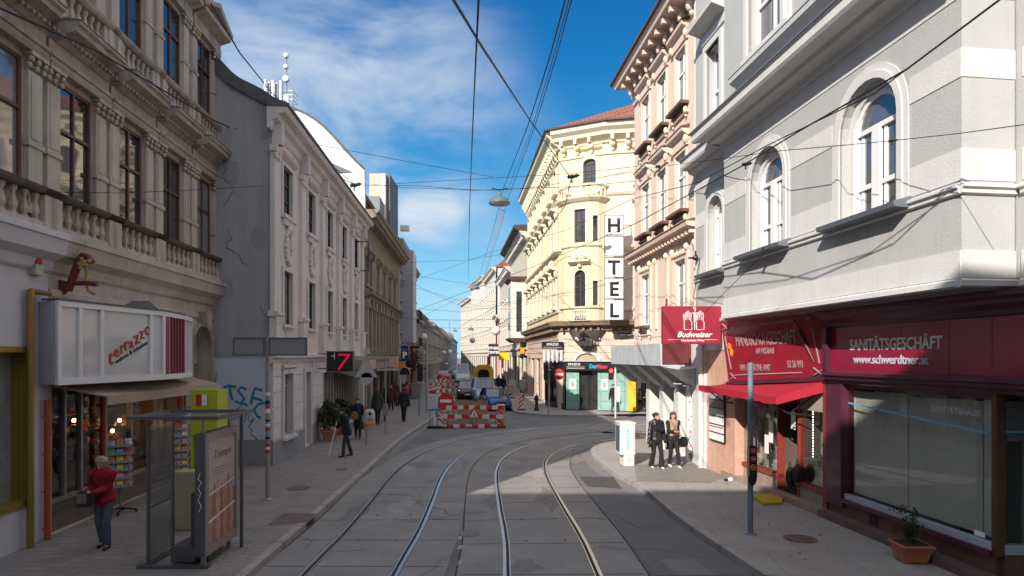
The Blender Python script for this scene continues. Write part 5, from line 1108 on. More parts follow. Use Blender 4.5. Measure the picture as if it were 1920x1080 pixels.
for u in (.0, 1.7, 3.3, 4.95): b = MB(); fbox(b, PF, u, u + .42, -.5, .1, 0, 2.95); b.build('pier', PRW, pk)
b = MB()
for u in (.42, 2.12, 3.72): b = MB(); fbox(b, PF, u, u + 1.2, -.36, -.3, .6, 2.9); b.build('shop_pane', glossy_pane('green_dark_pane', (.05, .06, .055)), pk)
b = MB()
for u in (.42, 2.12, 3.72): fbox(b, PF, u, u + 1.2, -.4, -.2, 0, .6)
b.build('pale_green_panel', mat('pale_green_panel', (.42, .52, .46), .6, .05, 2, .05), pk)
for k in range(9): pass
t = thing('sticker_post', 'white pillar plastered with small stickers at the corner of the pink house', 'pillar', PF.p(.0, .2, 0))
p = G(1296, 866); b = MB(); b.box(p.x - .13, p.x + .1, p.y, p.y + .2, 0, 2.5); b.build('post', WHITEP, t)
rr = random.Random(3)
for mi, m in enumerate([BLACKM, mat('sticker_grey', (.4, .4, .42), .6, .2, 9, 0), REDP]):
    b = MB()
    for k in range([34, 30, 5][mi]):
        x, z = rr.uniform(p.x - .12, p.x + .05), rr.uniform(.05, 2.4); w, h = rr.uniform(.02, .05), rr.uniform(.02, .07)
        b.box(x, x + w, p.y - .004 - .001 * mi, p.y - .0005, z, z + h)
    o_ = b.build('sticker', m, t); o_['kind'] = 'stuff'
# ================================================================== yellow hotel on the far corner
YEL = mat('cream_yellow_render', (.72, .61, .40), .8, .07, 1.2, .15, streak=.12, streakcol=(.62, .5, .32)); YELL = mat('pale_yellow_trim', (.74, .67, .50), .8, .06, 2, .15, streak=.12, streakcol=(.6, .5, .36))
PKB = mat('pinkish_beige_render', (.66, .54, .44), .8, .06, 1, .12, streak=.12, streakcol=(.5, .4, .32)); BRF = mat('brown_window_frame', (.07, .04, .03), .5, .1, 3, .03)
P0, P1 = Vector((3.08, 42, 0)), Vector((5.97, 40.5, 0))
HF = Fac(P0.x, P0.y, -.09, 1, -1); CF = Fac(P0.x, P0.y, P1.x - P0.x, P1.y - P0.y, 1); WFc = Fac(P1.x, P1.y, 1, -.2, 1); wC = (P1 - P0).length
ht = thing('yellow_corner_hotel', 'cream yellow corner building with a rounded bay and red tiled roof', 'building', (4.5, 44, 0))
Lh = 17.8; hc = [1.4 + 2.55 * k for k in range(7)]
fl = [(14.4, 16.0, .3), (10.6, 12.7, 0), (6.7, 8.8, .45)]
hs = [(c - .5, c + .5, a, z, r_) for c in hc for a, z, r_ in fl]
b = MB(); wall(b, HF, 0, Lh, 5.1, 17.4, hs, .22); b.build('side_wall', YEL, ht)
uc0 = WFc.U(1188); b = MB(); b.prism([v + Vector((0, 0, 3.0)) for v in (HF.p(.3, -.4, 0), HF.p(Lh - .05, -.4, 0), HF.p(Lh - .05, -12, 0), WFc.p(8, -14, 0), WFc.p(8, -.4, 0), WFc.p(.0, -.4, 0))], (0, 0, 15.0)); b.prism([HF.p(.3, -.4, 0), HF.p(Lh - .05, -.4, 0), HF.p(Lh - .05, -12, 0), WFc.p(uc0, -14, 0), WFc.p(uc0, -.4, 0), WFc.p(.0, -.4, 0)], (0, 0, 2.999)); b.build('building_mass', YEL, ht)
for h in hs:
    window(HF, h, ht, BRF, [PANED, PANEC, PANED, PANEB][int(h[0] * 3 + h[2]) % 4], 2, (.66,), .07, -.14)
    b = MB(); surround(b, HF, h, .14, .1); fbox(b, HF, h[0] - .3, h[1] + .3, 0, .24, h[2] - .14, h[2])
    if h[2] < 14:
        fmould(b, HF, h[0] - .4, h[1] + .4, [(.06, h[3] + .3), (.2, h[3] + .38), (.48, h[3] + .46), (.5, h[3] + .56), (.03, h[3] + .64)])
        for s in (h[0] - .2, h[1] + .2): b.sphere(HF.p(s, .12, h[3] + .15), .14, 7, 5, (1, 1, 1.7))
        if h[2] < 8:
            for s in (-1, 0, 1): b.sphere(HF.p((h[0] + h[1]) / 2 + s * .38, .3, h[3] + .85), .17, 7, 5, (1, 1, 1.5))
    b.build('window_surround', YELL, ht)
for F, ua, ub in ((HF, 0, Lh), (CF, 0, wC), (WFc, 0, 8)):
    b = MB(); fmould(b, F, ua - (.25 if F is not HF else .3), ub + (0.0 if F is WFc else .3 if F is CF else 0), [(.05, 16.95), (.1, 17.0), (.12, 17.1), (.55, 17.35), (.6, 17.55), (.85, 17.75), (.9, 18.0), (.9, 18.1)])
    k = ua + .4
    while k < ub - .1:
        fbox(b, F, k - .1, k + .1, 0, .62, 17.0, 17.3); b.sphere(F.p(k, .28, 16.85), .19, 8, 6, (1, 1, 1.2)); b.sphere(F.p(k, .14, 16.55), .12, 7, 5, (1, 1, 1.5)); k += .95 if F is not HF else .8
    fmould(b, F, ua, ub, [(.02, 16.2), (.1, 16.24), (.12, 16.34), (.02, 16.4)]); b.build('main_cornice', YELL, ht)
    b = MB(); fmould(b, F, ua - .1, ub, [(.02, 10.15), (.1, 10.2), (.3, 10.3), (.32, 10.42), (.03, 10.48)]); fmould(b, F, ua, ub, [(.02, 13.6), (.1, 13.65), (.2, 13.8), (.02, 13.86)])
    fmould(b, F, ua, ub, [(.02, 6.3), (.1, 6.34), (.14, 6.5), (.02, 6.54)]); b.build('string_course', YELL, ht)
    b = MB(); fmould(b, F, ua - (.3 if F is not HF else .1), ub + (.25 if F is CF else 0), [(.02, 5.05), (.15, 5.1), (.2, 5.3), (.6, 5.42), (.66, 5.6), (.7, 5.62), (.7, 5.7), (.1, 5.78)])
    k = ua + .3
    while k < ub: fbox(b, F, k, k + .16, 0, .45, 5.08, 5.26); k += .5
    b.build('dark_ledge', mat('brown_stone_ledge', (.22, .16, .12), .8, .2, 2, .1), ht)
# chamfer wall, bay
hC = [(CF.U(1094), CF.U(1118), 14.35, 16.1, .3)]
b = MB(); wall(b, CF, 0, wC, 5.1, 17.4, hC, .22); b.build('chamfer_wall', YEL, ht)
window(CF, hC[0], ht, BRF, PANED, 2, (.6,), .08, -.14)
b = MB(); surround(b, CF, hC[0], .2, .08); fmould(b, CF, hC[0][0] - .3, hC[0][1] + .4, [(.04, 16.62), (.12, 16.66), (.22, 16.74), (.03, 16.8)]); b.build('window_surround', YELL, ht)
pts = [CF.p(CF.U(1050), .0, 0), CF.p(CF.U(1058, .5), .5, 0), CF.p(CF.U(1070, .8), .8, 0), CF.p(CF.U(1105, .8), .8, 0), CF.p(CF.U(1122, .5), .5, 0), CF.p(CF.U(1135, .05), .02, 0)]
bw = {2: [(.0, 10.65, 12.75, 0), (0, 6.65, 8.9, .5)], 4: []}
for i in range(5):
    a, c = pts[i], pts[i + 1]; F = Fac(a.x, a.y, c.x - a.x, c.y - a.y, 1); L = (c - a).length; hl = []
    if i == 2: m_ = (F.U(1077) + F.U(1098.5)) / 2; hl = [(m_ - .37, m_ + .37, 10.65, 12.75, 0), (m_ - .37, m_ + .37, 6.6, 8.9, .37)]
    if i == 3: m_ = F.U(1121); m_ = min(max(m_, .2), L - .2); hl = [(m_ - .16, m_ + .16, 10.7, 12.3, 0), (m_ - .16, m_ + .16, 6.65, 8.2, 0)]
    b = MB(); wall(b, F, 0, L, 5.7, 13.4, hl, .2); b.build('bay_wall', YEL, ht)
    for h in hl:
        window(F, h, ht, BRF, PANED, 2 if i == 2 else 1, (.64,), .06, -.12)
        b = MB(); surround(b, F, h, .1, .05)
        if i == 2 and h[2] < 8: fmould(b, F, h[0] - .35, h[1] + .35, [(.05, 9.25), (.2, 9.32), (.4, 9.4), (.4, 9.5), (.05, 9.55)]); b.sphere(F.p(m_ - .3, .2, 9.7), .2, 8, 6); b.sphere(F.p(m_ + .3, .2, 9.7), .2, 8, 6); b.sphere(F.p(m_, .15, 9.15), .14, 8, 6)
        b.build('window_surround', YELL, ht)
    b = MB(); fmould(b, F, -.05, L + .05, [(.02, 13.2), (.12, 13.25), (.3, 13.42), (.32, 13.52), (.0, 13.56)]); fmould(b, F, -.03, L + .03, [(.02, 10.35), (.1, 10.4), (.14, 10.5), (.02, 10.55)]); fmould(b, F, -.03, L + .03, [(.02, 6.45), (.12, 6.5), (.14, 6.56), (.02, 6.58)]); b.build('bay_ledge', YELL, ht)
    b = MB(); n_ = max(2, int(L / .26))
    for k in range(n_): baluster(b, F.p(L * (k + .5) / n_, .12, 13.56), .62, .075)
    fmould(b, F, -.04, L + .04, [(.22, 14.18), (.24, 14.3)], back=.0); b.build('balustrade', YELL, ht)
    if i == 2:
        b = MB(); 
        for k in range(5): baluster(b, F.p(L * .25 + L * .5 * k / 4, .08, 5.82), .55, .07)
        b.build('lower_balustrade', WHITEW, ht)
b = MB(); b.prism([p + Vector((0, 0, 13.35)) for p in pts], (0, 0, .15)); b.build('balcony_floor', YELL, ht)
# carved corbel under the bay
c = CF.p((CF.U(1070) + CF.U(1134)) / 2, -.1, 0); b = MB(); k0 = len(b.v)
b.lathe(c, [(.1, 3.62), (.25, 3.75), (.6, 4.15), (.95, 4.55), (1.15, 4.85), (1.28, 5.05)], 24); ko = b.build('carved_corbel', mat('dark_grey_stone', (.17, .15, .13), .8, .25, 3, .4), ht, smooth=True)
b = MB(); rr = random.Random(8)
for k in range(40): a = rr.uniform(-2.6, -.5); z = rr.uniform(4.2, 4.6); r_ = .62 + (z - 4.15) * .8; b.sphere(c + Vector((r_ * math.cos(a), r_ * math.sin(a), z)), rr.uniform(.06, .13), 6, 5)
b.build('carved_garland', mat('pale_carving', (.62, .55, .46), .8, .2, 6, .3), ht)
# right wing
wh = [(1.9, 2.6, 14.3, 16.1, 0), (1.9, 2.6, 10.6, 12.8, 0), (1.9, 2.6, 6.6, 8.9, .3), (4.2, 5, 14.3, 16.1, 0), (4.2, 5, 10.6, 12.8, 0), (4.2, 5, 6.6, 8.9, .3)]
b = MB(); wall(b, WFc, 0, 8, 5.1, 17.4, wh, .22); b.build('right_wing_wall', PKB, ht)
for h in wh:
    window(WFc, h, ht, BRF, PANED, 1, (.64,), .07, -.14); b = MB(); surround(b, WFc, h, .16, .1); fbox(b, WFc, h[0] - .25, h[1] + .25, 0, .25, h[2] - .14, h[2]); fmould(b, WFc, h[0] - .3, h[1] + .3, [(.05, h[3] + .3), (.3, h[3] + .4), (.32, h[3] + .5), (.03, h[3] + .55)]); b.build('window_surround', PINKT, ht)
# ground floor wall with horizontal bands
GBE = mat('peach_banded_render', (.66, .50, .40), .8, .06, 1, .12, streak=.1)
b = MB(); wall(b, CF, 0, wC, 0, 5.05, [], .2); wall(b, WFc, 0, 8, 0, 5.05, [(uc0 + .02, 7.9, 0.001, 2.7)], .2); wall(b, HF, 0, Lh, 0, 5.05, [(2.6, 4.2, .1, 3.4), (6, 8, .1, 3.4), (9.5, 11.5, .1, 3.4), (13, 15, .1, 3.4)], .3)
for F, ua, ub in ((CF, 0, wC), (WFc, 0, 8), (HF, 0, Lh)):
    for z in (3.3, 3.72, 4.14, 4.56): fbox(b, F, ua, ub, -.02, .045, z, z + .36)
b.build('ground_floor_wall', GBE, ht)
for h in ((2.6, 4.2, .1, 3.4), (6, 8, .1, 3.4), (9.5, 11.5, .1, 3.4), (13, 15, .1, 3.4)): window(HF, h, ht, BRF, PANED, 2, (.75,), .09, -.2, name='shop_window')
b = MB(); u = (CF.U(1070) + CF.U(1134)) / 2; A = arch_pts(u - .95, u + .95, 3.05, .75); B = arch_pts(u - .78, u + .78, 3.05, .6)
for k in range(len(A) - 1): q = [A[k], A[k + 1], B[k + 1], B[k]]; b.hexa([CF.p(x[0], .0, x[1]) for x in q] + [CF.p(x[0], .2, x[1]) for x in q])
b.build('arch_moulding', WHITEW, ht)
b = MB(); b.prism([CF.p(x, .03, z) for x, z in B], CF.n * .03); b.build('arch_panel', mat('tan_panel', (.42, .32, .2), .7, .1, 3, .05), ht)
# roof
b = MB(); e0, e1, e2, e3 = HF.p(Lh, .85, 18.1), HF.p(-.5, .95, 18.1), CF.p(wC + .35, .95, 18.1), WFc.p(8, .9, 18.1)
r0, r1_, r2 = HF.p(Lh, -5.5, 20.5), Vector((9.6, 45.5, 21.7)), WFc.p(12, -5.5, 21.9)
b.add([e0, e1, e2, e3, r0, r1_, r2, HF.p(Lh, -11, 18.1), WFc.p(9, -12, 18.1)], [(0, 1, 5, 4), (1, 2, 5), (2, 3, 6, 5), (4, 5, 6), (4, 7, 8, 6)]); b.build('roof', TILE, ht)
b = MB()
for a, c in ((e0, e1), (e1, e2), (e2, e3)): b.bar(a + Vector((0, 0, -.02)), c + Vector((0, 0, -.02)), .16, .12)
b.build('gutter', mat('dark_brown_gutter', (.05, .025, .02), .5, .1, 3, 0), ht)
# shop at the corner
SF = Fac(3.45, 41.2, 5.45, -2.0, 1); SLF = Fac(2.35, 45.0, 1.1, -3.8, 1)
cs_ = thing('corner_cafe_front', 'pale green tiled cafe front with black fascia under the yellow corner building', 'shopfront', SF.p(2, 0, 0))
GRT = two_tone('pale_green_tiles', (.24, .40, .35), (.14, .24, .21), 'b', dict(w=1.4, h=.62, m=.02, off=0, rot=(R(90), 0, 0), bv=.1), .35, .2)
BLK = mat('black_fascia', (.015, .017, .022), .3, .1, 3, 0)
g = [SF.U(x) for x in (1062, 1086, 1121, 1142, 1176, 1192, 1217)]
b = MB(); fbox(b, SF, g[0], g[1], -.3, .05, .05, 2.55); fbox(b, SF, g[2], g[4] + .02, -.3, .05, .05, 2.55); b.build('green_tiled_wall', GRT, cs_)
b = MB(); fbox(b, SF, -.05, g[5], -.3, .3, 2.55, 3.12); fbox(b, SLF, 0, 3.9, -.3, .15, 2.55, 3.12); b.build('fascia', BLK, cs_)
b = MB(); fbox(b, SF, -.1, g[4], -.4, .38, 3.12, 3.18); fbox(b, SLF, 0, 3.9, -.4, .2, 3.12, 3.18); b.build('fascia_capping', GALV, cs_)
b = MB(); fbox(b, SF, g[1] + .02, g[2] - .02, -.28, -.24, .05, 2.55); fbox(b, SLF, .1, 3.8, -.1, -.06, .4, 2.5); b.build('glass', glossy_pane('cafe_glass', (.03, .03, .028), .03), cs_)
b = MB(); fbox(b, SLF, 0, 3.85, -.2, .02, 0, .4)
for u in (0, 1.2, 2.5, 3.8): fbox(b, SLF, u, u + .07, -.15, .03, .4, 2.55)
for u in (g[1], (g[1] + g[2]) / 2 - .03, g[2] - .07): fbox(b, SF, u, u + .07, -.26, -.18, .05, 2.55)
b.build('frame', BLK, cs_)
b = MB(); fbox(b, SF, g[4] + .02, g[5], -.6, .02, .05, 2.6)
b.build('yellow_panel', mat('yellow_cladding', (.75, .42, .03), .5, .1, 3, 0), cs_)
b = MB(); fbox(b, SF, g[5], g[6] + 2.5, -2.2, -2.1, 0, 2.9); fbox(b, SF, g[5], g[6] + 2.5, -2.1, -.1, 0, .06); b.build('cafe_room', mat('dark_cafe_room', (.06, .045, .035), .9, .4, 2, .1), cs_)
b = MB(); fbox(b, SF, g[5], g[6] + 2.5, -.5, .1, 2.7, 3.2); b.build('lintel', GBE, cs_)
b = MB(); fbox(b, SF, g[5] + .3, g[6] + 1.5, -.32, -.31, .06, 2.7); b.build('cafe_glass_pane', thin_glass('cafe_front_glass', (.8, .8, .8)), cs_)
u = SF.U(1075); rx_ = SF.u
text('lettering', 'SPAZIO', SF.p(SF.U(1065, .3), .305, 2.88), rx_, (0, 0, 1), .2, WHITEB, cs_, 'LEFT', .004, .004, space=1.25)
b = MB(); fbox(b, SF, SF.U(1062, .3), SF.U(1096, .3), .3, .304, 2.76, 2.79); fbox(b, SF, SF.U(1062, .3), SF.U(1096, .3), .3, .304, 2.66, 2.70); b.build('lettering_line', mat('grey_line', (.4, .4, .4), .5, .1, 3, 0), cs_)
text('lettering', 'Der', SF.p(SF.U(1105, .3), .305, 2.7), rx_, (0, 0, 1), .36, mat('cyan_letters', (.02, .35, .6), .4, .1, 3, 0), cs_, 'LEFT', .004, .012, xs=.85)
text('lettering', 'Mann', SF.p(SF.U(1119, .3), .305, 2.7), rx_, (0, 0, 1), .36, mat('red_letters', (.7, .02, .08), .4, .1, 3, 0), cs_, 'LEFT', .004, .012, xs=.85)
for x in (1068, 1127):
    b = MB(); a = SF.U(x, .06); fbox(b, SF, a, a + .42, .05, .07, 1.35, 2.0); b.build('poster', WHITEB, cs_)
    b = MB(); fbox(b, SF, a + .1, a + .32, .07, .074, 1.5, 1.8); b.build('poster_picture', mat('poster_brown', (.4, .3, .2), .6, .5, 14, 0), cs_)
# upper sign board SPAZIO
t = thing('fascia_sign', 'black SPAZIO board fixed on pale figures left of the green cafe front', 'shop sign', PT(1036, 655, 41.6))
D = 41.6; a, c = PT(1016, 654, D), PT(1056, 641, D); b = MB(); b.box(a.x, c.x, D, D + .15, a.z, c.z); b.build('board', BLK, t)
text('lettering', 'SPAZIO', Vector(((a.x + c.x) / 2, D - .005, PT(0, 647.5, D).z)), (1, 0, 0), (0, 0, 1), .2, WHITEB, t, 'CENTER', .004, .004, space=1.2)
b = MB()
for y in (651, 652.8): q = PT(0, y, D).z; b.box(a.x + .1, c.x - .1, D - .006, D - .001, q, q + .02)
b.build('lettering_line', MATS['grey_line'], t)
t = thing('pale_console_row', 'row of pale carved consoles under the upper SPAZIO board', 'carving', PT(1036, 668, 41.7))
for k in range(5):
    q = PT(1021 + k * 8, 655, 41.6); b = MB(); b.lathe((q.x, 41.72, q.z - .85), [(.05, 0), (.12, .2), (.1, .5), (.15, .8)], 8); b.build('console', WHITEW, t, smooth=True)
# street name plate
b = MB(); a, c = PT(1158, 630, 40.0), PT(1186, 624, 40.0); b.box(a.x, c.x, 39.9, 39.95, a.z, c.z); t = b.build('street_name_plate', mat('dark_blue_plate', (.015, .02, .05), .4, .1, 3, 0)); tag(t, 'small dark blue street name plate on the peach wall below the letter L', 'sign')
text('lettering', '7.,Siebensterngasse', Vector(((a.x + c.x) / 2, 39.89, a.z + .06)), (1, 0, 0), (0, 0, 1), .11, WHITEB, t, 'CENTER', .003, .0)
# HOTEL sign
hsn = thing('hotel_sign', 'vertical stack of five white light boxes spelling HOTEL in black', 'hotel sign', PT(1151, 600, 38.6))
D = 38.6; ys = [(403, 440.5), (442.5, 480), (482.5, 519.5), (521.5, 560), (562, 600)]
LB = mat('white_light_box', (.86, .86, .85), .4, .03, 2, 0)
for (y0, y1), ch in zip(ys, 'HOTEL'):
    a, c = PT(1133, y1, D), PT(1169.5, y0, D)
    b = MB(); b.box(a.x, c.x, D, D + .22, a.z, c.z); bx_ = b.build('panel', LB, hsn)
    b = MB()
    for q in ((a.x, c.x, a.z, a.z + .03), (a.x, c.x, c.z - .03, c.z), (a.x, a.x + .03, a.z, c.z), (c.x - .03, c.x, a.z, c.z)): b.box(q[0], q[1], D - .015, D - .002, q[2], q[3])
    b.build('rim', BLACKM, bx_)
    if ch == 'O': 
        b = MB(); b.lathe(((a.x + c.x) / 2, D - .012, (a.z + c.z) / 2), [(.40, .004), (.43, 0), (.43, .008)], 20, 'y'); b.build('bleached_letter', mat('bleached_letter', (.74, .73, .70), .5, .03, 2, 0), bx_)
    else: text('letter', ch, Vector(((a.x + c.x) / 2, D - .004, a.z + .18)), (1, 0, 0), (0, 0, 1), 1.17, BLACKM, bx_, 'CENTER', .006, .035)
b = MB()
for y in (422, 500, 580): b.bar(PT(1169, y, D + .1), PT(1183, y, D + 1.6), .05, .05)
b.build('bracket', GALV, hsn)
# ================================================================== right row beyond the hotel
RWC = [mat('sunlit_cream', (.62, .55, .45), .8, .08, 1, .15, streak=.12), mat('sunlit_white', (.66, .63, .57), .8, .06, 1, .12, streak=.1), mat('sunlit_pinkish', (.62, .50, .42), .8, .08, 1, .12, streak=.1), mat('sunlit_pink', (.68, .30, .28), .8, .06, 1, .1)]
rf = Vector((1.48, 60, 0))
def rrow(y0, y1, H, ci, lab, roof, x0=None, x1=None, floors=None, g0=4.2, nm='sunlit_row_house'):
    F = Fac(x0, y0, x1 - x0, y1 - y0, -1); L = math.hypot(x1 - x0, y1 - y0); t = thing(nm, lab, 'building', F.p(L / 2, 0, 0), 'sunlit houses along the right row')
    n = max(2, int(L / 2.9)); fl_ = floors or [(g0 + .8 + 3.3 * k, g0 + 2.8 + 3.3 * k, 0) for k in range(int((H - g0 - 1.2) / 3.3))]
    front(t, F, 0, L - .05, H, fl_, [L * (k + .5) / n for k in range(n)], RWC[ci], RWC[(ci + 1) % 2], BRF, .95, g0, cor=.8, roof=roof, deep=12)
    return t, F, L
X = lambda y: 7.46 - .1 * y
t4, F4, L4 = rrow(60, 76, 15.2, 0, 'cream house with stone oriel and heavy dark eaves next to the yellow hotel', (TILE, 2.2, 3), X(60), X(76))
b = MB(); fbox(b, F4, .6, 4.2, .02, 1.5, 5.2, 10.6); b.build('stone_oriel', RWC[1], t4)
b = MB(); fmould(b, F4, .4, 4.4, [(1.5, 10.6), (1.8, 10.8), (1.8, 11.0)]); fmould(b, F4, .4, 4.4, [(1.2, 4.8), (1.7, 5.1), (1.7, 5.2)]); b.build('oriel_ledge', BRF, t4)
for z in (6, 8.4):
    b = MB(); fbox(b, F4, 1.8, 2.9, 1.5, 1.53, z, z + 1.7); b.build('oriel_pane', PANED, t4)
b = MB(); a_ = F4.p(.59, 0, 0); fbox(b, F4, .55, .59, .5, 1.0, 5.8, 9.6); b.build('oriel_side_pane', PANED, t4)
b = MB(); fmould(b, F4, -.1, 16, [(.8, 15.2), (1.3, 15.5), (1.3, 15.75), (.5, 15.8)]); b.build('dark_eaves', BRF, t4)
rrow(76.2, 92, 14.2, 2, 'pinkish cream house with dark eaves behind the oriel house', (SLATE, 1.5, 2), X(76), X(92))
rrow(92.3, 100, 9.5, 3, 'low pink house squeezed between taller sunlit fronts', (SLATE, 1.2, 2), X(92), X(100) + .2)
rrow(100.3, 118, 17.5, 1, 'tall white house past the pink front on the right row', (TILE, 2.5, 3), X(100), X(118) - .6)
rrow(118.3, 138, 18.5, 1, 'tallest white building where the street narrows', (SLATE, 1, 2), X(118) - .6, -8.8)
rrow(138.3, 158, 16.5, 0, 'last cream building closing the right row', (SLATE, 2, 3), -8.8, -12.6)
# houses behind the viewer that throw the street shade
bh = thing('corner_building', 'tall plain building across the street behind the viewer', 'building', (-10, -12, 0))
b = MB(); b.box(-34, 9.5, -24, -8.5, 0, 16.3); b.build('wall', BEIGE, bh)
# ================================================================== street furniture, left pavement
def pole(par, p, h, r=.04, m=None, name='pole', n=12): return MB().tube([(p.x, p.y, 0), (p.x, p.y, h)], r, n).build(name, m or GREYMETAL, par, smooth=True)
def disc(b, c, r, th, n=24, axis='y'): return b.lathe(c, [(r, 0), (r, th)], n, axis)
# tram stop windbreak with advertising display
ALU = mat('brushed_aluminium', (.36, .35, .34), .4, .1, 4, .03, metal=.5); ALUD = mat('dark_steel_post', (.14, .14, .15), .4, .1, 4, .03, metal=.5)
sx0 = G(278, 1063); t = thing('tram_stop_windbreak', 'grey steel and glass windbreak standing on the left pavement at the stop', 'shelter', (-5.6, 11, 0))
for p in (Vector((-5.92, 10.42, 0)), Vector((-5.95, 11.22, 0)), Vector((-4.86, 11.5, 0))): MB().tube([(p.x, p.y, 0), (p.x, p.y, 2.4)], .032, 12).build('post', ALUD, t, smooth=True)
b = MB(); b.box(-6.2, -4.72, 10.3, 10.36, 2.40, 2.46); b.box(-6.2, -4.72, 11.6, 11.66, 2.40, 2.46); b.box(-6.2, -6.14, 10.36, 11.6, 2.40, 2.46); b.box(-4.78, -4.72, 10.36, 11.6, 2.4, 2.46); b.build('roof_rim', ALUD, t); b = MB(); b.box(-6.14, -4.78, 10.36, 11.6, 2.42, 2.428); b.build('roof_glass', MATS.get('shelter_glass') or thin_glass('shelter_glass', (.72, .75, .75), .8, .10), t)
b = MB(); b.box(-5.925, -5.915, 10.47, 11.18, .12, 2.3); b.build('glass_pane', thin_glass('shelter_glass', (.72, .75, .75), .8, .10), t)
b = MB()
for z in (.95, 1.35): b.bar((-5.92, 10.45, z), (-5.95, 11.2, z), .03, .03)
b.build('rail', ALUD, t)
b = MB(); b.box(-6.05, -4.9, 10.3, 10.42, .0, .05); b.box(-6.02, -5.9, 10.42, 11.3, 0, .04); b.box(-5.6, -5.2, 10.5, 11.2, .05, .3); b.build('base_plate', ALUD, t)
b = MB(); b.box(-5.35, -5.05, 10.65, 11.15, .0, 1.15); tag(b.build('grey_bin', mat('dark_grey_bin', (.075, .075, .08), .5, .1, 3, .03), None, bevel=.015), 'dark grey box standing behind the poster display on the left pavement', 'bin')
ad = thing('poster_display', 'grey framed poster display with tagged side panel beside the windbreak', 'poster display', (-4.95, 10.9, 0))
AF = Fac(-4.945, 10.3, -.045, 1, 1)
b = MB(); fbox(b, AF, 0, 1.32, -.16, 0, .2, 2.18); b.build('cabinet', ALUD, ad, bevel=.01)
b = MB(); q = (.0, 1.32, .2, 2.18)
for u0, u1, z0, z1 in ((0, .09, .2, 2.18), (1.23, 1.32, .2, 2.18), (.09, 1.23, .2, .34), (.09, 1.23, 2.05, 2.18)): fbox(b, AF, u0, u1, .001, .03, z0, z1)
b.build('frame', mat('warm_grey_frame', (.33, .29, .27), .45, .08, 3, .03, metal=.3), ad)
b = MB(); fbox(b, AF, .09, 1.23, .002, .008, .34, 2.05); b.build('poster', mat('poster_pale', (.52, .42, .40), .35, .08, 1.2, 0), ad)
b = MB(); fbox(b, AF, .09, 1.23, .0085, .0088, .34, 1.12); b.build('poster_lower_panel', mat('poster_warm_brown', (.30, .17, .11), .5, .2, 4, 0), ad)  # brown background printed across the lower half of the poster
SK = [mat('poster_skin_%d' % k, c, .5, .25, 6, 0) for k, c in enumerate([(.45, .26, .17), (.35, .18, .11), (.5, .31, .22), (.28, .13, .08)])]
for k in range(7):
    b = MB(); u = .2 + k * .145; h_ = 1.18 + .07 * ((k * 37) % 3)
    A = [(u - .06, .36), (u - .09, .62), (u - .055, .8), (u - .1, 1.0), (u - .05, 1.1), (u - .04, h_ + .0), (u, h_ + .09), (u + .045, h_), (u + .045, 1.1), (u + .10, 1.0), (u + .055, .8), (u + .09, .6), (u + .05, .36)]
    b.prism([AF.p(x, .009 + .001 * (k % 3), z) for x, z in A], AF.n * .002); b.build('poster_figure', SK[k % 4], ad)
b = MB(); b.bar(AF.p(.12, .014, 1.16), AF.p(1.2, .014, 1.26), .006, .018); b.bar(AF.p(.12, .014, .72), AF.p(1.2, .014, .84), .006, .03); b.build('poster_ribbon', WHITEP, ad)
text('poster_lettering', 'Triumph', AF.p(.30, .012, 1.72), AF.u, (0, 0, 1), .21, mat('dusty_rose', (.4, .16, .17), .5, .1, 5, 0), ad, 'LEFT', .002, .0, shear=.4)
b = MB()
for z, w in ((1.55, .5), (1.5, .62), (1.45, .45)): fbox(b, AF, .35, .35 + w, .009, .011, z, z + .016)
b.build('poster_small_print', MATS['dusty_rose'], ad)
b = MB(); b.tube([AF.p(-.008, -.07, 1.55), AF.p(-.008, -.1, 1.45), AF.p(-.008, -.05, 1.4), AF.p(-.008, -.1, 1.3), AF.p(-.008, -.06, 1.22), AF.p(-.008, -.1, 1.1), AF.p(-.008, -.05, 1.02), AF.p(-.008, -.09, .92)], .006, 5); b.build('tag_scrawl', WHITEP, ad)
for u in (.14, 1.18): b = MB(); fbox(b, AF, u - .03, u + .03, -.11, -.05, 0, .2); b.build('leg', ALU, ad)
b = MB()
for u in (.14, 1.2): fbox(b, AF, u - .02, u + .02, -.1, -.06, 2.18, 2.42)
b.build('hanger', ALU, ad)
# lime column
c0 = PT(357, 870, 13.6).x; c1 = PT(407, 870, 13.6).x; t = thing('lime_booth', 'lime yellow telephone column behind the windbreak with a dark lower half', 'phone booth', ((c0 + c1) / 2, 13.8, 0))
LIME = mat('lime_yellow', (.42, .50, .02), .4, .06, 2, .02)
b = MB(); b.box(c0, c1, 13.6, 14.1, 1.75, 2.72); b.box(c0, c0 + .06, 13.6, 14.1, 0, 1.75); b.box(c1 - .07, c1, 13.6, 14.1, 0, 1.75); b.box(c0 + .06, c1 - .07, 14.0, 14.1, 0, 1.75); b.build('column', LIME, t, bevel=.01)
b = MB(); b.box(c0 + .07, c1 - .08, 13.68, 13.98, .9, 1.72); b.build('phone_unit', mat('dark_phone', (.03, .035, .045), .4, .3, 8, .05), t)
b = MB(); b.box(c0 + .12, c0 + .38, 13.592, 13.599, 2.38, 2.62); b.build('red_label', REDP, t); b = MB(); b.box(c0 + .25, c0 + .36, 13.585, 13.591, 2.38, 2.62); b.build('white_label', WHITEP, t)
b = MB(); b.box(c0 + .07, c1 - .08, 13.66, 13.7, 0, .9); b.build('kick_panel', BLACKM, t)
# yellow grit box behind the windbreak
p = PT(335, 900, 12.6); b = MB(); b.box(p.x - .1, p.x + .42, 12.6, 13.0, 0, 1.15); tag(b.build('cream_cabinet', mat('cream_cabinet', (.42, .38, .24), .6, .1, 2, .03), None, bevel=.02), 'cream cabinet seen through the windbreak glass', 'cabinet')
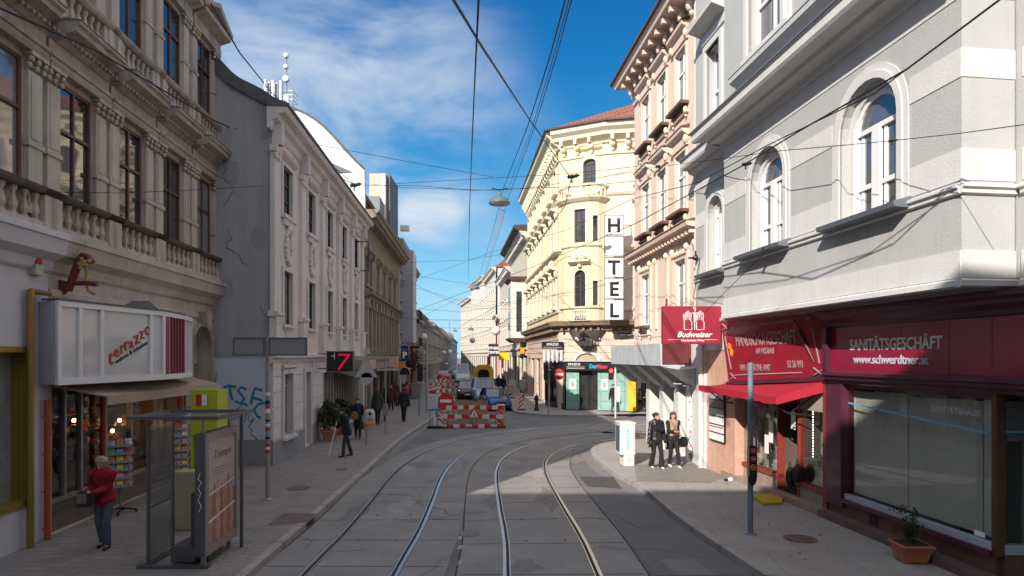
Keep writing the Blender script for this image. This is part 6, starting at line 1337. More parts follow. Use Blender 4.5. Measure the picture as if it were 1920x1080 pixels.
# postcard racks
def card_rack(px_, y_base, y_top, lab, seed, half=.3):
    p = G(px_, y_base); d = p.y; zt = PT(0, y_top, d).z; t = thing('postcard_rack', lab, 'postcard rack', (p.x, p.y, 0), 'postcard racks outside the gift shop')
    b = MB(); b.tube([(p.x, p.y, .1), (p.x, p.y, zt)], .025, 8); b.build('pole', GREYMETAL, t)
    b = MB(); 
    for k in range(4): a = k * math.pi / 2 + .4; b.bar((p.x, p.y, .12), (p.x + .3 * math.cos(a), p.y + .3 * math.sin(a), .06), .04, .03); b.sphere((p.x + .3 * math.cos(a), p.y + .3 * math.sin(a), .035), .035, 7, 5)
    b.build('castor_base', BLACKM, t)
    rr = random.Random(seed); CC = ['card_pink', 'card_blue', 'card_yellow', 'card_white', 'card_orange', 'card_green', 'card_red', 'card_lilac']; cc = [(.6, .3, .4), (.2, .35, .55), (.65, .55, .12), (.7, .68, .64), (.65, .25, .08), (.2, .4, .2), (.55, .06, .08), (.4, .32, .5)]
    bs = [MB() for _ in CC]; wr = MB()
    for s in range(4):
        a = s * math.pi / 2 + .5; n = Vector((math.cos(a), math.sin(a), 0)); sd = Vector((-n.y, n.x, 0)); z = .62
        while z < zt - .1:
            wr.bar(Vector((p.x, p.y, z)) + n * .2 - sd * .24, Vector((p.x, p.y, z)) + n * .2 + sd * .24, .015, .05)
            for c in (-.16, 0, .16):
                q = Vector((p.x, p.y, z)) + n * .19 + sd * c; k = rr.randrange(8); w = .065; hh = rr.uniform(.1, .15)
                bs[k].hexa([q - sd * w, q + sd * w, q + sd * w + n * .01, q - sd * w + n * .01] + [v - n * .05 + Vector((0, 0, hh)) for v in (q - sd * w, q + sd * w, q + sd * w + n * .01, q - sd * w + n * .01)])
            z += .175
    wr.build('wire_shelf', GALV, t)
    for k in range(8): bs[k].build('postcards', mat(CC[k], cc[k], .5, .45, 14, 0), t)
card_rack(226, 962, 812, 'tall postcard rack on castors beside the woman in the red jumper', 1)
card_rack(346, 930, 782, 'second postcard rack seen behind the windbreak glass', 2)
# sign pole with two blank boards
p = G(502, 937); t = thing('board_pole', 'stickered grey pole carrying two blank grey boards seen from behind', 'sign post', (p.x, p.y, 0)); d = p.y
pole(t, p, PT(0, 630, d).z, .05, ALU)
for x0, x1 in ((440, 499), (507, 578)):
    a, c = PT(x0, 667, d), PT(x1, 633, d); b = MB(); b.box(a.x, c.x, d - .09, d - .055, a.z, c.z); bo = b.build('board', mat('pale_grey_board', (.27, .26, .26), .6, .06, 1.5, .03), t)
    b = MB(); 
    for q in ((a.x, c.x, a.z, a.z + .035), (a.x, c.x, c.z - .035, c.z), (a.x, a.x + .03, a.z + .035, c.z - .035), (c.x - .03, c.x, a.z + .035, c.z - .035)): b.box(q[0], q[1], d - .105, d - .088, q[2], q[3])
    b.build('rim', mat('slate_blue_rim', (.10, .13, .17), .5, .1, 3, 0), bo)
rr = random.Random(4)
for k, (m, z0, z1) in enumerate([(REDP, 1.12, 1.2), (WHITEP, 1.2, 1.27), (REDP, 1.27, 1.35)] + [(m_, 1.45 + k * .105, 1.45 + k * .105 + rr.uniform(.05, .1)) for k, m_ in enumerate([BLACKM, MATS['card_blue'], REDP, WHITEP, BLACKM, MATS['card_orange'], WHITEP, REDP, BLACKM, MATS['card_blue'], WHITEP])]):
    MB().lathe((p.x, p.y, z0), [(.053, 0), (.053, z1 - z0)], 12).build('sticker_band', m, t)
b = MB(); b.lathe((p.x, p.y, 0), [(.12, 0), (.12, .02), (.06, .05)], 12); b.build('foot', ALU, t)
# number 7 sign
D = 26.0; t = thing('number_sign', 'black projecting sign with a big red seven on the plaster house', 'shop sign', PT(638, 678, D)); a, c = PT(612, 698, D), PT(663, 658, D)
b = MB(); b.box(a.x, c.x, D, D + .18, a.z, c.z); b.build('panel', BLACKM, t); b = MB()
for q in ((a.x, c.x, a.z, a.z + .025), (a.x, c.x, c.z - .025, c.z), (a.x, a.x + .025, a.z, c.z), (c.x - .025, c.x, a.z, c.z)): b.box(q[0], q[1], D - .02, D - .001, q[2], q[3])
b.build('rim', ALU, t)
text('lettering', '7', Vector((PT(641, 0, D).x, D - .012, PT(0, 694, D).z)), (1, 0, 0), (0, 0, 1), .98, emit('red_tube', (.75, .01, .05), .25), t, 'CENTER', .006, -.01, shear=.12, xs=1.25)
q = PT(627, 666, D); b = MB(); b.box(q.x, q.x + .02, D - .016, D - .004, q.z - .2, q.z + .12); b.box(q.x - .13, q.x, D - .016, D - .004, q.z - .02, q.z); b.box(q.x - .11, q.x, D - .016, D - .004, q.z - .07, q.z - .05); b.build('white_marks', WHITEP, t)
b = MB(); 
for z in (a.z + .15, c.z - .12): b.bar(Vector((a.x, D + .09, z)), Vector((-7.92, D + .09, z)), .04, .04)
b.build('bracket', BLACKM, t)
# leaf helper and potted bushes
LEAF = mat('dark_laurel_leaf', (.035, .055, .018), .5, .5, 9, 0, fine=40); LEAF2 = mat('olive_leaf', (.075, .085, .025), .5, .5, 9, 0, fine=40)
def leaves(b, c, r, n, size, rr, sc=(1, 1, 1), hollow=.35):
    for _ in range(n):
        v = Vector((rr.gauss(0, 1), rr.gauss(0, 1), rr.gauss(0, 1))).normalized() * r * (hollow + (1 - hollow) * rr.random() ** .5); lump = 1 + .22 * math.sin(v.x * 11 + v.z * 7) * math.cos(v.y * 9)
        p = c + Vector((v.x * sc[0], v.y * sc[1], v.z * sc[2])) * lump; a = Vector((rr.gauss(0, 1), rr.gauss(0, 1), rr.gauss(0, .6) + .2)).normalized(); s = a.orthogonal().normalized(); s = (s * math.cos(rr.random() * 6) + a.cross(s) * math.sin(rr.random() * 6)) * size * .45; L = size * rr.uniform(.7, 1.3)
        b.add([p, p + a * L * .5 + s, p + a * L, p + a * L * .5 - s], [(0, 1, 2, 3)])
TERRA = mat('terracotta', (.42, .16, .085), .7, .15, 3, .1)
for px_, yb, top, lab, sd, m in ((614, 829, 752, 'bushy evergreen in a square terracotta tub by the plaster house door', 1, LEAF2), (637, 816, 748, 'darker potted evergreen standing behind the first tub', 2, LEAF)):
    p = G(px_, yb); d = p.y + .3; p = Vector((p.x, d, 0)); t = thing('potted_shrub', lab, 'potted plant', (p.x, p.y, 0), 'potted evergreens by the doorway'); zt = PT(0, top, d).z
    b = MB(); w0, w1 = .19, .26; b.hexa([(p.x - w0, p.y - w0, 0), (p.x + w0, p.y - w0, 0), (p.x + w0, p.y + w0, 0), (p.x - w0, p.y + w0, 0), (p.x - w1, p.y - w1, .42), (p.x + w1, p.y - w1, .42), (p.x + w1, p.y + w1, .42), (p.x - w1, p.y + w1, .42)]); b.box(p.x - .29, p.x + .29, p.y - .29, p.y + .29, .38, .46); b.build('tub', TERRA, t)
    rr = random.Random(sd); b = MB(); b.tube([(p.x, p.y, .4), (p.x + .03, p.y, .9)], .03, 6); [b.tube([(p.x + .03, p.y, .7), (p.x + .3 * math.cos(k), p.y + .3 * math.sin(k), 1.2)], .014, 5) for k in range(6)]; b.build('stem', mat('bark', (.09, .06, .04), .9, .3, 8, .3), t)
    b = MB(); leaves(b, Vector((p.x, p.y, .45 + (zt - .45) * .52)), .44, 2600, .085, rr, (1, 1, (zt - .5) / .88)); b.build('foliage', m, t)
# sign pole with triangle and round sign (backs), litter bin on it
p = G(687, 834); d = p.y; t = thing('traffic_sign_post', 'grey post with the backs of a triangular and a round traffic sign above the bin', 'sign post', (p.x, p.y, 0)); pole(t, p, PT(0, 652, d).z, .032, ALU)
SBK = mat('sign_back_grey', (.42, .42, .43), .6, .1, 2, .02)
a, c, e = PT(664, 708, d), PT(710, 708, d), PT(687, 670, d); b = MB(); b.prism([v + Vector((0, -.07, 0)) for v in (a, c, e)], (0, .02, 0)); b.build('triangle_sign', SBK, t, bevel=.01)
q = PT(688, 723 - 13, d); b = MB(); disc(b, (q.x, d - .07, q.z), .24, .02); b.build('round_sign', SBK, t)
q = PT(688, 659, d); b = MB(); b.box(q.x - .1, q.x + .1, d - .1, d + .1, q.z - .1, q.z + .1); b.build('top_box', mat('cream_box', (.45, .42, .36), .5, .1, 2, 0), t)
b = MB(); b.bar(PT(662, 668, d) + Vector((0, .03, 0)), PT(712, 668, d) + Vector((0, .03, 0)), .03, .03); b.build('crossbar', ALU, t)
b = MB(); b.lathe((p.x, p.y, 1.4), [(.036, 0), (.036, .12)], 10); b.build('red_band', REDP, t)
q = PT(694, 786, d); t = thing('litter_bin', 'pale grey litter bin with orange bands hung on the sign post', 'litter bin', (q.x + .02, d - .22, .6))
bx = q.x + .02; by = d - .24; b = MB(); b.lathe((bx, by, 0), [(.19, .6), (.22, .66), (.225, 1.15), (.2, 1.3), (.14, 1.38), (.03, 1.41)], 20); b.build('body', mat('bin_grey', (.42, .41, .40), .45, .08, 2, .02), t, smooth=True)
OR_ = mat('bin_orange', (.72, .16, .03), .45, .06, 2, 0)
b = MB(); b.lathe((bx, by, 0), [(.229, .76), (.23, .86)], 20); b.build('orange_band', OR_, t); 
b = MB(); b.box(bx - .02, bx + .17, by - .235, by - .2, .98, 1.07); b.build('orange_label', OR_, t); b = MB(); disc(b, (bx + .06, by - .21, 1.24), .07, .05, 14); b.build('opening', BLACKM, t)
# plain posts along the left kerb
p = G(723, 812); t = thing('parking_meter_post', 'slim grey post with a small meter box near the litter bin', 'post', (p.x, p.y, 0)); pole(t, p, PT(0, 668, p.y).z, .035, ALU); b = MB(); b.box(p.x - .1, p.x + .1, p.y - .12, p.y + .05, .78, 1.3); b.build('meter_box', ALU, t, bevel=.02)
p = G(786, 779); pole(None, p, PT(0, 733, p.y).z, .05, GREYMETAL, 'bollard_post'); tag(bpy.data.objects['bollard_post'], 'short dark post with a yellow top at the left kerb', 'post')
p = G(800, 773); t = thing('traffic_light', 'grey pole with a signal head turned away at the left kerb beyond the crossing', 'traffic light', (p.x, p.y, 0)); d = p.y; pole(t, p, PT(0, 640, d).z, .06, ALU); q = PT(788, 698, d); b = MB(); b.box(q.x - .16, q.x + .16, d - .15, d + .15, q.z - .55, q.z + .5); b.box(q.x + .16, p.x, d - .03, d + .03, q.z + .2, q.z + .26); b.build('signal_head', BLACKM, t, bevel=.03)
b = MB()
for k in range(3): b.lathe((q.x, d - .15, q.z - .33 + k * .32), [(.12, -.12), (.125, 0)], 12, 'y')
b.build('visor', BLACKM, t)
# parking sign, orange box, crescent sign, pale plates
d = 45.0; a, c = PT(752, 677, d), PT(765.5, 648, d); t = thing('parking_sign', 'tall blue parking garage sign with white letter P on the oriel house', 'sign', (a.x, d, a.z)); b = MB(); b.box(a.x, c.x, d, d + .12, a.z, c.z); b.build('panel', mat('parking_blue', (.01, .04, .22), .4, .05, 2, 0), t)
text('letter', 'P', Vector(((a.x + c.x) / 2, d - .01, a.z + .22)), (1, 0, 0), (0, 0, 1), .62, WHITEB, t, 'CENTER', .006, .02)
b = MB(); b.tube([Vector(((a.x + c.x) / 2 + .17 * math.cos(k * math.pi / 8), d - .012, a.z + .74 + .1 * math.sin(k * math.pi / 8))) for k in range(9)], .012, 5); b.build('roof_mark', WHITEB, t); b = MB(); b.bar((a.x, d + .06, c.z - .1), (a.x - 1.2, d + .06, c.z - .1), .05, .05); b.build('bracket', ALU, t)
a, c = PT(745, 692, 44), PT(758, 678, 44); b = MB(); b.box(a.x, c.x, 44, 44.3, a.z, c.z); tag(b.build('orange_box_sign', mat('orange_sign', (.62, .25, .01), .5, .1, 3, 0), None, bevel=.02), 'small orange box sign below the parking sign', 'shop sign')
a, c = PT(729, 689, 41), PT(745, 668, 41); b = MB(); b.box(a.x, c.x, 41, 41.25, a.z, c.z); tag(b.build('pink_box_sign', mat('pale_red_sign', (.62, .36, .3), .5, .35, 6, 0)), 'faded red and white box sign on the ochre house', 'shop sign')
a, c = PT(733, 688, 43.5), PT(790, 683, 43.5)
d = 43; q = PT(759, 697, d); t = thing('half_round_sign', 'half round dark sign with pale rim standing out over the pavement', 'shop sign', q); b = MB(); A = arch_pts(-.38, .38, 0, .5, 12); b.prism([q + Vector((x, 0, z - .2)) for x, z in A], (0, .12, 0)); b.build('panel', BLACKM, t); b = MB(); b.tube([q + Vector((x, -.02, z - .2)) for x, z in A], .03, 5); b.build('rim', ALU, t); b = MB(); b.bar(q + Vector((-.3, .06, 0)), q + Vector((-1.8, .06, 0)), .04, .04); b.build('bracket', ALU, t)
# dark planter tree near the works
p = G(770, 765) ; d = 52; p = Vector((PT(772, 0, d).x, d, 0)); t = thing('kerbside_tree', 'bare dark reddish tree in a concrete tub before the roadworks', 'tree', (p.x, p.y, 0)); b = MB(); b.lathe((p.x, p.y, 0), [(.7, 0), (.8, 1.2), (.85, 1.25), (.7, 1.26)], 14); b.build('tub', mat('concrete_tub', (.22, .21, .2), .9, .1, 2, .2), t)
rr = random.Random(9); b = MB(); b.tube([(p.x, p.y, 1.2), (p.x, p.y, 2.6)], .06, 7)
for k in range(26): a = rr.uniform(0, 6.28); e = rr.uniform(.3, .9); b.tube([(p.x, p.y, rr.uniform(1.6, 2.6)), (p.x + e * .5 * math.cos(a), p.y + e * .5 * math.sin(a), 3.0), (p.x + e * math.cos(a), p.y + e * math.sin(a), rr.uniform(3.4, 4.2))], .022, 5)
b.build('trunk', mat('dark_twig', (.05, .035, .03), .9, .3, 5, .2), t); b = MB(); leaves(b, Vector((p.x, p.y, 3.1)), .95, 900, .13, rr, (1, 1, 1.1), .1); b.build('crown', mat('russet_leaf', (.09, .04, .025), .6, .4, 6, 0), t)
# ------------------------------------------------------------------ roadworks
RW = mat('barrier_red', (.60, .03, .02), .45, .12, 4, 0); BW_ = mat('barrier_white', (.68, .66, .62), .5, .12, 4, 0)
def striped_rail(par, A, B, h, n, first=0, name='striped_board', lean=None):
    A, B = Vector(A), Vector(B); s = None
    w = MB(); r_ = MB()
    for k in range(n):
        p, q = A.lerp(B, k / n), A.lerp(B, (k + 1) / n); (r_ if (k + first) % 2 == 0 else w).bar(p, q, .035, h)
    o = w.build(name, BW_, par); r_.build('red_stripe', RW, o); return o
fx0, fx1 = G(826, 803, ZR), G(944, 801, ZR); t = thing('roadworks_barrier', 'red and white striped barrier across the trench with works sign', 'barrier', (fx0.x + 1.6, fx0.y, ZR)); d = fx0.y
for y in (764, 781, 799): z = PT(0, y, d).z; striped_rail(t, (fx0.x, d, z), (fx1.x, d, z), .2 if y != 799 else .18, 11 if y == 764 else 10 if y == 799 else 9, y % 2)
b = MB()
for f in (.12, .5, .88): x = fx0.x + (fx1.x - fx0.x) * f; b.tube([(x, d + .03, ZR), (x, d + .03, .95)], .02, 6); b.box(x - .3, x + .3, d - .1, d + .3, ZR, ZR + .08)
b.build('support', ALUD, t)
def works_triangle(par, c, s):
    b = MB(); b.prism([c + Vector((-s, 0, -s * .8)), c + Vector((s, 0, -s * .8)), c + Vector((0, 0, s))], (0, .02, 0)); a = b.build('works_sign', RW, par)
    b = MB(); b.prism([c + Vector((-s * .66, -.01, -s * .62)), c + Vector((s * .66, -.01, -s * .62)), c + Vector((0, -.01, s * .58))], (0, .008, 0)); b.build('white_field', WHITEB, a)
    b = MB(); e = s * .3; b.bar(c + Vector((-.02 * s, -.016, -s * .1)), c + Vector((-.16 * s, -.016, -s * .5)), .01, s * .12); b.bar(c + Vector((.0, -.016, -s * .1)), c + Vector((.1 * s, -.016, -s * .52)), .01, s * .1); b.bar(c + Vector((0, -.016, .1 * s)), c + Vector((.12 * s, -.016, -s * .25)), .01, s * .1); b.sphere(c + Vector((0, -.016, .18 * s)), s * .08, 7, 5, (1, .2, 1)); b.prism([c + Vector((.18 * s, -.016, -.52 * s)), c + Vector((.5 * s, -.016, -.52 * s)), c + Vector((.34 * s, -.016, -.32 * s))], (0, .006, 0)); b.build('worker_symbol', BLACKM, a)
works_triangle(t, PT(889, 775, d - .05), .32)
def beacon(par_label, px_, yb, yt, hw, zg=ZR, flip=1, grp='striped warning beacons'):
    p = G(px_, yb, zg); d = p.y; zt = PT(0, yt, d).z; w = hw / FPX * d; t = thing('warning_beacon', par_label, 'beacon', (p.x, p.y, zg), grp)
    b = MB(); b.box(p.x - w, p.x + w, d, d + .05, zg + .08, zt); b.build('panel', BW_, t, bevel=.01); b = MB(); H_ = zt - zg - .08; n = 4; sh_ = 2 * w * .9 * flip
    for k in range(n):
        z0 = zg + .12 + H_ * k / n; z1 = z0 + H_ / n * .5
        b.prism([Vector((p.x - w, d - .012, min(zt, max(zg + .08, z0 + (sh_ if sh_ > 0 else 0))))), Vector((p.x + w, d - .012, min(zt, z0 + (0 if sh_ > 0 else -sh_)))), Vector((p.x + w, d - .012, min(zt, z1 + (0 if sh_ > 0 else -sh_)))), Vector((p.x - w, d - .012, min(zt, z1 + (sh_ if sh_ > 0 else 0))))], (0, .01, 0))
    b.build('red_stripe', RW, t); b = MB(); b.box(p.x - w * 1.8, p.x + w * 1.8, d - .15, d + .25, zg, zg + .08); b.build('foot', BLACKM, t)
beacon('striped beacon at the left end of the trench barrier', 829, 803, 770, 6.5); beacon('striped beacon at the right end of the trench barrier', 937, 802, 762, 6)
beacon('chevron beacon on the sunny kerb left of the cast iron bollard', 977, 769, 737, 4, 0, -1); beacon('smaller chevron beacon further back before the walking man', 957, 746, 722, 4, 0, -1)
# info board, no-entry disc
d = 33.5; t = thing('construction_notice', 'white and blue notice board with red heading beside the no entry disc', 'notice board', PT(815, 790, d) * Vector((1, 1, 0)))  if False else thing('construction_notice', 'white and blue notice board with red heading beside the no entry disc', 'notice board', (PT(815, 0, d).x, d, ZR))
a, c = PT(803, 770, d), PT(828.5, 739, d); b = MB(); b.box(a.x, c.x, d, d + .05, a.z, c.z); b.build('board', mat('pale_notice', (.6, .64, .68), .5, .06, 2, 0), t)
b = MB(); b.box(a.x, c.x, d - .012, d - .002, a.z, a.z + .09); b.box(c.x - .22, c.x - .02, d - .012, d - .002, a.z + .12, a.z + .4); b.build('blue_strip', mat('notice_blue', (.03, .2, .42), .5, .1, 2, 0), t)
b = MB(); rr = random.Random(2)
for k in range(9): z = a.z + .14 + k * .075; b.box(a.x + .05, a.x + .05 + rr.uniform(.2, .4), d - .008, d - .001, z, z + .02)
b.build('small_print', MATS['grey_line'], t)
b = MB(); a2, c2 = PT(804, 738.5, d), PT(816, 732, d); b.box(a2.x, c2.x, d, d + .03, a2.z, c2.z); b.build('red_heading', RW, t)
b = MB(); b.hexa([PT(803, 733, d), PT(826, 727, d), PT(826, 727, d + .05), PT(803, 733, d + .05), PT(803, 731, d), PT(826, 724, d), PT(826, 724, d + .05), PT(803, 731, d + .05)]); b.build('tilted_slat', WHITEP, t)
b = MB()
for x in (a.x + .08, c.x - .08): b.tube([(x, d + .08, ZR), (x, d + .08, c.z)], .03, 6)
b.build('post', ALU, t)
q = PT(836, 752, d); t = thing('no_entry_sign', 'red no entry disc with white bar beside the notice board', 'traffic sign', (q.x, d, ZR)); b = MB(); disc(b, (q.x, d - .02, q.z), .42, .03); b.build('disc', RW, t); b = MB(); b.box(q.x - .3, q.x + .3, d - .032, d - .021, q.z - .08, q.z + .08); b.build('bar', WHITEB, t); b = MB(); b.tube([(q.x, d + .03, ZR), (q.x, d + .03, q.z + .3)], .03, 8); b.build('post', ALU, t)
# timber shoring, spoil and rails further up the works
t = thing('timber_shoring', 'upright timber boards lining the trench behind the striped barrier', 'shoring', (-2, 34.5, ZR)); WD = mat('raw_timber', (.34, .23, .13), .8, .25, 3, .2)
for k in range(11):
    x0 = PT(858 + k * 5.2, 0, 34.5).x; b = MB(); b.box(x0, x0 + .13, 34.5 + .02 * (k % 2), 34.58 + .02 * (k % 2), ZR, PT(0, 752 - (k * 7) % 3, 34.5).z); b.build('board', WD, t)
o = MB(); rr = random.Random(12)
for k in range(60): o.sphere((rr.uniform(-3.4, -.6), rr.uniform(32.6, 34.3), ZR), rr.uniform(.08, .25), 6, 4, (1, 1, .6))
o = o.build('rubble', mat('dug_earth', (.18, .13, .09), .95, .3, 3, .5)); tag(o, 'heap of dug brown earth in the trench', 'rubble', kind='stuff')
for i, (x0, y0, x1, y1, lab) in enumerate([(806, 722, 838, 726, 'row'), (818, 745, 850, 742, ''), (812, 733, 846, 731, ''), (822, 727, 851, 722, ''), (806, 716, 834, 716, ''), (815, 710, 842, 711, ''), (830, 760, 852, 752, ''), (824, 719, 846, 717, '')]):
    d0, d1 = [40, 38, 47, 52, 60, 72, 36, 66][i], [42, 39, 49, 60, 61, 74, 38.5, 70][i]; A = PT(x0, 0, d0); B = PT(x1, 0, d1); zt = .85
    t = thing('works_fence', ['low striped fence beside the traffic light on the left of the works', 'striped fence just behind the notice board', 'striped fence in the middle of the works', 'slanted striped fence before the red car', 'far striped fence left of the red car', 'farthest striped fence below the hanging globes', 'short striped fence leaning by the no entry disc', 'striped fence alongside the trench further up'][i], 'barrier', (A.x, d0, ZR), 'striped fences around the roadworks')
    for z in (zt, .35): striped_rail(t, (A.x, d0, z), (B.x, d1, z), .2, 6, i % 2)
    b = MB()
    for P_ in (A, B): dd = d0 if P_ is A else d1; b.tube([(P_.x, dd, ZR), (P_.x, dd, 1.0)], .025, 6); b.box(P_.x - .25, P_.x + .25, dd - .15, dd + .15, ZR, ZR + .08)
    b.build('post', ALUD, t)
for px_, d, y, lab in ((807, 44, 720, 'round red and white sign left of the works'), (864, 48, 716, 'white cone shaped lamp in the works')):
    pass
t = thing('yellow_marker_post', 'thin yellow post at the right end of the barrier', 'post', G(944, 801, ZR)); p = G(945, 801, ZR); MB().tube([(p.x, p.y, ZR), (p.x, p.y, .95)], .04, 8).build('post', mat('post_yellow', (.6, .35, .05), .5, .1, 3, 0), t)
p = G(815, 803, ZR); t = thing('white_stub_post', 'short white post in a rubber foot left of the barrier', 'post', (p.x, p.y, ZR)); MB().tube([(p.x, p.y, ZR + .1), (p.x, p.y, .55)], .05, 8).build('post', WHITEP, t); b = MB(); b.box(p.x - .35, p.x + .35, p.y - .2, p.y + .2, ZR, ZR + .12); b.build('rubber_foot', BLACKM, t, bevel=.02)
# ------------------------------------------------------------------ right pavement near
p = G(1407, 1001); t = thing('foreground_traffic_light', 'blue grey pole with small side lamp signals on the right pavement', 'traffic light', (p.x, p.y, 0)); d = p.y
PB = mat('blue_grey_pole', (.17, .20, .25), .45, .12, 4, .05); MB().tube([(p.x, p.y, 0), (p.x, p.y, PT(0, 680, d).z)], .052, 16).build('pole', PB, t, smooth=True); b = MB(); b.lathe((p.x, p.y, 0), [(.12, 0), (.11, .02), (.06, .03)], 14); b.build('foot', PB, t)
zt, zb = PT(0, 834, d).z, PT(0, 880, d).z; b = MB(); b.box(p.x - .09, p.x + .04, d - .2, d - .06, zb - .12, zt); b.build('signal_head', BLACKM, t, bevel=.012)
for k, (y, m) in enumerate(((843, mat('red_arrow_lens', (.35, .03, .03), .3, .2, 9, 0)), (858, MATS['red_arrow_lens']), (873, mat('amber_lens', (.5, .14, .01), .3, .2, 9, 0)))):
    q = PT(1405, y, d); b = MB(); b.lathe((p.x - .025, d - .235, q.z), [(.05, -.01), (.062, 0), (.062, .04)], 16, 'y'); ln = b.build('lens', m, t)
    if k < 2: b = MB(); b.bar((p.x - .055, d - .25, q.z + .012), (p.x + .005, d - .25, q.z + .018), .006, .014); b.bar((p.x - .05, d - .25, q.z + .008), (p.x - .02, d - .25, q.z - .02), .006, .012); b.build('pale_arrow', mat('pale_pink_arrow', (.7, .4, .4), .5, .1, 3, 0), ln)
b = MB(); q = PT(1407, 892, d); b.lathe((p.x - .01, d - .13, q.z), [(.03, -.16), (.075, -.08), (.085, .02), (.05, .1)], 14); b.build('acoustic_unit', BLACKM, t, smooth=True)
b = MB(); 
for dx in (-.1, .05): b.box(p.x + dx, p.x + dx + .008, d - .2, d - .12, zb - .1, zt + .28)
b.build('side_plate', ALU, t); b = MB()
for k in range(3): c_ = PT(0, 752 + k * 13, d).z; b.tube([(p.x + .03 * math.cos(a * .7), d - .056, c_ + .045 * math.sin(a * .7)) for a in range(9)], .006, 4)
b.build('scrawl', BLACKM, t)
# yellow ramp block and white crumpled paper
P = [G(x, y) for x, y in ((1411, 933), (1445, 930), (1468, 937), (1466, 947), (1430, 948))]; b = MB(); b.prism(P, (0, 0, .07)); tag(b.build('threshold_ramp', mat('yellow_ramp', (.52, .33, .02), .7, .2, 4, .1), None, bevel=.012), 'yellow painted ramp block at the glove shop door', 'ramp')
p = G(1370, 903); b = MB(); b.sphere((p.x, p.y, .06), .06, 7, 5, (1.2, .8, 1)); tag(b.build('crumpled_paper', WHITEP), 'crumpled white paper lying at the foot of the shop step', 'paper'); b = MB(); b.sphere((p.x - .13, p.y, .05), .05, 7, 5, (1.3, .8, .8)); tag(b.build('dark_litter', BLACKM), 'small dark bag next to the crumpled paper', 'litter')
# flower tub
p = G(1718, 1058); t = thing('planter_tub', 'square terracotta tub with a sparse leafless shrub under the display window', 'potted plant', (p.x, p.y + .15, 0)); y0 = p.y; s = .235
b = MB(); b.hexa([(p.x - .19, y0, .02), (p.x + .17, y0 - .03, .02), (p.x + .2, y0 + .33, .02), (p.x - .16, y0 + .36, .02), (p.x - .24, y0 - .05, .27), (p.x + .23, y0 - .09, .27), (p.x + .26, y0 + .38, .27), (p.x - .2, y0 + .41, .27)])
b.hexa([(p.x - .27, y0 - .08, .265), (p.x + .26, y0 - .12, .265), (p.x + .29, y0 + .41, .265), (p.x - .23, y0 + .44, .265), (p.x - .27, y0 - .08, .305), (p.x + .26, y0 - .12, .305), (p.x + .29, y0 + .41, .305), (p.x - .23, y0 + .44, .305)])
for dx, dy in ((-.16, .02), (.12, .0), (.14, .3), (-.12, .3)): b.box(p.x + dx - .04, p.x + dx + .04, y0 + dy - .02, y0 + dy + .04, 0, .03)
b.build('tub', TERRA, t, bevel=.008); b = MB(); b.box(p.x - .2, p.x + .22, y0 - .03, y0 + .36, .29, .315); b.build('soil', mat('dark_soil', (.03, .022, .016), .95, .3, 9, .5), t)
rr = random.Random(21); b = MB(); L_ = MB()
for k in range(30):
    a = rr.uniform(0, 6.28); e = rr.uniform(.05, .26); z = rr.uniform(.45, .85); s0 = (p.x + .02 * math.cos(a), y0 + .17 + .02 * math.sin(a), .3); m_ = (p.x + e * .4 * math.cos(a), y0 + .17 + e * .4 * math.sin(a), .3 + (z - .3) * .55); e_ = Vector((p.x + e * math.cos(a + .3), y0 + .17 + e * math.sin(a + .3), z)); b.tube([s0, m_, e_], .006, 5, r1=.002); leaves(L_, e_, .07, 16, .035, rr, (1, 1, 1), .0); leaves(L_, Vector(m_), .06, 8, .035, rr, (1, 1, 1), .0)
b.build('twig', MATS['bark'], t); L_.build('foliage', LEAF, t)
# white advertising cabinet on the right pavement
p = G(1177, 873); t = thing('advertising_cabinet', 'waist high white cabinet with turquoise lettered poster near the two women', 'cabinet', (p.x, p.y, 0)); d = p.y
zt = PT(0, 793, d).z; zm = PT(0, 853, d).z; WC = mat('dirty_white_cabinet', (.66, .64, .6), .6, .1, 2, .1, streak=.2)
a = Vector((p.x, d, 0)); X1, Y1 = Vector((.88, -.12, 0)).normalized(), Vector((-.10, 1, 0)).normalized()
def ob(b, x0, x1, y0, y1, z0, z1): return b.hexa([a + X1 * x + Y1 * y + Vector((0, 0, z)) for z in (z0, z1) for x, y in ((x0, y0), (x1, y0), (x1, y1), (x0, y1))])
b = MB(); ob(b, -.12, .2, 0, .5, 0, zm); b.build('plinth', WC, t); b = MB(); ob(b, -.24, .22, -.03, .55, zm, zt - .03); b.build('body', WC, t, bevel=.01); b = MB(); ob(b, -.26, .24, -.05, .57, zt - .03, zt + .02); b.build('lid', WC, t, bevel=.01)
b = MB(); ob(b, -.18, .17, -.045, -.032, zm + .06, zt - .08); pz = b.build('poster', mat('poster_white', (.74, .78, .78), .3, .05, 2, 0), t)
TQ = mat('turquoise_print', (.05, .42, .42), .5, .1, 3, 0)
text('poster_lettering', 'naturliche', a + X1 * .03 + Y1 * -.05 + Vector((0, 0, zm + .15)), (0, 0, 1), -X1, .17, TQ, t, 'LEFT', .002, .003)
b = MB(); 
for e in (-.18, .165): ob(b, e, e + .012, -.05, -.046, zm + .06, zt - .08)
ob(b, -.168, .165, -.05, -.046, zt - .095, zt - .08); b.build('poster_rim', TQ, t); b = MB(); ob(b, -.246, -.241, .05, .48, zm + .08, zt - .1); b.build('side_poster', mat('dark_side_poster', (.08, .12, .14), .4, .4, 6, 0), t)
b = MB(); 
for dx, dz in ((.0, .22), (.06, .22), (.03, .17)): q = a + X1 * (.02 + dx) + Y1 * -.004 + Vector((0, 0, dz)); b.sphere(q, .014, 6, 4)
b.build('face_sticker', BLACKM, t)
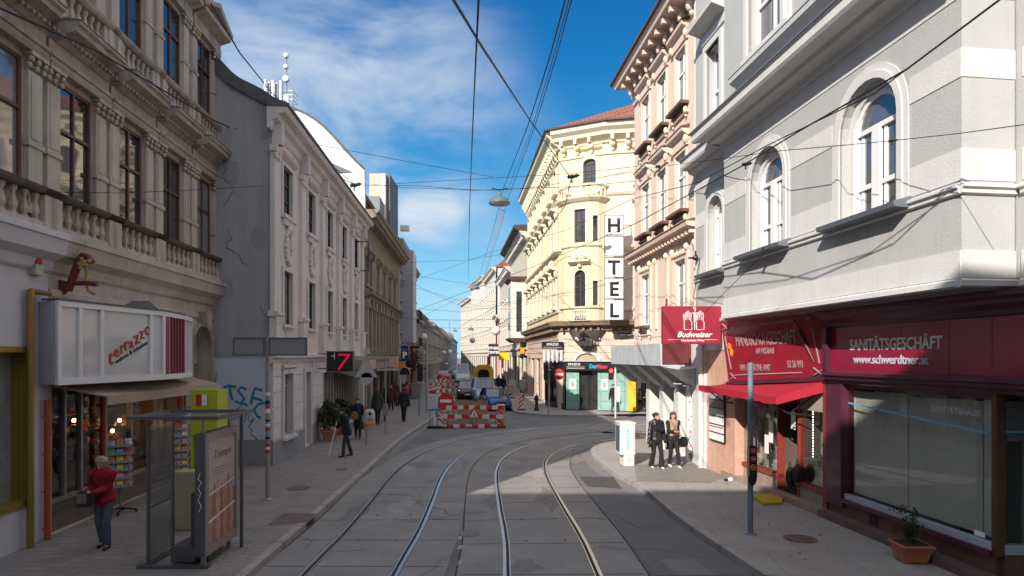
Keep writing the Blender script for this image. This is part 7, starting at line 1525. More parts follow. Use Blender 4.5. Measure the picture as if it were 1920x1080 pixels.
# hotel corner: cast-iron bollard, signal poles, planters
p = G(1006, 770); b = MB(); b.lathe((p.x, p.y, 0), [(.16, 0), (.16, .1), (.1, .2), (.09, .55), (.12, .6), (.09, .66), (.09, .78), (.14, .84), (.13, .9), (.05, .98), (.02, 1.02)], 14); b.box(p.x - .17, p.x + .17, p.y - .04, p.y + .04, .68, .78); tag(b.build('cast_iron_bollard', BLACKM, None, True), 'black cast iron bollard on the sunny corner pavement', 'bollard')
p = G(1029, 776); d = p.y; t = thing('traffic_light', 'grey pole with signal heads turned away beside the SPAZIO window', 'traffic light', (p.x, p.y, 0)); pole(t, p, PT(0, 680, d).z, .05, ALU); b = MB()
for x, y0, y1 in ((1023, 713, 684), (1036, 716, 688)): a_, c_ = PT(x - 3.5, y0, d), PT(x + 3.5, y1, d); b.box(a_.x, c_.x, d - .12, d + .12, a_.z, c_.z)
b.build('signal_head', BLACKM, t, bevel=.03); b = MB(); q = PT(1048, 702, d); disc(b, (q.x, d + .02, q.z), .33, .03); b.build('round_sign', RW, t); b = MB(); b.box(q.x - .24, q.x + .24, d + .005, d + .015, q.z - .06, q.z + .06); b.build('sign_bar', WHITEB, t); b = MB(); b.bar((p.x, d + .06, q.z), (q.x, d + .06, q.z), .03, .03); b.build('arm', ALU, t)
p = G(1154, 784); d = p.y; t = thing('traffic_light', 'pale pole with a signal showing red on the corner opposite the pink house', 'traffic light', (p.x, p.y, 0)); pole(t, p, PT(0, 684, d).z, .055, mat('pale_pole', (.55, .55, .53), .5, .1, 3, 0)); a_, c_ = PT(1141, 712, d), PT(1150, 688, d); b = MB(); b.box(a_.x, c_.x, d - .14, d + .1, a_.z, c_.z); b.build('signal_head', BLACKM, t, bevel=.03)
q = PT(1145, 695, d); b = MB(); disc(b, (q.x, d - .17, q.z), .11, .03, 14); b.build('red_lamp', emit('red_lamp', (1, .03, .02), 3), t); b = MB(); q = PT(1145, 705, d); disc(b, (q.x, d - .165, q.z), .1, .02, 14); b.build('dark_lamp', mat('unlit_lens', (.03, .03, .03), .3, .1, 3, 0), t)
q = PT(1159, 735, d); b = MB(); b.box(q.x - .09, q.x + .1, d - .08, d + .02, q.z - .55, q.z + .3); b.build('white_control_box', WHITEP, t, bevel=.02)
for k, (x, yb, yt, lab) in enumerate([(961, 742, 715, 'grey post with round white sign back on the sunny pavement'), (953, 737, 670, 'thin tall post with a yellow box before the low pink house')]):
    d = [56, 60][k]; p = Vector((PT(x, 0, d).x, d, 0)); t = thing('street_post', lab, 'post', (p.x, p.y, 0)); pole(t, p, PT(0, yt if k else 700, d).z, .06, GREYMETAL)
    q = PT(x, 716 if not k else 668, d); b = MB(); (disc(b, (q.x, d - .06, q.z), .3, .03) if not k else b.box(q.x - .9, q.x + .1, d - .2, d + .2, q.z - .35, q.z + .35)); b.build('sign_back' if not k else 'yellow_box', SBK if not k else mat('postal_yellow', (.75, .5, .0), .5, .05, 3, 0), t)
a, c = PT(915, 712, 70), PT(920, 668, 70); b = MB(); b.box(a.x - .1, c.x, 70, 70.2, a.z, c.z); tag(b.build('red_banner', REDP), 'tall narrow red banner beside the low pink house', 'banner')
a, c = PT(916, 668, 86), PT(935, 645, 86); t = thing('lettered_board', 'dark board reading FITNESS CENTER above the pink front', 'sign', a); b = MB(); b.box(a.x, c.x, 86, 86.2, a.z, c.z); b.build('panel', BLACKM, t)
for s_, y in (('FITNESS', 655), ('CENTER', 663)): text('lettering', s_, Vector(((a.x + c.x) / 2, 85.98, PT(0, y, 86).z)), (1, 0, 0), (0, 0, 1), .48, WHITEB, t, 'CENTER', .01, .01, xs=.85)
a, c = PT(975, 663, 58), PT(983, 652, 58); b = MB(); b.box(a.x, c.x, 57.2, 57.3, a.z, c.z); tag(b.build('orange_sign', mat('orange_panel', (.8, .25, .04), .5, .05, 3, 0)), 'small square orange sign below the stone oriel', 'sign')
# ================================================================== people
def capsule(b, p0, p1, r0, r1, flat=1.0, side=None, n=12):
    p0, p1 = Vector(p0), Vector(p1); ax = (p1 - p0); L = ax.length; ax = ax.normalized() if L > 1e-6 else Vector((0, 0, 1))
    sd = Vector(side) if side is not None else (Vector((1, 0, 0)) if abs(ax.x) < .9 else Vector((0, 1, 0))); sd = (sd - ax * sd.dot(ax)).normalized(); ot = ax.cross(sd)
    rings = []
    for t_ in (-.98, -.8, -.45, 0): rings.append((p0 + ax * r0 * t_, r0 * math.sqrt(1 - t_ * t_)))
    for t_ in (0, .45, .8, .98): rings.append((p1 + ax * r1 * t_, r1 * math.sqrt(1 - t_ * t_)))
    vs = [c + (sd * math.cos(2 * math.pi * k / n) + ot * math.sin(2 * math.pi * k / n) * flat) * r for c, r in rings for k in range(n)]; m = len(rings)
    b.add(vs, [(i * n + k, i * n + (k + 1) % n, (i + 1) * n + (k + 1) % n, (i + 1) * n + k) for i in range(m - 1) for k in range(n)] + [list(range(n))[::-1], list(range((m - 1) * n, m * n))])
def blob(b, name, vox, m, parent, M, it=3, fold=0.0):
    """fuse overlapping volumes into one skin, in the figure's local space, then place with matrix M"""
    me = bpy.data.meshes.new('tmp'); me.from_pydata([tuple(v) for v in b.v], [], b.f); bm = bmesh.new(); bm.from_mesh(me); bmesh.ops.recalc_face_normals(bm, faces=bm.faces); bm.to_mesh(me); bm.free()
    o = bpy.data.objects.new('tmp', me); r_ = o.modifiers.new('r', 'REMESH'); r_.mode = 'VOXEL'; r_.voxel_size = vox; r_.use_smooth_shade = True
    s_ = o.modifiers.new('s', 'SMOOTH'); s_.factor = .5; s_.iterations = it
    me2 = baked(o); me2.name = name
    if fold:
        vv = [(v.co.copy(), v.normal.copy()) for v in me2.vertices]; out = []
        for c, nn_ in vv:
            c = c + nn_ * fold * (mnoise.noise(Vector((c.x * 14, c.y * 14, c.z * 22))) + .6 * mnoise.noise(Vector((c.x * 30, c.y * 30, c.z * 12)))); out += [c.x, c.y, c.z]
        me2.vertices.foreach_set('co', out)
    me2.transform(M); q = bpy.data.objects.new(name, me2); COL.objects.link(q); q.parent = parent; me2.materials.clear(); me2.materials.append(m)
    me2.polygons.foreach_set('use_smooth', [True] * len(me2.polygons))
    return q
def ik(a, c, l1, l2, hint):
    a, c = Vector(a), Vector(c); d = c - a; L = min(d.length, (l1 + l2) * .999); x = (l1 * l1 - l2 * l2 + L * L) / (2 * L); h = math.sqrt(max(0, l1 * l1 - x * x)); dn = d.normalized(); hv = Vector(hint); hv = (hv - dn * hv.dot(dn)).normalized(); return a + dn * x + hv * h
SKIN = mat('skin', (.58, .34, .24), .5, .08, 8, .02, spec=.35)
def cloth(n, c, rough=.85): return mat(n, c, rough, .18, 7, .12, fine=80)
def person(label, loc, rz, h, top, legs, shoes, hair=None, hairstyle='short', hem=.86, coat_r=1.0, lf=(.09, -.05), rf=(-.09, .08), lh=(.30, -.05, .80), rh=(-.30, -.02, .80), lean=0.0, headturn=0.0, headpitch=0.0, flare=1.0, vox=.013, extras=None, curl=.6, sit=None, scarf=None, skin=None, group=None, foot_z=(0, 0)):
    s = h / 1.72; t = thing('person', label, 'person', loc, group); M = Matrix.Rotation(rz, 4, 'Z') @ Matrix.Scale(s, 4); sk = skin or SKIN
    hz = .92 if sit is None else sit; up = lambda z: Vector((0, -lean * (z - hz), z))
    hipL, hipR = Vector((.085, 0, hz)), Vector((-.085, 0, hz)); aL, aR = Vector((lf[0], lf[1], .09 + foot_z[0])), Vector((rf[0], rf[1], .09 + foot_z[1]))
    kL, kR = ik(hipL, aL, .43, .42, (0.02, -1, 0)), ik(hipR, aR, .43, .42, (-.02, -1, 0))
    zc = hz - .92
    sh = [Vector((.175, 0, 0)) + up(1.41 + zc), Vector((-.175, 0, 0)) + up(1.41 + zc)]; hd = [Vector(lh) + Vector((0, -lean * .1, zc if sit is not None else 0)), Vector(rh) + Vector((0, -lean * .1, zc if sit is not None else 0))]
    el = [ik(sh[i], hd[i], .29, .27, (.35 * (1 if i == 0 else -1), 1, -.35)) for i in (0, 1)]
    hc = up(1.60 + zc) + Vector((0, -.015, 0)); HM = Matrix.Translation(hc) @ Matrix.Rotation(headturn, 4, 'Z') @ Matrix.Rotation(headpitch, 4, 'X')
    H = lambda x, y, z: HM @ Vector((x, y, z))
    b = MB(); capsule(b, up(1.38 + zc), H(0, .01, -.06), .058, .05)
    capsule(b, H(0, .012, .03), H(0, .02, .035), .09, .092, 1.0); capsule(b, H(0, -.02, -.045), H(0, -.01, .0), .062, .078, .95); capsule(b, H(0, -.045, -.085), H(0, -.035, -.06), .03, .045)
    capsule(b, H(0, -.088, .012), H(0, -.104, -.02), .008, .014, n=8); capsule(b, H(0, -.088, -.05), H(0, -.09, -.056), .016, .014, .7, n=8)
    for e in (-1, 1): capsule(b, H(e * .078, .01, .01), H(e * .08, .012, -.025), .013, .011, n=8)
    capsule(b, up(1.36 + zc), up(1.1 + zc), .125, .11, .7, (1, 0, 0)); capsule(b, up(1.1 + zc), up(.93 + zc), .11, .125, .75, (1, 0, 0))
    for i in (0, 1):
        capsule(b, sh[i], el[i], .045, .036); d_ = (hd[i] - el[i]).normalized(); wr = hd[i]; capsule(b, el[i], wr, .036, .024)
        inn = Vector((-1 if i == 0 else 1, 0, 0)); inn = (inn - d_ * inn.dot(d_)).normalized(); side = d_.cross(inn).normalized()
        if side.y > 0: side = -side
        pc = wr + d_ * .085; capsule(b, wr + d_ * .02, pc, .026, .034, .42, side)
        for k in range(4):
            o_ = side * (.024 - k * .016); L_ = (.036, .041, .038, .030)[k]; q0 = pc + o_ + d_ * .006; c1 = curl * (.55 + .12 * k); q1 = q0 + (d_ * math.cos(c1) + inn * math.sin(c1)) * L_; q2 = q1 + (d_ * math.cos(c1 * 2.1) + inn * math.sin(c1 * 2.1)) * L_ * .72
            capsule(b, q0, q1, .0092, .0085, n=7); capsule(b, q1, q2, .0085, .0075, n=7)
        q0 = wr + d_ * .035 + side * .024; q1 = q0 + (d_ * .6 + side * .55 + inn * .35).normalized() * .04; q2 = q1 + (d_ * .85 + inn * .45).normalized() * .03; capsule(b, q0, q1, .0125, .0105, n=7); capsule(b, q1, q2, .0105, .009, n=7)
    for hp_, k_, a_ in ((hipL, kL, aL), (hipR, kR, aR)): capsule(b, hp_, k_, .075, .052); capsule(b, k_, a_, .05, .036); capsule(b, a_, a_ + Vector((0, -.10, -.045)), .036, .03, .6)
    blob(b, 'body', vox if vox > .015 else min(vox, .011), sk, t, M, 1)
    # face details
    b = MB()
    for e in (-1, 1): b.sphere(H(e * .031, -.082, .008), .011, 8, 6, (1, .55, .6))
    for v in range(len(b.v)): b.v[v] = M @ b.v[v] + Vector(loc)
    b.build('eyes', mat('eye_dark', (.05, .035, .03), .2, .1, 3, 0), t)
    b = MB(); b.sphere(H(0, -.096, -.052), .02, 8, 5, (1, .4, .28)); b.v = [M @ v + Vector(loc) for v in b.v]; b.build('mouth', mat('lips', (.42, .13, .11), .5, .1, 3, 0), t)
    # trousers and shoes
    b = MB(); capsule(b, up(.97 + zc), up(.90 + zc), .145, .15, .8, (1, 0, 0))
    for hp_, k_, a_ in ((hipL, kL, aL), (hipR, kR, aR)): capsule(b, hp_, k_, .095, .066 * (1 + .1 * (flare - 1))); capsule(b, k_, a_ + Vector((0, 0, .02)), .064, .052 * flare)
    blob(b, 'trousers', vox, legs, t, M, 2, .006)
    for hp_, k_, a_ in ((hipL, kL, aL), (hipR, kR, aR)):
        b = MB(); capsule(b, a_ + Vector((0, .03, -.045)), a_ + Vector((0, -.14, -.055)), .042, .036, .85, (1, 0, 0)); capsule(b, a_ + Vector((0, .01, -.02)), a_ + Vector((0, -.04, -.035)), .042, .04)
        blob(b, 'shoe', vox, shoes, t, M, 2)
    # top
    b = MB(); cr = coat_r; capsule(b, up(1.385 + zc), up(1.12 + zc), .15 * cr, .132 * cr, .72, (1, 0, 0)); capsule(b, up(1.12 + zc), up(.95 + zc), .132 * cr, .15 * cr, .76, (1, 0, 0)); capsule(b, sh[0], sh[1], .062 * cr, .062 * cr)
    if hem < .9: capsule(b, up(.95 + zc), up(hem + .1 + zc), .15 * cr, .165 * cr, .8, (1, 0, 0))
    for i in (0, 1): capsule(b, sh[i], el[i], .064 * cr, .056 * cr); capsule(b, el[i], el[i].lerp(hd[i], .93), .055 * cr, .045 * cr)
    capsule(b, up(1.42 + zc), up(1.46 + zc), .075, .066)
    blob(b, 'jacket', vox, top, t, M, 2, .009)
    if hair is not None:
        b = MB()
        if hairstyle in ('short', 'curly', 'cap', 'beanie'):
            capsule(b, H(0, .022, .052), H(0, .038, .04), .098, .096)
            if hairstyle == 'curly':
                rr = random.Random(5)
                for k in range(60): v = Vector((rr.gauss(0, 1), abs(rr.gauss(0, 1)) * .9 - .15, abs(rr.gauss(0, 1)) * .9 - .2)).normalized(); capsule(b, H(v.x * .095, v.y * .1 + .015, v.z * .105 + .03), H(v.x * .1, v.y * .105 + .015, v.z * .11 + .02), .024, .02, n=7)
            if hairstyle == 'cap': capsule(b, H(0, -.06, .075), H(0, -.13, .062), .07, .055, .18, (1, 0, 0))
        elif hairstyle == 'long':
            capsule(b, H(0, .026, .05), H(0, .04, .03), .101, .1)
            for e in (-1, 1): capsule(b, H(e * .07, .02, .02), H(e * .085, .03, -.2), .04, .035); capsule(b, H(e * .045, .06, -.02), H(e * .05, .07, -.3), .05, .035)
        elif hairstyle == 'tied': capsule(b, H(0, .026, .045), H(0, .04, .035), .099, .096); capsule(b, H(0, .11, .07), H(0, .13, .05), .045, .04)
        elif hairstyle == 'hood': capsule(b, H(0, .03, .03), H(0, .05, -.05), .118, .125); capsule(b, H(0, .02, -.07), up(1.42 + zc), .11, .1)
        # clear the face
        hb = blob(b, 'hair', vox, hair, t, M, 1, .004)
    if scarf: b = MB(); [capsule(b, up(1.45 + zc) + Vector((.075 * math.cos(a * .7), .065 * math.sin(a * .7) - .015, .02 * math.sin(a * 2))), up(1.45 + zc) + Vector((.075 * math.cos(a * .7 + .7), .065 * math.sin(a * .7 + .7) - .015, 0)), .04, .04, n=8) for a in range(9)]; capsule(b, up(1.42 + zc) + Vector((.03, -.1, 0)), up(1.2 + zc) + Vector((.04, -.13, 0)), .045, .05, .5); blob(b, 'scarf', vox, scarf, t, M, 2, .01)
    W_ = lambda *v: M @ Vector(v) + Vector(loc)
    return t, dict(W=W_, hands=[W_(*hd[0]), W_(*hd[1])], sh=[W_(*sh[0]), W_(*sh[1])], M=M, el=el, up=up, H=H)
def bagmesh(c, w, d, h, rz=0):
    b = MB(); b.hexa([(-w * .5, -d * .5, 0), (w * .5, -d * .5, 0), (w * .5, d * .5, 0), (-w * .5, d * .5, 0), (-w * .42, -d * .35, h), (w * .42, -d * .35, h), (w * .42, d * .35, h), (-w * .42, d * .35, h)]); Mx = Matrix.Translation(c) @ Matrix.Rotation(rz, 4, 'Z'); b.v = [Mx @ v for v in b.v]; return b
BLKC = cloth('black_cloth', (.016, .016, .018)); NAVY = cloth('navy_cloth', (.018, .024, .04)); LEATH = mat('black_leather_jacket', (.02, .02, .021), .3, .15, 6, .15, fine=50); DGREY = cloth('charcoal_cloth', (.05, .05, .052)); WSH = cloth('white_sneaker', (.68, .67, .64), .6)
DBROWN = mat('dark_brown_hair', (.035, .02, .012), .5, .3, 30, .4, fine=120); BLOND = mat('grey_blond_hair', (.42, .33, .22), .6, .3, 30, .5, fine=120); BRH = mat('brown_hair', (.10, .045, .025), .5, .3, 30, .4, fine=120)
REDK = cloth('red_knit', (.30, .012, .02)); JEAN = cloth('blue_jeans', (.07, .10, .15)); BLKH = cloth('black_beanie', (.02, .02, .024))
# woman in red, bending over her handbag
p = G(196, 1026); t, k = person('grey blond woman in a red jumper and jeans looking into her handbag', (p.x, p.y, 0), R(8), 1.63, REDK, JEAN, mat('black_pump', (.015, .015, .015), .3, .1, 3, 0), BLOND, 'curly', hem=.84, coat_r=1.24, lf=(.11, -.10), rf=(-.07, .06), lh=(-.04, -.30, 1.10), rh=(-.13, -.31, 1.13), lean=.16, headturn=R(-12), headpitch=R(28), vox=.011, curl=.9)
c = k['W'](-.16, -.38, .86); b = bagmesh(c, .27, .14, .27, R(8)); bg_ = b.build('handbag', mat('black_handbag', (.03, .03, .035), .35, .15, 5, .05), None, bevel=.02); tag(bg_, 'black handbag with grey flap held by the woman in red', 'handbag')
b = MB(); q = c + Vector((0, -.085, .07)); b.box(q.x - .09, q.x + .07, q.y, q.y + .02, q.z, q.z + .17); o = b.build('flap', mat('grey_flap', (.16, .15, .16), .5, .1, 4, .02), bg_)
b = MB(); b.tube([c + Vector((.1, 0, .26)), k['W'](-.17, -.2, 1.25), k['W'](-.15, -.13, 1.42), k['W'](-.16, .02, 1.47), k['W'](-.1, .16, 1.3)], .012, 6); b.build('strap', BLKC, bg_)
# two young women on the sunny pavement
p = G(1231, 878); t, k = person('smiling young woman in a black puffer jacket and flared black trousers', (p.x, p.y, 0), R(14), 1.70, LEATH, BLKC, WSH, DBROWN, 'tied', hem=.80, coat_r=1.22, lf=(.10, -.14), rf=(-.13, .10), lh=(.27, -.07, .80), rh=(-.30, -.07, .80), headturn=R(30), flare=1.7, vox=.011, scarf=BLKC, foot_z=(0, 0))
q = k['hands'][1] + Vector((.0, -.03, -.1)); b = MB(); b.box(q.x - .02, q.x + .08, q.y - .04, q.y - .028, q.z - .02, q.z + .13); tag(b.build('phone', BLACKM, None, bevel=.004), 'dark phone held low by the woman in the puffer jacket', 'phone')
b = MB(); b.tube([k['W'](-.06, -.13, 1.28), k['W'](.03, -.16, 1.22), k['W'](.12, -.15, 1.2)], .07, 10); b.tube([k['W'](.12, -.15, 1.2), k['W'](.16, -.02, 1.38)], .012, 5); b.tube([k['W'](-.06, -.13, 1.28), k['W'](-.15, -.02, 1.4)], .012, 5); tag(b.build('belt_bag', LEATH, None, True), 'shiny black belt bag worn across the chest of the woman in the puffer jacket', 'bag')
p = G(1262, 876); t, k = person('young woman with long hair and beige top in an open dark coat', (p.x, p.y, 0), R(10), 1.70, cloth('beige_top', (.50, .32, .22)), BLKC, WSH, BRH, 'long', hem=.90, coat_r=.98, lf=(.10, -.22), rf=(-.08, .10), lh=(.02, -.27, 1.22), rh=(-.04, -.26, 1.15), headturn=R(-12), headpitch=R(4), vox=.011, curl=1.1)
b = MB(); up = k['up']
for e in (-1, 1):
    capsule(b, Vector((e * .115, .02, 1.38)), Vector((e * .13, .03, 1.0)), .075, .085, .9); capsule(b, Vector((e * .13, .03, 1.0)), Vector((e * .17, .06, .62)), .085, .075, .8)
    i = 0 if e > 0 else 1; sh_ = Vector((e * .175, 0, 1.41)); capsule(b, sh_, k['el'][i], .073, .064); hd_ = Vector([(.02, -.27, 1.22), (-.04, -.26, 1.15)][i]); capsule(b, k['el'][i], k['el'][i].lerp(hd_, .85), .062, .052)
capsule(b, Vector((0, .08, 1.36)), Vector((0, .1, .95)), .13, .13, .5); capsule(b, Vector((.0, .11, .95)), Vector((0, .14, .62)), .13, .12, .5)
blob(b, 'open_coat', .012, cloth('dark_coat', (.022, .021, .024)), t, k['M'], 2, .01)
q = k['hands'][0].lerp(k['hands'][1], .5) + Vector((.03, -.09, .06)); b = MB(); b.hexa([q + Vector(v) for v in ((-.035, 0, -.06), (.035, 0, -.06), (.035, .01, -.06), (-.035, .01, -.06), (-.035, -.04, .06), (.035, -.04, .06), (.035, -.03, .06), (-.035, -.03, .06))]); tag(b.build('phone', BLACKM), 'phone the long haired woman is looking at', 'phone')
q = k['W'](.36, .04, .62); b = bagmesh(q, .34, .16, .32, R(20)); sb_ = b.build('shoulder_bag', BLKC, None, bevel=.07); tag(sb_, 'big dark shoulder bag hanging beside the long haired woman', 'bag'); b = MB(); b.tube([q + Vector((-.1, 0, .3)), k['W'](.2, 0, 1.45), q + Vector((.1, 0, .3))], .012, 5); b.build('strap', BLKC, sb_)
# man with the white cane
p = G(650, 856); t, k = person('stooping man in a dark quilted jacket and cap walking with a long white stick', (p.x, p.y, 0), R(-55), 1.66, NAVY, cloth('dark_grey_trousers', (.045, .048, .055)), BLACKM, BLKH, 'cap', hem=.78, coat_r=1.28, lf=(.08, -.16), rf=(-.09, .2), lh=(.26, .02, .80), rh=(-.25, -.28, 1.05), lean=.20, headpitch=R(12), vox=.013, curl=1.1, flare=1.3)
b = MB(); b.tube([G(631, 853), PT(641, 795, p.y - .1)], .016, 8); q = k['hands'][1]; b.v = []; b.f = []; b.tube([q + Vector((-.22, -.12, -q.z + .02)), q + Vector((0, -.02, .02)), q + Vector((.03, 0, .2))], .017, 8); tag(b.build('white_stick', WHITEB, None, True), 'long white walking stick in the stooping man hand', 'stick')
# pedestrians further back
def walker(label, x, y, h, rz, top, legs, hair, hs, **kw):
    p = G(x, y); a = dict(vox=.024, lf=(.09, -.18), rf=(-.09, .2), coat_r=1.15); a.update(kw); return person(label, (p.x, p.y, 0), rz, h, top, legs, BLACKM, hair, hs, **a)
t, k = walker('woman in a long black coat and blue scarf carrying bags past the tubs', 671, 823, 1.68, R(10), BLKC, BLKC, DBROWN, 'tied', vox=.014, hem=.5, scarf=cloth('blue_scarf', (.03, .05, .14)), lh=(.28, -.05, .78), rh=(-.22, -.24, 1.05)); 
q = k['hands'][0] + Vector((.02, 0, -.36)); tag(bagmesh(q, .3, .12, .3).build('handbag', mat('plum_bag', (.05, .03, .05), .4, .1, 4, 0), None, bevel=.02), 'plum handbag in the hand of the woman with the blue scarf', 'handbag')
q = k['W'](-.12, -.3, .86); tag(bagmesh(q, .28, .14, .32).build('tan_bag', mat('tan_bag', (.25, .13, .06), .5, .2, 6, 0), None, bevel=.03), 'tan patterned bag held at the front of the woman with the blue scarf', 'bag')
t, k = walker('hooded person in a grey green parka walking away with a shopping bag', 708, 796, 1.78, R(180), cloth('parka', (.045, .05, .045)), BLKC, cloth('parka_hood', (.045, .05, .045)), 'hood', hem=.72, coat_r=1.3)
q = k['hands'][0] + Vector((0, 0, -.4)); tag(bagmesh(q, .25, .1, .3).build('carrier_bag', mat('pale_carrier', (.4, .32, .28), .6, .1, 4, 0), None, bevel=.02), 'pale shopping bag carried by the hooded person', 'bag')
walker('man in dark jacket and trousers walking away along the left kerb', 757, 791, 1.80, R(175), NAVY, BLKC, DBROWN, 'short', hem=.74, coat_r=1.2)
t, k = walker('person with a red rucksack further up the left pavement', 763, 764, 1.75, R(180), DGREY, BLKC, DBROWN, 'short'); b = MB(); q = k['W'](0, .2, 1.0); b.sphere(q + Vector((0, 0, .22)), .26, 10, 8, (.75, .5, 1)); tag(b.build('rucksack', REDP, None, True), 'red rucksack on the back of the person up the left pavement', 'rucksack')
walker('person in dark clothes by the ochre house shop windows', 722, 790, 1.74, R(160), BLKC, BLKC, BLKH, 'beanie')
walker('person in a brown coat far along the left pavement', 742, 762, 1.7, R(180), cloth('brown_coat', (.07, .04, .03)), BLKC, DBROWN, 'short', hem=.6)
walker('woman in dark red coat beside the half round sign', 733, 770, 1.65, R(20), cloth('wine_coat', (.10, .02, .03)), BLKC, DBROWN, 'long', hem=.6)
walker('man in a long grey coat walking on the sunlit pavement', 980, 749, 1.82, R(165), cloth('grey_coat', (.035, .035, .038)), DGREY, BLKH, 'cap', hem=.5, coat_r=1.3)
walker('person standing in shadow before the green tiled corner wall', 1150, 773, 1.72, R(20), BLKC, DGREY, DBROWN, 'short', lf=(.1, 0), rf=(-.1, .03)); 
walker('pedestrian in black beside the tall yellow box post', 944, 742, 1.75, R(150), BLKC, BLKC, DBROWN, 'short'); walker('pedestrian in a bluish coat behind the sunlit beacon', 935, 738, 1.7, R(30), NAVY, JEAN, BRH, 'long', hem=.6)
# cafe guests behind the glass
for lab, x, rz, top, hair in (('cafe guest in pale top sitting left of the small table', 1199, R(-70), cloth('pale_top', (.5, .42, .36)), BRH), ('cafe guest in a light blue shirt sitting right of the small table', 1213, R(80), cloth('light_blue_shirt', (.12, .32, .5)), DBROWN)):
    q = PT(x, 0, 41.2); e = 1 if rz < 0 else -1; person(lab, (q.x, 41.2, .06), rz, 1.7, top, BLKC, BLACKM, hair, 'short', hem=.95, lf=(.1, -.42), rf=(-.1, -.40), lh=(.12, -.36, 1.12), rh=(-.12, -.34, 1.14), sit=.52, vox=.024)
q = PT(1206, 0, 41.2); b = MB(); b.lathe((q.x, 41.25, .06), [(.2, 0), (.2, .03), (.03, .05), (.03, .72), (.3, .74), (.3, .77)], 14); tag(b.build('cafe_table', mat('pale_table', (.45, .42, .36), .5, .1, 3, 0), None), 'small round cafe table between the two seated guests', 'table')
for x in (1198, 1214): q = PT(x, 0, 41.25); b = MB(); b.box(q.x - .2, q.x + .2, 41.05, 41.45, .46, .5); [b.box(q.x + u - .02, q.x + u + .02, v - .02, v + .02, .06, .46) for u in (-.17, .17) for v in (41.08, 41.42)]; tag(b.build('stool', mat('chair_wood', (.2, .12, .06), .5, .2, 3, 0)), 'wooden stool under the left cafe guest' if x < 1206 else 'wooden stool under the right cafe guest', 'stool')
# bags hanging at the glove shop door
u = (d0_ := RSF.U(1487, .1)); b = MB()
def hang(F, x, ytop, ybot, w, m, lab, name):
    u, z = F.px(x, ytop, .16); z1 = F.px(x, ybot, .16)[1]; t = thing(name, lab, 'bag', F.p(u, .16, z1)); h_ = z - z1; c = F.p(u, .16, z1); b = MB(); b.sphere(c + Vector((0, 0, h_ * .36)), h_ * .38, 10, 8, (w, w * .7, 1)); b.build('bag_body', m, t, smooth=True); b = MB(); b.tube([c + Vector((0, -.1, h_ * .6)), c + Vector((0, 0, h_)), c + Vector((0, .1, h_ * .6))], .012, 6); b.build('handle', m, t)
hang(RSF, 1482, 862, 912, .5, MATS['leather_black'], 'black leather bag hanging at the left jamb of the shop door', 'hanging_bag'); hang(RSF, 1495, 858, 905, .55, MATS['leather_black'], 'second black leather bag hanging right beside the first', 'hanging_bag')
F_ = RSF; u, z = RSF.px(1553, 762, -.1); z1 = RSF.px(1553, 822, -.1)[1]; t = thing('display_handbag', 'magenta handbag hung behind the glove shop glass', 'handbag', F_.p(u, -.12, z1)); c = F_.p(u, -.12, z1); MG = mat('magenta_leather', (.42, .02, .12), .4, .1, 4, .02); b = MB(); b.sphere(c + Vector((0, 0, .2)), .2, 10, 8, (.6, .7, 1.1)); b.build('bag_body', MG, t, smooth=True); b = MB(); b.tube([c + Vector((0, -.1, .35)), c + Vector((0, 0, .62)), c + Vector((0, .1, .35))], .014, 6); b.build('handle', MG, t)
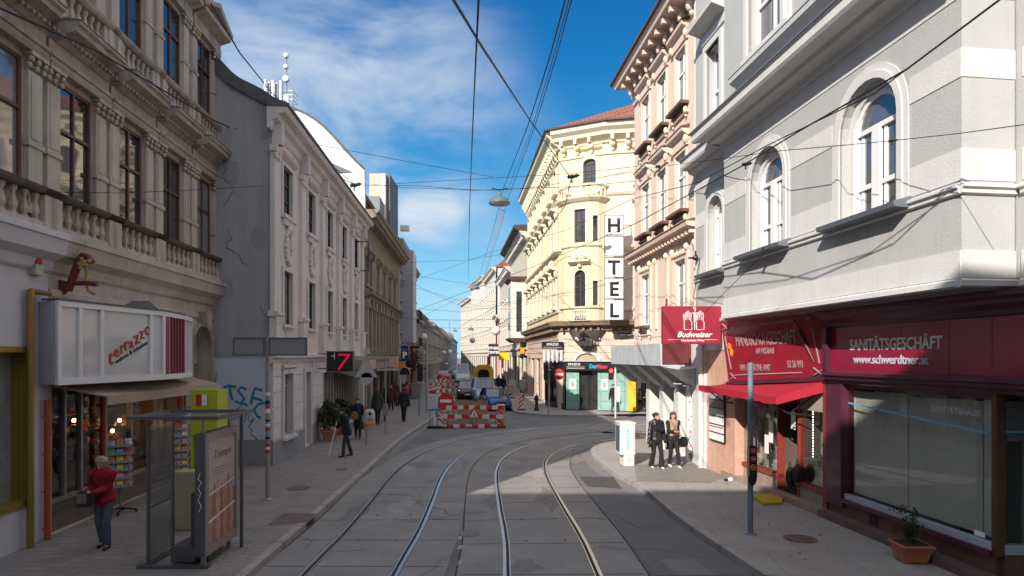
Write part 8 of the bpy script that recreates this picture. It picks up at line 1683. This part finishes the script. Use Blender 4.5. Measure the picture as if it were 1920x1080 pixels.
# ================================================================== vehicles
TYRE = mat('tyre_rubber', (.02, .02, .02), .85, .1, 5, .05); RIM = mat('alloy_rim', (.42, .42, .43), .35, .1, 4, 0, metal=.8); CGL = glossy_pane('car_glass', (.02, .025, .03), .02, .0); LENS = mat('headlamp_lens', (.65, .66, .68), .1, .1, 6, 0, spec=.8); REDL = mat('rear_lamp', (.4, .01, .01), .2, .1, 3, 0)
def loft(b, secs):
    n = len(secs[0]); vs = [v for s in secs for v in s]; m = len(secs)
    return b.add(vs, [(i * n + k, i * n + (k + 1) % n, (i + 1) * n + (k + 1) % n, (i + 1) * n + k) for i in range(m - 1) for k in range(n)] + [list(range(n))[::-1], list(range((m - 1) * n, m * n))])
def vehicle(name, label, cat, loc, rz, L, Wd, H, paint, kind='hatch', lights=False, rear=False, zg=ZR):
    """front looks to -Y before turning"""
    t = thing(name, label, cat, (loc[0], loc[1], zg), 'vehicles waiting in the street'); M = Matrix.Translation((loc[0], loc[1], zg)) @ Matrix.Rotation(rz, 4, 'Z'); hw = Wd / 2
    def put(b): b.v = [M @ v for v in b.v]; return b
    def sec(y, w, z0, z1, zt, wt): return [Vector((x, y, z)) for x, z in ((-w * .9, z0), (-w, z0 + .12), (-w, (z0 + z1) / 2), (-w * .975, z1), (-wt, zt), (wt, zt), (w * .975, z1), (w, (z0 + z1) / 2), (w, z0 + .12), (w * .9, z0))]
    f = {'hatch': .0, 'van': .12, 'bigvan': .2}[kind]; bz = .62 * (1 + f); hz = {'hatch': .86, 'van': 1.0, 'bigvan': 1.18}[kind]; belt = {'hatch': .92, 'van': 1.02, 'bigvan': 1.25}[kind]
    y0 = -L / 2; ws = {'hatch': .26, 'van': .2, 'bigvan': .17}[kind] * L; rs = {'hatch': .47, 'van': .40, 'bigvan': .34}[kind] * L
    b = MB(); S = [(0, .80, .28, .5, .56), (.06, .9, .2, .56, .66), (.18, .97, .18, bz, hz * .88), (.5, 1, .17, bz + .08, hz * .96)]
    secs = [sec(y0 + a, hw * w, z0, z1, zt, hw * w * .82) for a, w, z0, z1, zt in S] + [sec(y0 + ws, hw, .16, belt - .06, belt, hw * .86), sec(y0 + L * .6, hw, .16, belt - .02, belt + .02, hw * .86), sec(y0 + L - .25, hw * .97, .2, belt - .02, belt + .02, hw * .84), sec(y0 + L, hw * .9, .3, belt - .14, belt - .06, hw * .8)]
    loft(b, secs); put(b); b.build('body', paint, t, smooth=True)
    rb = {'hatch': L - .25, 'van': L - .12, 'bigvan': L - .05}[kind]; rt = {'hatch': L - .85, 'van': L - .35, 'bigvan': L - .1}[kind]
    def gs_(y, w, z): return [Vector((-w, y, z)), Vector((w, y, z))]
    G4 = [(y0 + ws - .05, hw * .88, belt - .02), (y0 + rs, hw * .74, H), (y0 + rt, hw * .74, H - .02), (y0 + rb, hw * .86, belt)]
    b = MB(); q = [v for g_ in G4 for v in gs_(*g_)]; b.add(q, [(0, 1, 3, 2), (2, 3, 5, 4), (4, 5, 7, 6), (0, 2, 4, 6), (1, 3, 5, 7), (0, 1, 7, 6)]); put(b); b.build('glass', CGL, t)
    b = MB(); b.add([v + Vector((0, 0, .012)) for v in q[2:6]] + [v + Vector((0, 0, .05)) * 1 for v in q[2:6]], [(0, 1, 3, 2), (4, 5, 7, 6), (0, 1, 5, 4), (2, 3, 7, 6), (0, 2, 6, 4), (1, 3, 7, 5)])
    for s in (0, 1): b.bar(q[0 + s], q[2 + s], .07, .06); b.bar(q[4 + s], q[6 + s], .12, .07); b.bar(q[2 + s], q[4 + s], .06, .07)
    for fy in ((.36,) if kind == 'hatch' else (.3, .62)):
        for s in (-1, 1): ym = y0 + rs + (rt - rs) * fy; b.bar((s * hw * .745, ym, H), (s * hw * .875, ym, belt), .08, .035)
    if kind == 'bigvan': 
        for s in (-1, 1): b.hexa([(s * hw * .88, y0 + rs + .5, belt), (s * hw * .9, y0 + rs + .5, belt), (s * hw * .9, y0 + rb, belt), (s * hw * .88, y0 + rb, belt), (s * hw * .745, y0 + rs + .5, H), (s * hw * .77, y0 + rs + .5, H), (s * hw * .77, y0 + rt, H), (s * hw * .745, y0 + rt, H)])
    put(b); b.build('roof', paint, t)
    wr = .31 if kind == 'hatch' else .34
    for s in (-1, 1):
        for yy in (y0 + .82, y0 + L - .8):
            b = MB(); b.lathe((s * (hw - .2), yy, wr), [(wr * .7, 0), (wr, .02), (wr, .2), (wr * .7, .23)] if s > 0 else [(wr * .7, 0), (wr, -.02), (wr, -.2), (wr * .7, -.23)], 20, 'x'); put(b); w = b.build('wheel', TYRE, t)
            b = MB(); b.lathe((s * (hw + .0), yy, wr), [(wr * .68, 0), (wr * .66, s * .03), (wr * .1, s * .035)], 14, 'x'); put(b); b.build('rim', RIM, w)
            b = MB(); b.lathe((s * (hw - .25), yy, wr + .02), [(wr + .06, 0), (wr + .07, s * .262)], 20, 'x'); put(b); b.build('wheel_arch', BLACKM, t)
        b = MB(); b.hexa([(s * hw * .45, y0 + .03, .52), (s * hw * .85, y0 + .16, .54), (s * hw * .88, y0 + .3, .6), (s * hw * .5, y0 + .2, .62), (s * hw * .47, y0 + .1, .68), (s * hw * .86, y0 + .22, .74), (s * hw * .86, y0 + .45, .78), (s * hw * .5, y0 + .4, .74)]); put(b); b.build('headlight', LENS if not lights else emit('lit_headlight', (1, .85, .6), 2.5), t)
        b = MB(); b.box(s * hw * .98 if s > 0 else s * hw * .98 - .16, s * hw * .98 + .16 if s > 0 else s * hw * .98, y0 + ws + .12, y0 + ws + .22, belt + .03, belt + .18); put(b); b.build('mirror', paint, t, bevel=.02)
        b = MB(); b.box(s * hw * .66 if s > 0 else -hw * .9, hw * .9 if s > 0 else s * hw * .66, y0 + L - .04, y0 + L + .02, .62, .86); put(b); b.build('tail_lamp', REDL, t)
    b = MB(); b.box(-hw * .42, hw * .42, y0 - .02, y0 + .06, .5, .62); b.box(-hw * .6, hw * .6, y0 - .02, y0 + .08, .25, .38); put(b); b.build('grille', BLACKM, t); b = MB(); b.box(-.26, .26, y0 - .035, y0 - .02, .38, .49); put(b); b.build('number_plate', WHITEB, t)
    b = MB(); b.box(-.26, .26, y0 + L + .02, y0 + L + .035, .55, .66); put(b); b.build('rear_plate', WHITEB, t); b = MB(); b.box(-hw * .85, hw * .85, y0 + .25, y0 + L - .25, .14, .26); put(b); b.build('underbody', BLACKM, t); return t
def paint(n, c, met=.3): return mat(n, c, .28, .06, 2, .01, metal=met, coat=.6)
vehicle('blue_hatchback', 'small blue car standing in front of the silver minivan', 'car', (-1.15, 43.2), R(13), 3.7, 1.65, 1.42, paint('blue_car_paint', (.01, .06, .22)), 'hatch')
vehicle('silver_minivan', 'silver blue minivan queueing behind the blue car', 'minivan', (-2.3, 51.5), R(8), 4.5, 1.85, 1.78, paint('silver_blue_paint', (.34, .42, .5)), 'van', True)
vehicle('dark_red_car', 'dark red car with lit lamps left of the silver minivan', 'car', (-3.85, 54.8), R(6), 4.0, 1.7, 1.48, paint('dark_red_paint', (.09, .015, .03)), 'hatch', True)
vehicle('white_van', 'pale panel van with dark bonnet further up the street', 'van', (-7.0, 90), R(5), 5.6, 2.0, 2.55, paint('pale_van_paint', (.6, .62, .64), .1), 'bigvan')
vehicle('red_car', 'bright red car parked beyond the roadworks', 'car', (-10.6, 99), R(4), 4.1, 1.75, 1.45, paint('bright_red_paint', (.5, .01, .04)), 'hatch')
vehicle('dark_grey_car', 'dark grey car just visible between the red car and the van', 'car', (-8.9, 104), R(4), 4.1, 1.75, 1.45, paint('grey_car_paint', (.08, .09, .1)), 'hatch')
# yellow site dumper
t = thing('site_dumper', 'yellow site vehicle with arched cab and raised skip behind the minivan', 'construction vehicle', (-3.2, 66, ZR)); YW = mat('machine_yellow', (.78, .42, .01), .5, .12, 2, .05); d = 66
a, c = PT(888, 735, d), PT(925, 684, d); x0, x1 = a.x, c.x; z1 = c.z; b = MB()
A = [(x0, .9), (x0, z1 - .7), (x0 + .15, z1 - .25), (x0 + .5, z1), (x1 - .5, z1), (x1 - .15, z1 - .25), (x1, z1 - .7), (x1, .9)]; Bq = [(x0 + .4, .9), (x0 + .4, z1 - .9), (x0 + .5, z1 - .62), (x0 + .72, z1 - .48), (x1 - .72, z1 - .48), (x1 - .5, z1 - .62), (x1 - .4, z1 - .9), (x1 - .4, .9)]
for k in range(7): q = [A[k], A[k + 1], Bq[k + 1], Bq[k]]; b.hexa([Vector((x, d, z)) for x, z in q] + [Vector((x, d + 1.6, z)) for x, z in q])
b.build('cab_arch', YW, t); b = MB(); b.box(x0 + .05, x1 - .05, d - .6, d + 2.2, .35, .95); b.build('chassis', mat('machine_dark', (.06, .055, .05), .6, .1, 3, 0), t)
b = MB(); b.box(x0 + .3, x1 - .3, d + .9, d + 1.0, .9, z1 - .4); b.build('cab_back', mat('machine_dark_glass', (.03, .04, .05), .1, .1, 3, 0), t)
b = MB(); b.box(-3.25 - .25, -3.25 + .3, d + .2, d + .7, .95, 1.5); b.build('seat', BLACKM, t); b = MB(); b.hexa([(x1 - .3, d - 1.6, .5), (x1 + .9, d - 1.6, .5), (x1 + .9, d - .4, .5), (x1 - .3, d - .4, .5), (x1 - .5, d - 2.1, 1.25), (x1 + 1.2, d - 2.1, 1.25), (x1 + 1.2, d - .2, 1.2), (x1 - .5, d - .2, 1.2)]); b.build('skip', YW, t)
for sx_ in (x0 + .2, x1 - .2):
    for dy in (-.2, 1.7): b = MB(); b.lathe((sx_ - .16, d + dy, .38), [(.3, 0), (.5, .03), (.5, .3), (.3, .33)], 18, 'x'); b.build('wheel', TYRE, t)
# ================================================================== overhead: wires, lamps, globes
WIR = mat('black_cable', (.015, .015, .016), .6, .1, 3, 0)
def wire(label, pts, r, sag=0, name='overhead_wire', grp='overhead wires', n=14):
    P = [PT(*p) for p in pts]; out = []
    for i in range(len(P) - 1):
        for k in range(n): f = k / n; v = P[i].lerp(P[i + 1], f); v.z -= sag * 4 * f * (1 - f); out.append(v)
    out.append(P[-1]); b = MB(); b.tube(out, r, 5); return tag(b.build(name, WIR, None, True), label, 'cable', grp)
wire('near vertical contact wire from the top of the sky to the distant lamp', [(900, -40, 7.5), (889, 180, 12), (880, 400, 26), (878, 525, 60)], .012)
wire('its lighter twin contact wire beside the near vertical one', [(898, -40, 7.6), (885, 260, 15), (878.5, 470, 34)], .008)
wire('thick diagonal feeder wire crossing to the clamp before the hotel', [(838, -20, 8), (905, 90, 11), (990, 220, 20), (1066, 328, 34)], .022)
wire('lower continuation of the diagonal feeder below the hotel clamp', [(1071, 335, 34), (1060, 385, 36), (1020, 440, 40), (985, 480, 46)], .022)
wire('left line of the steep wire pair leading down to the pendant lamp', [(1068, -30, 8), (1030, 110, 12), (990, 235, 18), (945, 350, 30), (925, 430, 50), (898, 520, 85)], .014)
wire('right line of the steep wire pair leading down past the pendant lamp', [(1080, -30, 8), (1042, 110, 12), (1000, 245, 18), (955, 365, 30), (938, 430, 50), (905, 530, 85)], .010)
wire('third thin line running with the steep pair', [(1075, -30, 8), (1037, 110, 12.1), (996, 245, 18.2), (950, 360, 30)], .007)
wire('cable slanting across the ornate limestone front to the white roof', [(-30, 2, 9), (180, 95, 12), (400, 225, 19), (560, 295, 27), (662, 345, 36)], .018)
wire('slack cable continuing from the white roof into the street', [(662, 345, 36), (700, 395, 40), (742, 462, 46)], .015)
wire('black cable dropping from the limestone eaves past the flue stacks', [(396, 8, 12), (450, 100, 16), (508, 172, 22), (535, 200, 26), (600, 290, 33), (664, 346, 36)], .018)
wire('span wire from the limestone house to the plaster house', [(100, 360, 12), (230, 362, 14), (370, 356, 17), (520, 347, 21)], .008)
wire('thin span wire high across the sky to the pendant lamp', [(440, 240, 20), (600, 272, 24), (760, 302, 28), (925, 332, 31)], .010)
wire('span wire carrying the pendant lamp from left house to pink house', [(662, 347, 36), (780, 348, 33), (885, 357, 31), (937, 355, 30.5), (1075, 350, 29), (1190, 340, 27), (1305, 322, 22)], .013)
wire('lower span wire beneath the lamp wire', [(700, 346, 36), (760, 352, 33), (830, 354, 31), (935, 357, 30.6), (1010, 350, 29), (1190, 322, 27)], .010)
wire('upper span wire from the lamp to the pink house', [(730, 345, 33), (920, 334, 31), (1075, 325, 29), (1195, 312, 26)], .012)
wire('heavier of the two cables sweeping down across the grey corner house', [(1890, -12, 7), (1700, 130, 8), (1500, 245, 10), (1390, 312, 12.5), (1190, 420, 20), (1000, 500, 34), (760, 590, 60)], .013)
wire('lighter of the two cables sweeping down across the grey corner house', [(1870, 2, 7), (1640, 175, 8.6), (1440, 272, 11), (1310, 342, 14), (1190, 372, 19), (1060, 432, 30), (930, 470, 44), (775, 527, 60)], .010)
wire('thin wire along the right edge over the grey house to its arched window', [(1925, 233, 7.5), (1800, 250, 8.5), (1690, 262, 9.8), (1585, 272, 11.2)], .006)
wire('thin wire from the arched window to the pink house front', [(1585, 272, 11.2), (1470, 282, 13), (1320, 302, 18), (1190, 318, 25), (1080, 345, 31)], .008)
wire('stay wire from the pink wall hook to the grey corner', [(1300, 560, 19.8), (1312, 484, 19.9)], .012); wire('long thin wire rising over the grey base to the sky', [(1270, 640, 17), (1345, 562, 15), (1445, 462, 12.5)], .006)
wire('lower street wire before the hotel front', [(1190, 520, 27), (1090, 545, 33), (1000, 560, 42), (900, 575, 60), (780, 540, 62)], .012)
wire('span wire low over the far street', [(770, 530, 55), (870, 577, 58), (960, 580, 50), (1130, 525, 36)], .012); wire('second span wire low over the far street', [(778, 600, 60), (860, 560, 75), (980, 570, 55)], .014)
wire('thin wire crossing the far sky', [(775, 578, 70), (865, 585, 85), (990, 565, 60)], .016); wire('thin high wire in the far gap', [(768, 492, 55), (870, 488, 58), (985, 470, 52)], .012); wire('faint wire joining the oriel house to the far right row', [(765, 515, 55), (830, 525, 64), (930, 540, 75)], .014)
b = MB()
def clampo(label, x, y, d, s):
    c = PT(x, y, d); t = thing('wire_clamp', label, 'cable clamp', c, 'cable clamps'); b = MB(); b.sphere(c, s, 8, 6, (1.6, 1, .7)); b.sphere(c + Vector((s * 1.6, 0, s * .3)), s * .7, 7, 5); b.build('insulator', BLACKM, t); b = MB(); b.tube([c + Vector((-s * 1.4, 0, -s * .6)), c + Vector((s * 2.6, 0, s * .5))], s * .3, 6); b.tube([c, c + Vector((0, 0, -s * 2))], s * .3, 6); b.build('rod', BLACKM, t)
clampo('dark clamp on the feeder in front of the hotel', 1072, 331, 34, .16); clampo('dark clamp in front of the white vaulted roof', 664, 347, 36, .16); clampo('knotted clamp between the arched windows', 1398, 308, 12.4, .05); clampo('clamp beside the pink house front', 1235, 312, 24, .08); clampo('clamp across the big arched window', 1672, 264, 10, .035)
b = MB(); q = ROM.p(20.15, .1, PT(0, 484, 20.1).z); b.sphere(q, .09, 8, 6); b.tube([q + Vector((-.25, -.1, -.02)), q + Vector((.1, .1, 0))], .03, 6); b.tube([q, q + Vector((0, 0, .22))], .03, 6); tag(b.build('wall_hook', BLACKM), 'black wall anchor at the joint of pink and grey houses', 'wall anchor')
def pendant(label, x, y, w, d):
    c = PT(x, y, d); r_ = w / 2 / FPX * d; t = thing('pendant_lamp', label, 'street lamp', c, 'pendant street lamps'); b = MB(); b.lathe(c, [(r_, -r_ * .28), (r_ * .98, -r_ * .18), (r_ * .8, r_ * .12), (r_ * .45, r_ * .36), (r_ * .15, r_ * .48), (r_ * .1, r_ * .75), (.02, r_ * .8)], 26); b.build('shade', mat('verdigris_shade', (.10, .14, .15), .45, .15, 4, .05), t, smooth=True); b = MB(); b.lathe(c, [(r_ * .9, -r_ * .36), (r_ * .95, -r_ * .29)], 22); b.build('diffuser', mat('lamp_diffuser', (.45, .45, .42), .4, .1, 3, 0), t); b = MB(); b.tube([c + Vector((0, 0, r_ * .75)), c + Vector((0, 0, r_ * 1.1))], .02, 6); b.tube([c + Vector((-r_ * .7, 0, r_ * 1.15)), c + Vector((0, 0, r_ * .95)), c + Vector((r_ * .7, 0, r_ * 1.15))], .025, 6); b.build('hanger', BLACKM, t)
pendant('big grey green pendant lamp hung over the middle of the crossing', 936.5, 376, 41, 30.5); pendant('smaller pendant lamp further down the street by the white roof', 891, 539, 18, 72); pendant('little pendant lamp before the white right hand houses', 883, 617, 12, 95); pendant('distant pendant lamp under the right hand balcony', 853, 620, 9, 105)
GLB = mat('white_globe', (.75, .74, .72), .5, .05, 2, 0)
for k, (x, y, r_, d, lab) in enumerate([(930, 620, 8.5, 46, 'largest lit white globe on the right of the street'), (842.5, 632, 8.5, 52, 'large shaded globe over the middle of the street'), (795, 631, 6.2, 60, 'grey globe hanging before the shaded left row'), (886, 638, 5.5, 70, 'medium white globe left of the pink front'), (795.5, 660.5, 3.2, 85, 'small globe low before the shaded row'), (832, 661, 4, 90, 'flat looking globe in the far middle'), (844, 660, 4.4, 88, 'globe just right of the flat looking one'), (824, 676, 2.3, 110, 'tiny globe under the pair of far globes'), (837, 682, 2.6, 112, 'tiny bright globe above the red car'), (857, 662, 2.4, 100, 'tiny dark globe before the right row'), (810, 662, 2, 105, 'tiny globe left of the pair of far globes')]):
    c = PT(x, y, d); t = thing('decorative_globe', lab, 'globe', c, 'white globes strung over the street'); b = MB(); b.sphere(c, r_ / FPX * d, 20, 14); b.build('globe', GLB, t, smooth=True); b = MB(); b.tube([c + Vector((0, 0, r_ / FPX * d * .9)), c + Vector((0, 0, r_ / FPX * d + .9))], .012, 5); b.build('cord', WIR, t)
for d, x0, x1, y, lab in ((46, 745, 1000, 596, 'span wire holding the largest globe'), (60, 770, 985, 612, 'span wire holding the grey globe'), (88, 800, 930, 646, 'span wire holding the pair of far globes')): wire(lab, [(x0, y, d), (x1, y - 2, d)], .014, .2)
# droppers between the steep pair: the tapering net seen below the big lamp
t = thing('dropper_net', 'narrow ladder of grey droppers tapering away below the big pendant lamp', 'cable net', PT(935, 400, 34)); b = MB(); n = 60
for k in range(n):
    f = k / n; d = 31 + f * 52; xa = 937 - 33 * f; xb = 947 - 37 * f; y = 392 + 128 * f; b.tube([PT(xa, y, d), PT(xb, y + 4, d * 1.003)], .012, 4); 
    if k < n - 1: f2 = (k + 1) / n; b.tube([PT(xb, y + 4, d), PT(937 - 33 * f2, 392 + 128 * f2, 31 + f2 * 52)], .010, 4)
o = b.build('dropper', mat('grey_net', (.25, .27, .29), .6, .1, 3, 0), t); o['kind'] = 'stuff'
# flue stacks and antenna mast on the vaulted house
t = thing('flue_stacks', 'row of shiny steel flue pipes on the roof behind the blank wall', 'chimney', PT(507, 190, 27)); d = 27
for k in range(5): c = PT(498 + k * 7.2, 0, d + (k % 2) * .2); MB().tube([(c.x, c.y, 12.3), (c.x, c.y, PT(0, 151 + k * .4, d).z)], .088, 14).build('flue', mat('bright_steel_flue', (.68, .68, .70), .3, .08, 3, 0, metal=.7), t, smooth=True)
t = thing('antenna_mast', 'slim antenna mast with white drums and a small railed platform', 'antenna', PT(537, 190, 28)); d = 28; c = PT(537, 0, d); z = lambda y: PT(0, y, d).z
MB().tube([(c.x, d, 12.0), (c.x, d, z(103))], .035, 8).build('mast', GREYMETAL, t)
for y, r_ in ((105, .1), (126, .09), (149, .13)): b = MB(); b.lathe((c.x + .0, d - .02, z(y)), [(r_ * .8, -.12), (r_, -.1), (r_, .06), (r_ * .6, .1)], 12, 'y'); b.build('drum', WHITEP, t, smooth=True)
b = MB(); a0, a1 = PT(529, 0, d).x, PT(549, 0, d).x
for yy in (170, 178, 186, 198): b.tube([(a0, d, z(yy)), (a1, d, z(yy)), (a1, d + .6, z(yy)), (a0, d + .6, z(yy)), (a0, d, z(yy))], .015, 5)
for x in (a0, (a0 + a1) / 2, a1): b.tube([(x, d, 12.0), (x, d, z(168))], .02, 5)
b.build('railing', GALV, t); b = MB(); b.box(c.x - .1, c.x + .1, d - .05, d + .1, z(196), z(178)); b.build('cabinet', WHITEP, t)

bpy.data.scenes.remove(WS)
